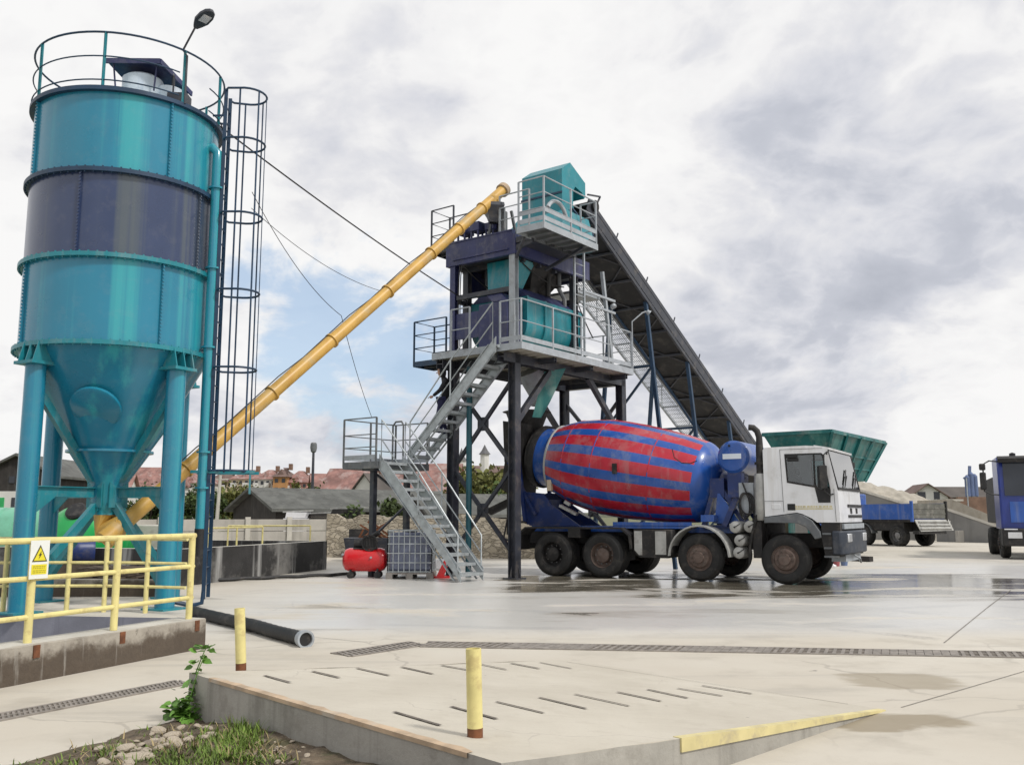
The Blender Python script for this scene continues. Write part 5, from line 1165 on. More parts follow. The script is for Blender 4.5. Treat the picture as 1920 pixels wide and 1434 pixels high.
for k in range(4):
    cx_, cz_ = (b0.x + b1.x) / 2 + .03 * k - .04, b1.z + .16 + .02 * k; m_.path([(cx_ + (.12 + .015 * k) * cos(t), -1.02 - .015 * k, cz_ + (.30 - .02 * k) * sin(t)) for t in [2 * pi * j / 20 for j in range(20)]], .016, 6, closed=True)
m_.path([(b0.x + .1, -1.0, b0.z), (b0.x + .18, -1.02, b0.z - .2), (b1.x, -1.03, b1.z + .1), (b1.x + .02, -1.0, b1.z - .3)], .018, 6); m_.build('coiled_hose', M['black'], truck)
# rear pedestal, loading hopper and chute
m_ = MB()
for y in (-.62, .56): m_.prism([(-5.45, y, 1.22), (-7.0, y, 1.22), (-7.28, y, 2.05), (-7.1, y, 2.1), (-6.55, y, 2.05), (-6.3, y, 1.75)], (0, .06, 0))
m_.bx(-7.1, -6.6, -.6, .6, 1.25, 1.9); m_.build('rear_pedestal', M['dblue'], truck, smooth=False)
m_ = MB(); m_.bar((-7.3, -.75, 3.2), (-7.05, -.75, 1.3), .09); m_.bar((-7.3, .75, 3.2), (-7.05, .75, 1.3), .09); m_.bar((-7.62, -.7, 2.9), (-6.75, -.7, 1.5), .08); m_.build('hopper_frame', M['dblue'], truck, smooth=False)
m_ = MB(); m_.lathe([(.70, 4.28), (.62, 4.30), (.40, 3.75), (.30, 3.62)], (-7.45, 0, 0), n=20); m_.prism([(-7.12, -.72, 3.9), (-7.8, -.72, 4.0), (-7.75, -.72, 2.9), (-7.35, -.72, 2.55), (-7.18, -.72, 2.9)], (0, 1.44, 0)); hpr = m_.build('loading_hopper', M['chassis'], truck, smooth=False)
m_ = MB(); m_.prism([(-7.40, -.70, 2.62), (-7.75, -.70, 2.9), (-8.0, -.5, 2.2), (-7.6, -.5, 1.95)], (0, 1.2, 0)); m_.build('discharge_spout', M['chassis'], hpr, smooth=False)
m_ = MB(); N = 9
for k in range(N):
    t0, t1 = radians(200 + 140 * k / N), radians(200 + 140 * (k + 1) / N); w0 = .26
    a_ = lambda t, x, z: V((x, -.15 + w0 * cos(t), z + w0 * sin(t)))
    m_.quad(a_(t0, -7.65, 2.1), a_(t1, -7.65, 2.1), a_(t1, -8.55, 1.75), a_(t0, -8.55, 1.75))
m_.build('delivery_chute', M['chassis'], truck)
m_ = MB(); m_.bar((-7.2, -.85, 1.15), (-7.2, -.85, 2.2), .04); m_.bar((-7.55, -.85, 1.0), (-7.55, -.85, 2.1), .04)
for z in (1.0, 1.3, 1.6, 1.9): m_.bar((-7.55, -.85, z), (-7.2, -.85, z), .035)
m_.path([(-6.9, -.95, 1.3), (-7.5, -.95, 1.4), (-7.62, -.95, .9), (-7.2, -.95, .75)], .03, 6); m_.build('rear_ladder', M['chassis'], truck, smooth=False)
q = truck_at(1066, 955, -.9); m_ = MB(); m_.bar((q.x - .22, -.92, q.z + .1), (q.x + .25, -.92, q.z - .12), .14, .07); m_.bar((q.x - .1, -.9, q.z + .2), (q.x + .05, -.9, q.z + .12), .08); m_.bar((q.x + .3, -.92, q.z - .05), (q.x + .6, -.92, q.z - .2), .04); m_.build('chute_support', M['alu'], truck, smooth=False)
m_ = MB(); q = truck_at(1030, 908, -.8); m_.bx(q.x - .06, q.x + .06, -.82, -.72, q.z - .16, q.z + .12); m_.build('work_lamp', M['cream'], truck, smooth=False)
MB().bx(-7.25, -7.15, -1.2, 1.2, .62, .80).build('rear_bumper', M['chassis'], truck, smooth=False)

# cab
cab = MB(); HB = [(.075, 2.83), (.11, 2.20), (.70, 2.085), (.765, 1.76), (1.02, 1.76), (1.035, 2.02), (.905, 2.80), (.87, 2.83)]
OUT = [(-.40, 1.46), (-.40, 2.93), (-.36, 2.985), (.55, 3.0), (.93, 2.965), (1.00, 2.91), (1.17, 2.07), (1.20, 1.52), (1.20, 1.34), (.72, 1.34), (.62, 1.42), (.42, 1.52), (.30, 1.55)]
for y in (-1.2, 1.165): cab.holed([(p[0], y, p[1]) for p in OUT], [[(p[0], y, p[1]) for p in HB]], (0, .035, 0))
def band(pl, mb, t=.03, y=1.165):
    for (xa, za), (xb, zb) in zip(pl, pl[1:]):
        dd = V((xb - xa, 0, zb - za)).normalized(); nn = V((dd.z, 0, -dd.x)) * t
        a_, b_ = V((xa, -y, za)), V((xb, -y, zb)); mb.prism([a_, b_, b_ + nn, a_ + nn], (0, 2 * y, 0))
band([(-.40, 1.46), (-.40, 2.93), (-.36, 2.985), (.55, 3.0), (.93, 2.965), (1.00, 2.91)], cab); band([(1.17, 2.07), (1.20, 1.52), (1.20, 1.34)], cab)
cab = cab.build('cab', M['white'], truck, ang=25)
for y in (-1, 1):
    m_ = MB(); m_.holed([(p[0], y * 1.206, p[1]) for p in HB], [[(.11, y * 1.206, 2.795), (.14, y * 1.206, 2.235), (.69, y * 1.206, 2.13), (.69, y * 1.206, 2.795)], [(.725, y * 1.206, 2.795), (.725, y * 1.206, 2.14), (.80, y * 1.206, 2.06), (1.01, y * 1.206, 2.06), (.875, y * 1.206, 2.795)]], (0, -y * .03, 0)); wf = m_.build('window_frame', M['black'], cab, smooth=False)
    m_ = MB(); m_.prism([(p[0], y * 1.195, p[1]) for p in ((.10, 2.81), (.13, 2.22), (.72, 2.11), (.78, 2.04), (1.02, 2.04), (.885, 2.81))], (0, -y * .006, 0)); m_.build('side_glass', M['glass'], wf, smooth=False)
m_ = MB(); m_.prism([(1.005, -1.13, 2.88), (1.17, -1.15, 2.09), (1.178, -1.15, 2.09), (1.013, -1.13, 2.88)], (0, 2.28, 0)); wsd = m_.build('windscreen', M['screen'], cab, smooth=False)
m_ = MB()
for y in (-1.175, 1.175): m_.bar((1.00, y, 2.90), (1.18, y, 2.06), .045, .03)
m_.bar((1.18, -1.17, 2.06), (1.18, 1.17, 2.06), .03, .05); m_.bar((1.01, -1.17, 2.895), (1.01, 1.17, 2.895), .03, .03); m_.build('windscreen_seal', M['black'], cab, smooth=False)
m_ = MB()
for y0 in (-.55, .5): m_.bar((1.20, y0, 2.10), (1.15, y0 + .5, 2.36), .02, .02); m_.bar((1.19, y0 + .1, 2.17), (1.11, y0 + .62, 2.50), .02, .03)
m_.build('wipers', M['black'], cab, smooth=False)
m_ = MB()                                            # door seams, stripe of faded lettering
for a_, b_ in (((-.02, 2.93), (.02, 1.56)), ((1.10, 2.05), (1.12, 1.36)), ((-.02, 2.93), (.9, 2.93)), ((-.40, 1.80), (.02, 1.80))): m_.bar((a_[0], -1.202, a_[1]), (b_[0], -1.202, b_[1]), .006, .012, up=(0, 1, 0))
m_.build('door_seam', M['chassis'], cab, smooth=False)
m_ = MB(); x_ = .27; rq = random.Random(4)
m_.bx(.25, 1.06, -1.2025, -1.2, 1.615, 1.645)
while x_ < 1.03:
    L_ = rq.uniform(.03, .07); m_.bx(x_, min(x_ + L_, 1.06), -1.204, -1.2, 1.655, 1.70); x_ += L_ + rq.uniform(.01, .025)
m_.build('faded_lettering', M['faded'], cab, smooth=False)
m_ = MB(); m_.bx(.10, .27, -1.215, -1.19, 1.60, 1.74); m_.build('door_handle', M['black'], cab, bevel=.01)
m_ = MB(); m_.bx(-.25, -.05, -1.208, -1.19, 1.62, 1.74); m_.build('side_hatch', M['white'], cab, bevel=.012)
m_ = MB(); m_.bx(.12, .36, -1.235, -1.205, 2.74, 2.82); m_.bx(.14, .38, -1.215, -1.2, 2.66, 2.74); m_.build('window_top_bar', M['black'], cab, bevel=.01)  # two small black boxes at the top of the near side window
m_ = MB(); m_.prism([(.72, -1.205, 3.005), (1.04, -1.205, 2.94), (1.03, -1.205, 2.895), (.72, -1.205, 2.93)], (0, 2.41, 0)); m_.build('roof_visor', M['white'], cab, smooth=False)
m_ = MB()                                            # grille slots and badge dot
for z in (1.70, 1.47): m_.bx(1.195, 1.212, -.35, 1.15, z - .03, z + .03)
m_.bx(1.195, 1.212, -.1, .05, 1.53, 1.65); m_.bx(1.195, 1.212, .5, .65, 1.53, 1.65); m_.build('grille', M['black'], cab, smooth=False)
# interior
m_ = MB(); m_.bx(-.35, 1.14, -1.12, 1.12, 1.36, 1.56); m_.prism([(.70, -1.12, 1.5), (1.13, -1.12, 1.5), (1.12, -1.12, 2.0), (.85, -1.12, 1.98)], (0, 2.24, 0)); m_.bx(-.36, -.30, -1.12, 1.12, 1.5, 2.92); m_.build('dashboard', M['seat'], cab, smooth=False)
for y in (-.62, .62):
    m_ = MB(); m_.bx(-.12, .42, y - .26, y + .26, 1.60, 1.84); m_.prism([(-.14, y - .25, 1.80), (.04, y - .25, 1.80), (-.06, y - .25, 2.42), (-.20, y - .25, 2.40)], (0, .5, 0)); m_.bx(-.2, -.08, y - .13, y + .13, 2.42, 2.62); m_.build('seat', M['seat'], cab, bevel=.04)
m_ = MB(); m_.path([(.68 + .10 * sin(t) * .4, .62 + .2 * cos(t), 2.08 + .19 * sin(t)) for t in [2 * pi * k / 20 for k in range(20)]], .016, 6, closed=True); m_.bar((.68, .62, 2.08), (.95, .62, 1.85), .05); m_.build('steering_wheel', M['black'], cab)
for y in (-1, 1):
    m_ = MB(); m_.prism([(.80, y * 1.36, 2.06), (.94, y * 1.27, 2.06), (.95, y * 1.27, 2.10), (.95, y * 1.27, 2.54), (.9, y * 1.31, 2.56), (.80, y * 1.37, 2.54)], (.07, y * .10, 0)); m_.prism([(.90, y * 1.36, 2.60), (1.0, y * 1.27, 2.60), (1.0, y * 1.27, 2.74), (.9, y * 1.36, 2.74)], (.07, y * .10, 0)) if y > 0 else None
    mr = m_.build('mirror', M['black'], cab, bevel=.012)
    m_ = MB(); m_.path([(.98, y * 1.20, 2.80), (1.02, y * 1.30, 2.84), (.96, y * 1.37, 2.78), (.94, y * 1.37, 2.0), (1.02, y * 1.30, 1.92), (1.08, y * 1.20, 1.94)], .018, 6); m_.build('mirror_arm', M['black'], mr)
fd = MB(); prf = [(-.42, 1.44), (.30, 1.53), (.45, 1.49), (.62, 1.38), (.78, 1.14), (.80, 1.02), (.66, .98), (.60, 1.08), (.48, 1.24), (.30, 1.32), (-.30, 1.33), (-.42, 1.32)]
fd.prism([(p[0], -1.235, p[1]) for p in prf], (0, .5, 0)); fd.build('front_mudguard', M['fender'], truck, bevel=.015); MB().prism([(p[0], .735, p[1]) for p in prf], (0, .5, 0)).build('front_mudguard', M['fender'], truck, bevel=.015)
m_ = MB(); m_.prism([(.80, -1.19, 1.33), (1.19, -1.19, 1.33), (1.19, -1.19, .62), (.86, -1.19, .62), (.80, -1.19, 1.0)], (0, 2.38, 0)); bmp = m_.build('step_panel', M['chassis'], truck, smooth=False)
for q_ in ((.82, 1.0, 1.08), (.84, 1.0, .78), (.84, 1.15, .60)): MB().bx(q_[0], q_[1], -1.215, -1.19, q_[2], q_[2] + .04).build('step_tread', M['fender'], bmp, smooth=False)
m_ = MB(); m_.prism([(1.02, -1.24, .66), (1.20, -1.24, .66), (1.29, -1.10, .66), (1.32, 0, .66), (1.29, 1.10, .66), (1.20, 1.24, .66), (1.02, 1.24, .66)], (0, 0, .50)); bm_ = m_.build('bumper', M['bumper'], truck, bevel=.03)
for y in (-1, 1):
    m_ = MB(); m_.bx(1.26, 1.32, min(y * .62, y * 1.0), max(y * .62, y * 1.0), .92, 1.10); m_.build('headlight', M['lens'], bm_, bevel=.015)
m_ = MB(); m_.bx(1.18, 1.24, -1.0, 1.18, 1.20, 1.31); m_.build('lower_grille', M['lgrey'], truck, smooth=False)
m_ = MB(); m_.path([(1.2, -.2, .66), (1.36, -.1, .55), (1.3, .3, .45), (1.2, .6, .5)], .02, 6); m_.bx(.9, 1.2, -.8, .8, .5, .66); m_.build('tow_gear', M['lgrey'], truck, smooth=False)
for o_ in list(truck.children) + [c for q in truck.children for c in q.children]:
    if o_.type == 'MESH' and o_.name.split('.')[0] in ('chassis', 'subframe', 'mudguard', 'fuel_tank', 'tank_strap', 'rear_pedestal', 'hopper_frame', 'loading_hopper', 'discharge_spout', 'delivery_chute', 'rear_ladder', 'rear_bumper') and min(v_.co.x for v_ in o_.data.vertices) < -3:
        for v_ in o_.data.vertices:
            if v_.co.x < -2.2: v_.co.x = -2.2 + (v_.co.x + 2.2) * .95
# things standing by the front wheel
q = gnd(1571, 1060)
for px, py, mt, nm, lb, ct in ((1568, 1061, 'bucketr', 'bucket', 'small faded red bucket on the wet concrete under the truck front', 'bucket'), (1583, 1060, 'bucketb', 'bucket', 'small blue bucket on the wet concrete under the truck front', 'bucket')):
    q = gnd(px, py); t_ = thing(nm, lb, ct, q); MB().lathe([(0, 0), (.09, 0), (.125, .24), (.115, .24), (.085, .02), (0, .02)], n=20).build('pail', M[mt], t_); MB().path([(.12 * cos(t), 0, .24 + .08 * sin(t)) for t in [pi * k / 8 for k in range(9)]], .006, 5).build('handle', M['lgrey'], t_)
tag(MB().bar(gnd(1592, 1051) + V((0, 0, .09)), gnd(1634, 1053) + V((0, 0, .09)), .2, .16).build('timber_baulk', M['wood'], smooth=False), 'dark timber baulk lying beside the blue bucket', 'timber')
bg_ = MB(); q = gnd(1556, 1064)
bmx = stone_mesh(.16, random.Random(9)); o = bpy.data.objects.new('plastic_bag', bmx); C.objects.link(o); bmx.materials.append(M['bag']); o.location = q + V((0, 0, .06)); tag(o, 'crumpled white plastic bag beside the red bucket', 'bag')

# ================================================================ COMPRESSOR, TANK CONTAINER AND CLUTTER UNDER THE STAIRS
def yaw(o, a): o.rotation_euler = (0, 0, a)
cq = gnd(684, 1083); cp_ = thing('air_compressor', 'red air compressor tank on small wheels under the stair landing', 'compressor', cq); cp_.scale = (.9, .9, .9)
m_ = MB(); m_.lathe([(0, -.60), (.16, -.585), (.27, -.52), (.31, -.42), (.31, .42), (.27, .52), (.16, .585), (0, .60)], (0, 0, .48), (1, .05, 0), 32); tk = m_.build('tank', M['tankred'], cp_)
m_ = MB(); m_.tube((-.56, -.2, .62), (-.58, -.24, .62), .03, 8); m_.tube((.2, -.31, .55), (.2, -.34, .55), .03, 8); m_.build('valves', M['lgrey'], tk)
for x, y in ((-.36, -.2), (.36, -.2), (-.36, .2), (.36, .2)):
    m_ = MB(); m_.tube((x, y - .03, .09), (x, y + .03, .09), .09, 16); m_.bar((x, y, .1), (x, y * .9, .26), .05); m_.build('wheel', M['black'], cp_)
m_ = MB(); m_.bx(-.30, .34, -.16, .16, .76, .80); m_.bx(-.05, .3, -.15, .15, .80, 1.05)
for k in range(4): m_.bx(-.04 + k * .08, -.01 + k * .08, -.17, .17, .82, 1.12 - .03 * (k % 2))
m_.lathe([(0, -.14), (.12, -.12), (.12, .12), (0, .14)], (-.18, 0, .90), (1, 0, 0), 16); m_.lathe([(.19, -.02), (.22, -.02), (.22, .02), (.19, .02)], (.14, -.20, .93), (0, 1, 0), 20); m_.tube((.2, 0, 1.1), (.36, -.05, 1.2), .07, 10); m_.build('pump_and_motor', M['black'], cp_)
iq = (gnd(727, 1085) + gnd(808, 1085)) / 2; iq.y += .5; ib = thing('tank_container', 'grey caged plastic tank container on a wooden pallet beside the compressor', 'tank', iq)
m_ = MB(); m_.bx(-.48, .48, -.48, .48, .17, 1.08); tote = m_.build('plastic_tank', M['ibc'], ib, bevel=.07)
m_ = MB(); m_.tube((0, 0, 1.08), (0, 0, 1.12), .12, 18); m_.build('lid', M['black'], tote)
m_ = MB()
for i in range(9):
    x = -.52 + 1.04 * i / 8
    for y in (-.52, .52): m_.bar((x, y, .15), (x, y, 1.14), .02); m_.bar((y, x, .15), (y, x, 1.14), .02)
for z in (.17, .38, .60, .82, 1.0, 1.13):
    for a_, b_ in (((-.52, -.525), (.52, -.525)), ((.52, -.52), (.52, .52)), ((.52, .525), (-.52, .525)), ((-.52, .52), (-.52, -.52))): m_.bar((*a_, z), (*b_, z), .022)
m_.build('cage', M['galv'], ib, smooth=False)
m_ = MB(); m_.bx(-.55, .55, -.55, .55, .11, .145)
for x in (-.48, 0, .48): m_.bx(x - .08, x + .08, -.55, .55, 0, .11)
m_.build('pallet', M['pallet'], ib, smooth=False)
q = gnd(828, 1083); t_ = thing('jack_stand', 'small red steel jack on the ground behind the stair foot', 'jack', q)
MB().bx(-.2, .2, -.12, .12, 0, .05).build('base', M['tankred'], t_, smooth=False); MB().prism([(-.12, -.05, .05), (.06, -.05, .05), (.2, -.05, .42), (.06, -.05, .42)], (0, .1, 0)).build('arm', M['tankred'], t_, smooth=False)
q = gnd(826, 1068); t_ = thing('white_canister', 'white plastic canister behind the stairs next to the tank container', 'canister', q); MB().bx(-.14, .14, -.1, .1, 0, .3).build('body', M['bag'], t_, bevel=.04); MB().tube((.06, 0, .3), (.06, 0, .35), .03, 10).build('cap', M['black'], t_)

# ================================================================ BASIN, FENCES, WALLS
b0, b1 = gnd(612, 1067), gnd(300, 1104); bd = (b1 - b0).normalized(); bn = V((-bd.y, bd.x, 0))
if bn.y < 0: bn = -bn
bs_ = thing('settling_basin', 'long low concrete basin with black streaked walls behind the silo', 'basin', b0); L_ = 6.6; Wd = 5.0; Hb = .78
m_ = MB(); A = [b0, b0 + bd * L_, b0 + bd * L_ + bn * Wd, b0 + bn * Wd]; I_ = [b0 + bd * .25 + bn * .25, b0 + bd * (L_ - .25) + bn * .25, b0 + bd * (L_ - .25) + bn * (Wd - .25), b0 + bd * .25 + bn * (Wd - .25)]
for i in range(4):
    j = (i + 1) % 4; up = V((0, 0, Hb)); m_.mat(0).quad(A[i], A[j], A[j] + up, A[i] + up); m_.quad(I_[i], I_[j], I_[j] + up, I_[i] + up); m_.mat(1).quad(A[i] + up, A[j] + up, I_[j] + up, I_[i] + up)
m_.mat(0).quad(*[p + V((0, 0, .25)) for p in I_]); m_.build('walls', [M['basin'], M['coping']], bs_, b0, smooth=False)
def small_rail(a, b, h, label):
    a, b = V(a), V(b); t_ = thing('basin_railing', label, 'railing', a)
    n_ = max(1, round((b - a).length / 1.5))
    for k in range(n_ + 1): MB().tube(a.lerp(b, k / n_) - V((0, 0, .25)), a.lerp(b, k / n_) + V((0, 0, h)), .022, 8).build('post', M['pale'], t_, a)
    MB().tube(a + V((0, 0, h)), b + V((0, 0, h)), .022, 8).build('rail', M['pale'], t_, a)
up = V((0, 0, Hb))
small_rail(b0 + bd * 2.9 + bn * .3 + up, b0 + bd * 5.2 + bn * .3 + up, .42, 'low yellow rail over the dark basin wall near the silo ladder')
small_rail(b0 + bd * .25 + bn * .4 + up, b0 + bd * 1.2 + bn * 2.4 + up, .42, 'low yellow rail at the right end of the dark basin')
m_ = MB(); p0, p1 = gnd(230, 1098), gnd(660, 1078); pts = [p0.lerp(p1, k / 20) + V((0, -.25, .05 + .01 * sin(k * 2))) for k in range(21)]; m_.path(pts, .045, 6); tag(m_.build('ground_pipe', M['black']), 'black pipe lying along the foot of the dark basin wall', 'pipe')
pfc = thing('panel_fence', 'grey concrete panel fence behind the basin', 'fence', (-14, 36, 0)); a, b = at(215, 970, 33.5), at(618, 970, 36.5); a.z = b.z = 0; dd = (b - a).normalized(); L_ = (b - a).length; N = 5
for k in range(N + 1): MB().bar(a + dd * L_ * k / N, a + dd * L_ * k / N + V((0, 0, 1.42)), .22, .18, up=tuple(dd)).build('post', M['coping'], pfc, (-14, 36, 0), smooth=False)
m_ = MB()
for k in range(N):
    p, q = a + dd * (L_ * k / N + .1), a + dd * (L_ * (k + 1) / N - .1)
    for z in (0, .45, .9): m_.bar(p + V((0, 0, z + .22)), q + V((0, 0, z + .22)), .06, .43)
m_.build('panels', M['panelfence'], pfc, (-14, 36, 0), smooth=False)
rw_ = thing('rubble_wall', 'beige rubble stone wall behind the staircase', 'wall', (-6, 33.5, 0)); a, b = at(612, 1000, 34), at(1010, 1000, 32.5); m_ = MB(); N = 24; rq = random.Random(2)
tops = [1.45 + rq.uniform(-.10, .10) for k in range(N + 1)]
for k in range(N):
    p, q = a.lerp(b, k / N), a.lerp(b, (k + 1) / N); dy = V((0, .5, 0))
    if 3 <= k <= 4: hz_ = .95
    m_.add([V((p.x, p.y, 0)), V((q.x, q.y, 0)), V((q.x, q.y, tops[k + 1])), V((p.x, p.y, tops[k])), V((p.x, p.y, 0)) + dy, V((q.x, q.y, 0)) + dy, V((q.x, q.y, tops[k + 1])) + dy, V((p.x, p.y, tops[k])) + dy], [(0, 1, 2, 3), (4, 7, 6, 5), (3, 2, 6, 7)])
m_.build('masonry', M['rubble'], rw_, (-6, 33.5, 0), smooth=False)
q = at(675, 1000, 33.4); m_ = MB(); m_.bx(q.x - .35, q.x + .35, 33.15, 33.5, 0, 1.0); m_.build('doorway', M['black'], rw_, (-6, 33.5, 0), smooth=False)
q = at(640, 985, 31.5)
o = thing('scrap_skip', 'dark metal skip of scrap in front of the rubble wall', 'skip', (-4.6, 31.2, 0)); MB().prism([(-.9, -.5, .75), (.9, -.5, .75), (.75, -.5, 0), (-.75, -.5, 0)], (0, 1, 0)).build('body', M['steel'], o, smooth=False); m_ = MB()
for k in range(9): m_.bar((rq.uniform(-.8, .8), rq.uniform(-.3, .3), .7), (rq.uniform(-.8, .8), rq.uniform(-.3, .3), rq.uniform(.9, 1.3)), .06)
m_.build('scrap', M['rust'], o, smooth=False)

# ================================================================ TREES AND BUSHES
def leaves_tree(name, label, x, y, z0, w_, h, n, mt, seed, trunk=True, cat='bush', group='bushes and trees behind the yard'):
    rq = random.Random(seed); t_ = thing(name, label, cat, (x, y, z0), 0, group); mb = MB(); tr = MB()
    K = max(6, int(w_ * 5)); cl = []
    for k in range(K):
        t = rq.uniform(0, 2 * pi); rr = sqrt(rq.random()) * .5; zz_ = rq.uniform(.12, .95)
        cl.append((V((cos(t) * rr * w_ * (1.1 - .45 * zz_), sin(t) * rr * w_ * .6, zz_ * h * rq.uniform(.75, 1.0))), rq.uniform(.13, .26) * min(w_, h)))
    for k in range(n):
        c_, r_ = cl[k % K]; p = c_ + V((rq.gauss(0, r_ * .55), rq.gauss(0, r_ * .55), rq.gauss(0, r_ * .5)))
        if p.z < .02: continue
        s_ = rq.uniform(.05, .12) * (h / 3 + .5); a_ = V((rq.gauss(0, 1), rq.gauss(0, 1), rq.gauss(0, 1))).normalized(); b_ = a_.cross(V((rq.gauss(0, 1), rq.gauss(0, 1), rq.gauss(0, 1)))).normalized()
        mb.add([p - a_ * s_, p + b_ * s_ * .6, p + a_ * s_, p - b_ * s_ * .6], [(0, 1, 2, 3)])
    mb.build('crown', M[mt], t_, recalc=False, smooth=False)
    tr.path([(0, 0, -.1), (.03, 0, h * .3), (-.02, .02, h * .6)], [.05 * h / 2, .04 * h / 2, .015 * h], 7)
    for c_, r_ in cl[:7]: tr.path([(0, 0, h * .2), (c_.x * .5, c_.y * .5, c_.z * .6), tuple(c_)], [.025 * h / 2, .018 * h / 2, .008], 5)
    tr.build('trunk', M['bark'], t_)
def hgt(py, D): return EYE + (965 - py) * D / 1740
def px_x(px, D): return (px - 960) / 1740 * D
rt = random.Random(21)
for i, (px, D, tp, wpx, mt, lb) in enumerate(((250, 62, 930, 70, 'bush', 'dark green bush between the silo legs'), (290, 60, 912, 70, 'bush', 'rounded green bush just left of the right silo leg'), (345, 61, 905, 66, 'bush', 'tall dark bush between the silo leg and the fill pipe'), (405, 60, 918, 60, 'bush', 'green bush behind the ladder foot'), (448, 62, 908, 70, 'bush_y', 'olive green tree left of the dark shed gable'), (500, 64, 925, 60, 'bush', 'low bush hidden behind the shed gable'))):
    leaves_tree('bush', lb, px_x(px, D), D, 0, wpx / 1740 * D * 1.2, hgt(tp, D), 2600, mt, 40 + i)
for i, (px, D, tp, wpx, mt, lb) in enumerate(((888, 48, 884, 105, 'bush_y', 'yellow green willow between the tower leg and the teal pipe'), (945, 46, 882, 105, 'bush_y', 'yellow green willow behind the front tower leg'), (912, 44, 925, 80, 'bush', 'dark scrubby bush below the willows'), (985, 46, 915, 50, 'bush', 'dark bush behind the truck hopper'))):
    leaves_tree('willow_tree' if 'willow' in lb else 'bush', lb, px_x(px, D), D, 0, wpx / 1740 * D * 1.2, hgt(tp, D), 4200, mt, 60 + i, cat='tree' if 'willow' in lb else 'bush')
leaves_tree('bush', 'low dark bush in front of the shed opening', px_x(640, 38), 38, 0, 2.2, 1.75, 1600, 'bush', 77)
leaves_tree('bush', 'small dark bush beside the stair support', px_x(735, 37), 37, 0, 2.2, 2.1, 1600, 'bush', 78)

# ================================================================ BUILDINGS
def gable_house(name, label, cat, c, yaw_, L, Wd_, eave, ridge, wm, rm, windows=(), gm=None, over=.3, group=None):
    # local x along the ridge, +-y the eaves; the -y side and the -x gable are the ones seen
    t_ = thing(name, label, cat, c, yaw_, group); m = MB(); a, b = -L / 2, L / 2; y = Wd_ / 2
    m.bx(a, b, -y, y, 0, eave); wl = m.build('wall', M[wm], t_, smooth=False)
    for x in (a, b): MB().prism([(x, -y, eave), (x, y, eave), (x, 0, ridge)], (.02 if x < 0 else -.02, 0, 0)).build('gable', M[gm or wm], t_, smooth=False)
    m = MB(); sl_ = (ridge - eave) / y
    for s_ in (-1, 1):
        e_ = (a - over, s_ * (y + over), eave - over * sl_); m.prism([(a - over, 0, ridge + .02), (b + over, 0, ridge + .02), (b + over, s_ * (y + over), eave - over * sl_ + .02), (a - over, s_ * (y + over), eave - over * sl_ + .02)], (0, 0, .14))
    m.build('roof', M[rm], t_, smooth=False)
    for side, u, z, w_, h_, mt in windows:
        m = MB()
        if side == 'y': m.bx(u - w_ / 2, u + w_ / 2, -y - .04, -y + .05, z, z + h_)
        else: m.bx(a - .04, a + .05, u - w_ / 2, u + w_ / 2, z, z + h_)
        m.build('window' if mt == 'pane' else 'door', M[mt], t_, smooth=False)
    return t_
# long dark shed
p = at(485, 960, 44); sh = gable_house('shed', 'long low shed with dark roof and black gable end', 'shed', (px_x(485, 44) + 3.9, 47.4, 0), radians(40), 10.5, 4.6, 1.75, 2.62, 'wood', 'slate', [('y', -3.0, .5, 1.0, 1.0, 'render'), ('y', -.5, .3, 3.0, .9, 'black')], 'wood', .35)  # the black slab stands in for the shade of the open side
m_ = MB(); m_.bx(-4.6, 2.5, -3.3, -2.35, 1.42, 1.48)
for x in (-4.5, -2, .5, 2.4): m_.bar((x, -3.25, 0), (x, -3.25, 1.42), .1)
m_.build('lean_to', M['alu'], sh, smooth=False)
gable_house('shed', 'small grey roofed shed right of the tower legs beyond the wall', 'shed', (px_x(880, 42), 43, 0), radians(25), 5, 3.5, 1.5, 2.3, 'wood', 'slate')
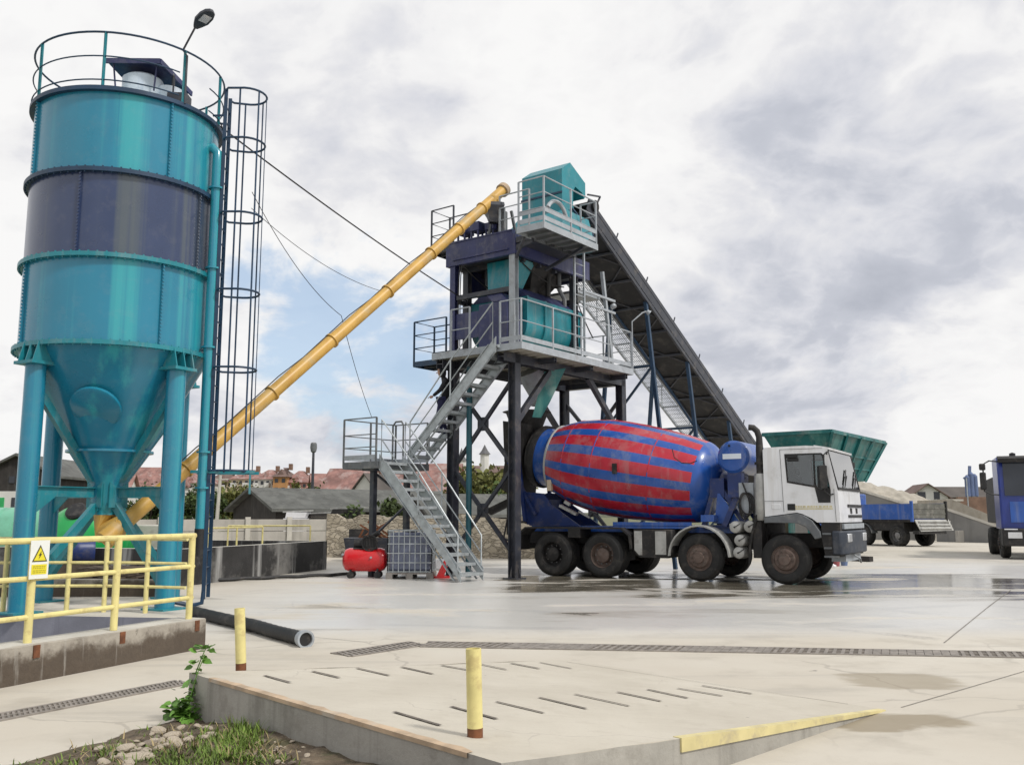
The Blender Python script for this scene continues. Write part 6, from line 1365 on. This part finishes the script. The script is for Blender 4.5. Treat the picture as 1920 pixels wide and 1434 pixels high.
# left barn
bn_ = gable_house('barn', 'dark boarded barn gable with green door at the left edge', 'barn', (px_x(30, 52), 56.5, 0), radians(92), 9, 4.2, 3.65, 4.75, 'wood', 'slate', [('x', .24, 3.25, .32, .38, 'pane')], 'wood', .3)
MB().bx(-4.56, -4.5, -2.1, 2.1, 0, 2.8).build('rendered_base', M['render'], bn_, smooth=False); MB().bx(-4.60, -4.5, .55, 1.35, 0, 2.45).build('door', M['gdoor'], bn_, smooth=False); MB().bx(-4.60, -4.5, -.15, .15, 1.9, 2.45).build('window', M['pane'], bn_, smooth=False)
gable_house('farm_building', 'pale building with faded red tiled roof left of the silo cone', 'building', (px_x(108, 75), 80, 0), radians(8), 8.0, 6, 2.6, 4.9, 'render', 'redroof', [('y', 1, 1, 1, 1, 'pane')])
def rect_block(name, label, px0, px1, ptop, D, floors, wm, rm, cols, yaw_=0.0, roof_h=3.0, balc=False, group=None, mans=False):
    x0, x1 = px_x(px0, D), px_x(px1, D); H_ = hgt(ptop, D); L = x1 - x0; t_ = thing(name, label, 'apartment block', ((x0 + x1) / 2, D, 0), yaw_, group); dep = 12; eave = H_ - roof_h
    MB().bx(-L / 2, L / 2, 0, dep, 0, eave).build('wall', M[wm], t_, smooth=False)
    m = MB(); k = .5 if mans else 2.2
    q = [(-L / 2 - .5, -.7, eave), (L / 2 + .5, -.7, eave), (L / 2 + .5, dep + .5, eave), (-L / 2 - .5, dep + .5, eave)]; r_ = [(-L / 2 + k, dep * .4, H_), (L / 2 - k, dep * .4, H_), (L / 2 - k, dep * .6, H_), (-L / 2 + k, dep * .6, H_)]
    m.add(q + r_, [(0, 1, 5, 4), (1, 2, 6, 5), (2, 3, 7, 6), (3, 0, 4, 7), (4, 5, 6, 7), (3, 2, 1, 0)]); rf = m.build('roof', M[rm], t_, smooth=False)
    for j in range(max(1, cols // 3)):
        x = -L / 2 + L * (j + .5) / max(1, cols // 3); m = MB(); m.prism([(x - .9, .5, eave + .2), (x + .9, .5, eave + .2), (x, .5, eave + 1.9)], (0, 3, 0)); m.build('dormer', M[rm], rf, smooth=False)
    m = MB(); m.bx(L * .2, L * .2 + .8, dep * .45, dep * .55, H_ - .5, H_ + 1.0); m.build('chimney', M['brownwall'], rf, smooth=False)
    fl = eave / floors
    for i in range(floors):
        for j in range(cols):
            x = -L / 2 + L * (j + .5) / cols
            if balc and j % 2 == 0:
                m = MB(); m.bx(x - L / cols * .42, x + L / cols * .42, -1.1, 0, i * fl + .1, i * fl + 1.1); m.build('balcony', M['render'], t_, smooth=False)
            m = MB(); m.bx(x - L / cols * .24, x + L / cols * .24, -.06, .1, i * fl + fl * .36, i * fl + fl * .80); m.build('window', M['pane'], t_, smooth=False)
AB = 'apartment blocks on the skyline'
rect_block('apartment_block', 'white apartment block with red mansard roof seen between the silo legs', 224, 332, 875, 210, 3, 'render', 'redroof', 5, .1, 4.5, group=AB, mans=True)
rect_block('apartment_block', 'white apartment block just right of the right silo leg', 328, 392, 884, 230, 4, 'render', 'redroof', 5, .0, 3, True, AB)
rect_block('apartment_block', 'grey apartment block behind the ladder cage', 392, 440, 886, 240, 5, 'cream', 'brownroof', 4, .05, 2.4, True, AB)
rect_block('apartment_block', 'cream apartment block with white balconies right of the ladder', 436, 482, 880, 230, 5, 'cream', 'redroof', 4, -.05, 2.5, True, AB)
rect_block('apartment_block', 'white balconied apartment block with long pink roof', 478, 520, 880, 225, 5, 'render', 'redroof', 4, .0, 2.5, True, AB)
rect_block('apartment_block', 'orange fronted apartment block in the middle of the skyline', 514, 540, 876, 222, 5, 'orange', 'brownroof', 2, .0, 2.4, False, AB)
rect_block('apartment_block', 'pink apartment block at the right end of the skyline row', 536, 578, 882, 224, 5, 'pink', 'redroof', 4, .0, 3.0, True, AB)
HH = 'red roofed houses beyond the shed'
gable_house('house', 'red roofed house right of the mast', 'house', (px_x(612, 130), 134, 0), radians(18), 5.5, 7, 4.2, 7.2, 'pink', 'redroof', [('y', -1, 1.5, .9, 1.2, 'pane'), ('y', 1.2, 1.5, .9, 1.2, 'pane')], group=HH)
gable_house('house', 'large pink roofed house behind the stair landing', 'house', (px_x(655, 110), 114, 0), radians(-14), 6.0, 7, 4.0, 7.0, 'render', 'redroof', [('y', -1.5, 1.8, .9, 1.2, 'pane'), ('y', 1.5, 1.8, .9, 1.2, 'pane')], group=HH)
gable_house('house', 'white gabled house below the stair landing', 'house', (px_x(705, 95), 98, 0), radians(62), 5, 4.0, 3.4, 5.6, 'render', 'farroof', [('x', 0, 1.6, 1.0, 1.3, 'pane')], group=HH)
gable_house('house', 'red roofed house behind the lower stair flight', 'house', (px_x(800, 100), 104, 0), radians(-10), 7.0, 7, 3.8, 7.0, 'cream', 'redroof', [('y', -1.5, 1.8, .9, 1.2, 'pane'), ('y', 1.5, 1.8, .9, 1.2, 'pane')], group=HH)
# castle-like building with two spired turrets
sb = thing('turreted_building', 'long brown roofed building with grey spired turrets behind the tower', 'building', (px_x(915, 160), 164, 0))
L_ = 14; MB().bx(-L_ / 2, L_ / 2, 0, 6, 0, hgt(885, 160)).build('wall', M['cream'], sb, smooth=False); MB().prism([(-L_ / 2 - .5, -.6, hgt(885, 160)), (-L_ / 2 - .5, 3, hgt(870, 160)), (-L_ / 2 - .5, 6.6, hgt(885, 160))], (L_ + 1, 0, 0)).build('roof', M['brownroof'], sb, smooth=False)
for px, b_, t__ in ((908, 850, 832), (864, 862, 838)):
    x = px_x(px, 160) - px_x(915, 160); zb, zt = hgt(b_, 160), hgt(t__, 160); tw = MB().lathe([(.75, hgt(885, 160) - 1), (.75, zb), (0, zb)], (x, -1.4, 0), n=8).build('turret', M['render'], sb, smooth=False); MB().lathe([(1.05, zb - .1), (.55, zb + .55), (0, zt)], (x, -1.4, 0), n=8).build('spire', M['spire'], tw, smooth=False)
# mast
mq = V((px_x(588, 90), 90, 0)); ms = thing('floodlight_mast', 'tall dark mast with round floodlight crown beyond the shed', 'mast', mq); zt = hgt(848, 90)
MB().tube((0, 0, 0), (0, 0, zt), .18, 12, .12).build('pole', M['steel'], ms); m_ = MB(); m_.lathe([(.12, zt - .1), (.26, zt), (.34, zt + .4), (.30, zt + .8), (.2, zt + .9), (0, zt + .9)], n=12)
m_.build('lamp_crown', M['fender'], ms)
t_ = thing('utility_pole', 'thin pale utility pole standing behind the ladder', 'pole', (px_x(411, 45), 45, 0)); MB().tube((0, 0, 0), (.12, 0, 2.9 + .5), .10, 10, .07).build('pole', M['coping'], t_); MB().bar((-.3, 0, 3.2), (.5, 0, 3.2), .06).build('crossarm', M['coping'], t_)

# green tanks and the heap of stores behind the silo legs
def drum_tank(label, c, yaw_, r, L, mt, lid):
    t_ = thing('storage_tank', label, 'tank', c, yaw_, 'green plastic tanks behind the silo'); m = MB()
    P = [(0, -L / 2 - r * .35), (r * .5, -L / 2 - r * .30), (r * .85, -L / 2 - r * .12), (r, -L / 2 + r * .1)]
    k = 6
    for i in range(k): f0 = -L / 2 + r * .1 + (L - r * .2) * i / k; f1 = f0 + (L - r * .2) / k; P += [(r, f0 + .02), (r, f1 - .07), (r * .965, f1 - .05), (r * .965, f1 - .02)]
    P += [(r, L / 2 - r * .1), (r * .85, L / 2 + r * .12), (r * .5, L / 2 + r * .30), (0, L / 2 + r * .35)]
    m.lathe(P, (0, 0, r + .12), (1, 0, 0), 40); b_ = m.build('body', M[mt], t_)
    if lid: m = MB(); m.lathe([(.24, -.02), (.24, .06), (.2, .1), (0, .1)], (-L / 2 - r * .05, 0, 2 * r - .04), (-.75, 0, .65), 20); m.build('lid', M['black'], b_)
    m = MB()
    for x in (-L * .3, L * .3): m.bx(x - .12, x + .12, -r * .7, r * .7, 0, .3)
    m.build('cradle', M['beam'], t_, smooth=False)
drum_tank('bright green horizontal tank with black lid facing the yard', (px_x(146, 21.8), 22.9, 0), radians(88), .80, 1.7, 'green', True)
drum_tank('pale mint green tank at the left edge behind the silo leg', (px_x(-40, 22), 22.8, 0), radians(10), .78, 2.4, 'mint', False)
q = V((px_x(158, 20.4), 20.4, 0)); t_ = thing('blue_barrel', 'dark blue barrel lying on crates before the green tank', 'barrel', q); MB().lathe([(0, -.35), (.26, -.34), (.28, -.28), (.28, -.05), (.29, 0), (.28, .05), (.28, .28), (.26, .34), (0, .35)], (0, 0, .72), (1, .5, 0), 24).build('body', M['dblue'], t_); MB().bx(-.4, .4, -.3, .3, 0, .45).build('crate', M['beam'], t_, smooth=False)
q = V((px_x(235, 19.3), 19.3, 0)); t_ = thing('pallet_stack', 'stack of weathered brown pallets behind the yellow railing', 'pallets', q); m_ = MB()
for k in range(3):
    for y in (-.5, 0, .5): m_.bx(-.6, .6, y - .05, y + .05, k * .16, k * .16 + .10)
    for i in range(6): m_.bx(-.6 + i * .22, -.5 + i * .22, -.55, .55, k * .16 + .10, k * .16 + .13)
m_.build('boards', M['beam'], t_, smooth=False)
q = V((px_x(286, 24), 24, 0)); t_ = thing('white_cabinet', 'pale equipment cabinet beside the right silo leg', 'cabinet', q); MB().bx(-.5, .5, -.3, .3, .25, 1.25).build('body', M['coping'], t_, bevel=.03); MB().bx(-.42, -.36, -.32, -.3, .6, .85).build('handle', M['black'], t_, smooth=False); MB().bx(-.45, .45, -.28, .28, 0, .25).build('plinth', M['chassis'], t_, smooth=False)
q = V((px_x(150, 17.6), 17.6, 0)); o = MB().prism([(-2.6, 0, 0), (-2.6, 0, .32), (1.6, 0, .30), (1.6, 0, 0)], (0, .3, 0)).build('low_block_wall', M['mossy'], None); o.location = q; tag(o, 'low stained block wall between the silo legs and the tanks', 'wall')

# ================================================================ RIGHT SIDE: HOPPER, TIPPER, BLUE TRUCK, SAND
HC = V((18.3, -1.67, 0)); ho = thing('aggregate_hopper', 'big green ribbed aggregate hopper behind the truck cab', 'hopper', TW(*HC), TRZ); HL, HW = 7.4, 2.75
def z_at(px, py, p): return EYE + (p.y) * math.tan(PITCH + atan((CY - py) / FPX))
zt = z_at(1558, 808, TW(*HC)); zt = max(4.2, min(zt, 5.6)); zb = zt - 1.75
T4 = [(0, 0), (HL, 0), (HL, HW), (0, HW)]; B4 = [(.9, .75), (HL - .9, .75), (HL - .9, HW - .75), (.9, HW - .75)]
m_ = MB(); T_ = [V((x, y, zt)) for x, y in T4]; B_ = [V((x, y, zb)) for x, y in B4]; th = V((0, 0, 0))
m_.add(T_ + B_, [(0, 1, 5, 4), (1, 2, 6, 5), (2, 3, 7, 6), (3, 0, 4, 7)]); hb = m_.build('bin', M['hop'], ho, smooth=False)
for k in range(5):
    f = k / 4; x0_, x1_ = HL * f, .9 + (HL - 1.8) * f; m_ = MB(); m_.bar((x0_, -.05, zt), (x1_, .70, zb), .10, .12); m_.build('rib', M['hop'], hb, smooth=False)
m_ = MB()
for i in range(4): a, b = T_[i], T_[(i + 1) % 4]; m_.bar(a, b, .12, .14)
for i in range(4):
    for f in (.45, .72): a, b = T_[i].lerp(B_[i], f), T_[(i + 1) % 4].lerp(B_[(i + 1) % 4], f); m_.bar(a, b, .05, .07)
m_.build('rim', M['hop'], hb, smooth=False)
for x, y in ((.9, .7), (.9, HW - .7), (HL * .42, .7), (HL * .42, HW - .7)): MB().bar((x, y, 0), (x, y, zb + .1), .2).build('leg', M['hop'], ho, smooth=False)
m_ = MB()
for k in range(2): x = 1.0 + k * 1.6; m_.add([(x, .8, zb), (x + 1.9, .8, zb), (x + 1.9, HW - .8, zb), (x, HW - .8, zb), (x + .7, 1.1, zb - .8), (x + 1.2, 1.1, zb - .8), (x + 1.2, HW - 1.1, zb - .8), (x + .7, HW - 1.1, zb - .8)], [(0, 1, 5, 4), (1, 2, 6, 5), (2, 3, 7, 6), (3, 0, 4, 7)])
m_.build('outlets', M['hop'], ho, smooth=False)

# tipper truck seen from behind left
tq = at(1708, 975, 44.5); td = V((-.43, .90, 0)).normalized(); tip = thing('tipper_truck', 'small tipper truck with blue side board and grey tailgate', 'tipper truck', (tq.x, tq.y, 0), math.atan2(td.y, td.x))
# local x forward (away), y left (towards the picture's left); rear left corner at the origin, body runs to -y
tw_ = 2.35; zb0, zt0 = 1.28, 2.06
MB().bx(.02, 4.6, -.05, 0, zb0, zt0 - .04).build('side_board', M['blue'], tip, smooth=False)
MB().bx(.02, 4.6, -tw_, -tw_ + .05, zb0, zt0).build('side_board', M['blue'], tip, smooth=False)
m_ = MB(); m_.bx(-.06, .0, -tw_ + .02, -.06, zb0 + .05, zt0 - .02)
for z in (zb0 + .25, zb0 + .5): m_.bx(-.08, -.055, -tw_ + .05, -.1, z, z + .06)
tg = m_.build('tailgate', M['tailgate'], tip, smooth=False)
for y in (-.06, -tw_ - .02): MB().bx(-.12, .02, y, y + .08, zb0 - .1, zt0 + .1).build('corner_post', M['blue'] if y > -1 else M['chassis'], tip, smooth=False)
m_ = MB(); m_.prism([(-.08, -tw_ - .1, zb0), (-.12, -.12, zb0), (-.30, -.30, .72), (-.30, -tw_ - .15, .76)], (.05, 0, 0))
for k in range(3): z = .84 + k * .16; m_.bx(-.30 + .06 * k - .05, -.26 + .06 * k, -tw_ - .05, -.3, z, z + .04)
m_.build('lower_flap', M['pfender'], tip, smooth=False)
m_ = MB(); m_.bx(.05, 4.6, -tw_ + .1, -.1, zb0 - .12, zb0); m_.bx(.3, 6.2, -1.6, -.8, .7, 1.15); m_.bx(.6, 4.2, -tw_ + .15, -.2, .75, 1.16); m_.bx(-.25, .1, -tw_ + .3, -.2, .60, .76); m_.build('chassis', M['chassis'], tip, smooth=False)
m_ = MB(); m_.bx(4.9, 6.5, -tw_, 0, .8, 2.6); m_.build('cab', M['blue'], tip, bevel=.08)
for x in (1.0, 3.1):
    for sg, y in ((1, -.32), (-1, -tw_ + .32)): wheel(tip, x, y, sg, .42, True, 'hub', .50, 8)
arch_ = MB()
for k in range(10):
    t0, t1 = radians(10 + 16 * k), radians(26 + 16 * k); arch_.prism([(3.1 + .62 * cos(t0), -.08, .5 + .62 * sin(t0)), (3.1 + .62 * cos(t1), -.08, .5 + .62 * sin(t1)), (3.1 + .58 * cos(t1), -.08, .5 + .58 * sin(t1)), (3.1 + .58 * cos(t0), -.08, .5 + .58 * sin(t0))], (0, -.4, 0))
arch_.build('mudguard', M['fender'], tip)
# blue lorry at the right edge
bq = gnd(1890, 1047); bt = thing('blue_lorry', 'dark blue lorry facing the yard at the right edge', 'lorry', (bq.x + .06, bq.y + .5, 0), radians(-113))
# local x forward, y left; its left... the picture's left side of the cab is local -y
KX = 1.25
m_ = MB(); m_.prism([(KX, -.05, 1.0), (KX + .02, -.05, 2.05), (KX - .12, -.05, 3.35), (KX - .25, -.05, 3.5), (-.9, -.05, 3.5), (-.9, -.05, 1.0)], (0, 2.5, 0)); bc = m_.build('cab', M['lorryblue'], bt, bevel=.06)
m_ = MB(); m_.prism([(KX + .035, .12, 2.15), (KX - .095, .12, 3.28), (KX - .085, .12, 3.28), (KX + .045, .12, 2.15)], (0, 2.15, 0)); m_.build('windscreen', M['pane'], bc, smooth=False)
m_ = MB(); m_.bx(KX + .01, KX + .04, .25, 2.2, 1.25, 1.95); m_.build('blue_panel', M['blue'], bc, smooth=False)
m_ = MB()
for z in (1.42, 1.55, 1.68): m_.bx(KX + .035, KX + .055, .9, 1.9, z, z + .05)
m_.build('grille', M['black'], bc, smooth=False)
m_ = MB(); m_.prism([(KX - .35, -.02, 3.35), (KX + .05, -.02, 3.28), (KX + .08, -.02, 3.42), (KX - .3, -.02, 3.52)], (0, 2.44, 0)); m_.build('sun_visor', M['chassis'], bc, smooth=False)
MB().bx(KX - .02, KX + .0, .95, 1.2, 2.85, 3.15).build('paper_sheet', M['bag'], bc, smooth=False)
m_ = MB(); m_.bx(KX - .5, KX + .18, -.05, 2.45, .45, 1.05); bb = m_.build('bumper', M['chassis'], bt, bevel=.04)
for y in (.12, 1.95): MB().bx(KX + .17, KX + .2, y, y + .42, .72, .92).build('headlight', M['lens'], bb, smooth=False); MB().bx(KX + .17, KX + .19, y - .1, y + .3, 1.0, 1.04).build('marker_strip', M['lens'], bb, smooth=False)
for z0_, z1_, w_ in ((2.35, 2.95, .2), (3.02, 3.25, .2)):
    m_ = MB(); m_.bx(KX + .1, KX + .2, -.62, -.62 + w_, z0_, z1_); m_.build('mirror', M['black'], bc, bevel=.04)
m_ = MB(); m_.path([(KX - .1, -.03, 3.32), (KX + .15, -.3, 3.34), (KX + .15, -.5, 3.22), (KX + .15, -.5, 2.3), (KX + .05, -.3, 2.2), (KX - .05, -.03, 2.18)], .025, 6); m_.build('mirror_arm', M['black'], bc)
m_ = MB(); m_.lathe([(0, 0), (.1, 0), (.1, .12), (0, .16)], (.6, .5, 3.5), n=12); m_.build('roof_beacon', M['black'], bc)
for y, sg in ((.12, -1), (2.28, 1)):
    wheel(bt, 0, y, sg, .32, False, 'chassis', .52, 10); wheel(bt, -3.6, y, sg, .5, True, 'chassis', .52, 10)
m_ = MB(); m_.bx(-5.5, .9, .7, 1.7, .7, 1.05); m_.build('chassis', M['chassis'], bt, smooth=False)
MB().bx(-5.5, -1.1, 0, 2.4, 1.2, 2.9).build('load_body', M['chassis'], bt, bevel=.03)

# sloping retaining walls, sand and blocks
def slope_wall(label, pa, pb, pc, pd, D0, D1, th):
    # pa,pb top edge pixels (left,right); walls stand on the ground
    a, b = at(*pa, D0), at(*pb, D1); t_ = thing('retaining_wall', label, 'wall', (a.x, a.y, 0), 0, 'sloping concrete side walls of the sand ramp'); o_ = V((a.x, a.y, 0)); n_ = V((0, 1, 0))
    m = MB(); m.prism([V((a.x, a.y, 0)), V((b.x, b.y, 0)), b, a], n_ * th); m.build('wall', M['wallgrey'], t_, o_, smooth=False)
    m = MB(); m.prism([a + V((0, -.06, .01)), b + V((0, -.06, .01)), b + V((0, -.06, .16)), a + V((0, -.06, .16))], n_ * (th + .12)); m.build('coping', M['coping'], t_, o_, smooth=False)
slope_wall('long grey sloping retaining wall behind the tipper truck', (1480, 882), (1735, 958), 0, 0, 60, 56, .5)
slope_wall('lower grey sloping retaining wall between the tipper and the blue lorry', (1760, 952), (1900, 1000), 0, 0, 53, 50, .5)
def heap(label, base, pts, seed, mt='sand'):
    # pts: ridge line world points; section falls off to both sides
    rq = random.Random(seed); m = MB(); n_ = len(pts) - 1; R_ = 60; Q_ = 22; vs = []
    for i in range(R_ + 1):
        f = i / R_ * n_; k = min(int(f), n_ - 1); c_ = V(pts[k]).lerp(V(pts[k + 1]), f - k); hh_ = c_.z * (1 + .012 * sin(i * .5) + .008 * sin(i * 1.3 + 1))
        for j in range(Q_ + 1):
            s_ = j / Q_ * 2 - 1; vs.append((c_.x, c_.y + s_ * 5.5, max(-.05, hh_ * (1 - abs(s_) ** 1.4) + .05 * sin(i * .9 + j * .8) * (1 - abs(s_)))))
    fs = [(i * (Q_ + 1) + j, (i + 1) * (Q_ + 1) + j, (i + 1) * (Q_ + 1) + j + 1, i * (Q_ + 1) + j + 1) for i in range(R_) for j in range(Q_)]
    m.add(vs, fs); return tag(m.build('sand_heap', M[mt], None, ang=60), label, 'sand heap')
heap('long heap of beige sand behind the first sloping wall', None, [at(1490, 905, 66), at(1600, 899, 66), at(1650, 910, 66), at(1700, 922, 65), at(1745, 938, 64), at(1790, 962, 64)], 3)
hp2 = MB(); a, b = at(1785, 936, 58), at(1905, 985, 54); hp2.prism([V((a.x, a.y, 0)), V((b.x, b.y, 0)), V((b.x, b.y, max(.2, b.z))), a], (0, 5, 0)); a2 = at(1770, 947, 53.6); tag(hp2.build('concrete_ramp', M['sand'], None, smooth=False), 'pale sandy ramp surface sloping down behind the lower wall', 'ramp')
for px0, px1, pt_, pb_, lb in ((1786, 1852, 994, 1016, 'large grey concrete block standing on the yard left of the blue lorry'), (1728, 1782, 992, 1013, 'grey concrete block behind the tipper tailgate')):
    D = 52 if px0 > 1780 else 55; x0_, x1_ = px_x(px0, D), px_x(px1, D); h_ = (pb_ - pt_) * D / 1740; t_ = thing('concrete_block', lb, 'block', ((x0_ + x1_) / 2, D, 0), 0, 'concrete blocks by the sand walls')
    w_ = (x1_ - x0_) / 2
    for sg in (0, 1): MB().bx(-w_ + sg * w_, -w_ + sg * w_ + w_ - .02, 0, .8, 0, h_ - .02 * sg).build('half', M['panelfence'], t_, bevel=.03)
gable_house('house', 'white gabled house on the skyline above the tipper tailgate', 'house', (px_x(1752, 150), 156, 0), radians(80), 9, 6.0, hgt(932, 150), hgt(908, 150), 'render', 'brownroof', [('x', 1.0, 4.0, 1.2, 1.2, 'pane'), ('x', -1.3, 4.0, .9, 1.2, 'pane')], over=.6)
gable_house('long_barn', 'long dark roofed barn on the skyline left of the blue lorry', 'barn', (px_x(1830, 170), 176, 0), radians(4), 18, 8, hgt(932, 170), hgt(913, 170), 'brownwall', 'farroof')
gable_house('long_barn', 'dark roofed barn far behind the tipper truck', 'barn', (px_x(1700, 210), 214, 0), radians(4), 12, 8, hgt(945, 210), hgt(928, 210), 'brownwall', 'farroof')
o = MB().bx(px_x(1790, 85), px_x(1960, 85), 85, 85.4, 0, hgt(932, 85)).build('brick_wall', M['brownwall'], None, smooth=False); tag(o, 'brown brick boundary wall behind the lower sloping wall', 'wall')
pl = thing('distant_silo_plant', 'cluster of distant blue silos rising behind the brick wall', 'silo plant', (px_x(1830, 120), 122, 0))
for x, zt_, r_ in ((-.45, hgt(890, 120), .34), (.05, hgt(884, 120), .36), (.55, hgt(888, 120), .34)): MB().lathe([(r_, hgt(930, 120)), (r_, zt_ - .3), (r_ * .3, zt_)], (x, 0, 0), n=14).build('silo', M['plant'], pl)
m_ = MB(); m_.bar((-.1, 0, hgt(890, 120)), (-.0, 0, hgt(873, 120)), .3, .3); m_.bar((-.9, 0, hgt(895, 120)), (-.5, 0, hgt(900, 120)), .2)
for x in (-.7, 0, .7): m_.bar((x, 0, 0), (x, 0, hgt(925, 120)), .12)
m_.build('elevator', M['plant'], pl, smooth=False)
for px, lb in ((1808, 'thin pale pole left of the distant blue silos'),):
    t_ = tag(MB().tube((px_x(px, 80), 80, 0), (px_x(px, 80), 80, hgt(897, 80)), .05, 6).build('thin_pole', M['lgrey'], None), lb, 'pole')
tag(MB().bx(px_x(1768, 70), px_x(1800, 70), 70, 71.5, hgt(936, 70) - .15, hgt(936, 70)).bar((px_x(1772, 70), 70.5, 0), (px_x(1772, 70), 70.5, hgt(936, 70)), .2).bar((px_x(1796, 70), 70.5, 0), (px_x(1796, 70), 70.5, hgt(936, 70)), .2).build('flat_canopy', M['panelfence'], None, smooth=False), 'small flat grey canopy between the sand heap and the brick wall', 'canopy')
# low wooded rise closing the horizon
rh = random.Random(8); hm = MB(); N = 160; vs = []
for i in range(N + 1):
    x = -900 + 1800 * i / N; h_ = 1.0 + 2.2 * (sin(i * .23) * .5 + .5) + 1.5 * (sin(i * .71 + 1) * .5 + .5); vs += [(x, 520, -1), (x, 560, h_), (x, 640, -1)]
for i in range(N):
    for k in range(2): hm.f.append((i * 3 + k, i * 3 + 3 + k, i * 3 + 4 + k, i * 3 + 1 + k)); hm.m.append(0)
hm.v = [V(p) for p in vs]; tag(hm.build('hills', mat('far hillside', (.10, .11, .06), .95, var=.3, scale=.03)), 'low far hillside along the horizon', 'hills', kind='structure')

# odds and ends stacked before the shed, seen over the fence
rq = random.Random(31)
for px, D, w_, h_, mt, lb, nm, ct in ((560, 39, .9, 1.62, 'bag', 'white tarpaulin covered stack before the shed opening', 'tarpaulin_stack', 'stack'), (596, 39.5, 1.4, 1.55, 'wood', 'dark stack of boards before the shed opening', 'board_stack', 'stack'), (655, 38.5, 1.2, 1.75, 'chassis', 'black scrap machine above the rubble wall near the mast', 'scrap_machine', 'machine')):
    t_ = thing(nm, lb, ct, (px_x(px, D), D, 0)); m_ = MB(); z = 0
    while z < h_:
        k = rq.uniform(.12, .3); x_ = rq.uniform(-.08, .08); m_.prism([(-w_ / 2 + x_, -.4, z), (w_ / 2 + x_ + rq.uniform(-.1, .1), -.4, z), (w_ / 2 + x_, -.4, min(h_, z + k) - .015), (-w_ / 2 + x_ + rq.uniform(-.1, .1), -.4, min(h_, z + k) - .015)], (0, .8, 0)); z += k
    m_.build('layers', M[mt], t_, smooth=False)
    m_ = MB(); m_.bar((-w_ / 2 - .1, -.1, h_), (w_ / 2 + .25, 0, h_ + .06), .06); m_.bar((-w_ / 2 - .1, .2, h_), (w_ / 2 - .05, .1, h_ + .05), .05); m_.build('poles', M['alu'], t_, smooth=False)

for i, (px, D, tp, wpx, mt, lb) in enumerate(((300, 125, 908, 60, 'bush_y', 'pale green tree in front of the white skyline block'), (372, 128, 903, 50, 'bush', 'green tree before the skyline blocks beside the fill pipe'), (455, 130, 900, 60, 'bush_y', 'pale green tree before the skyline blocks right of the ladder'), (525, 120, 912, 46, 'bush', 'low green tree at the foot of the orange skyline block'), (602, 100, 910, 50, 'bush', 'green tree right of the floodlight mast'), (560, 118, 906, 40, 'bush_y', 'pale green tree left of the floodlight mast'))):
    leaves_tree('tree', lb, px_x(px, D), D, 0, wpx / 1740 * D * 1.2, hgt(tp, D), 1500, mt, 140 + i, cat='tree', group='trees before the skyline blocks')
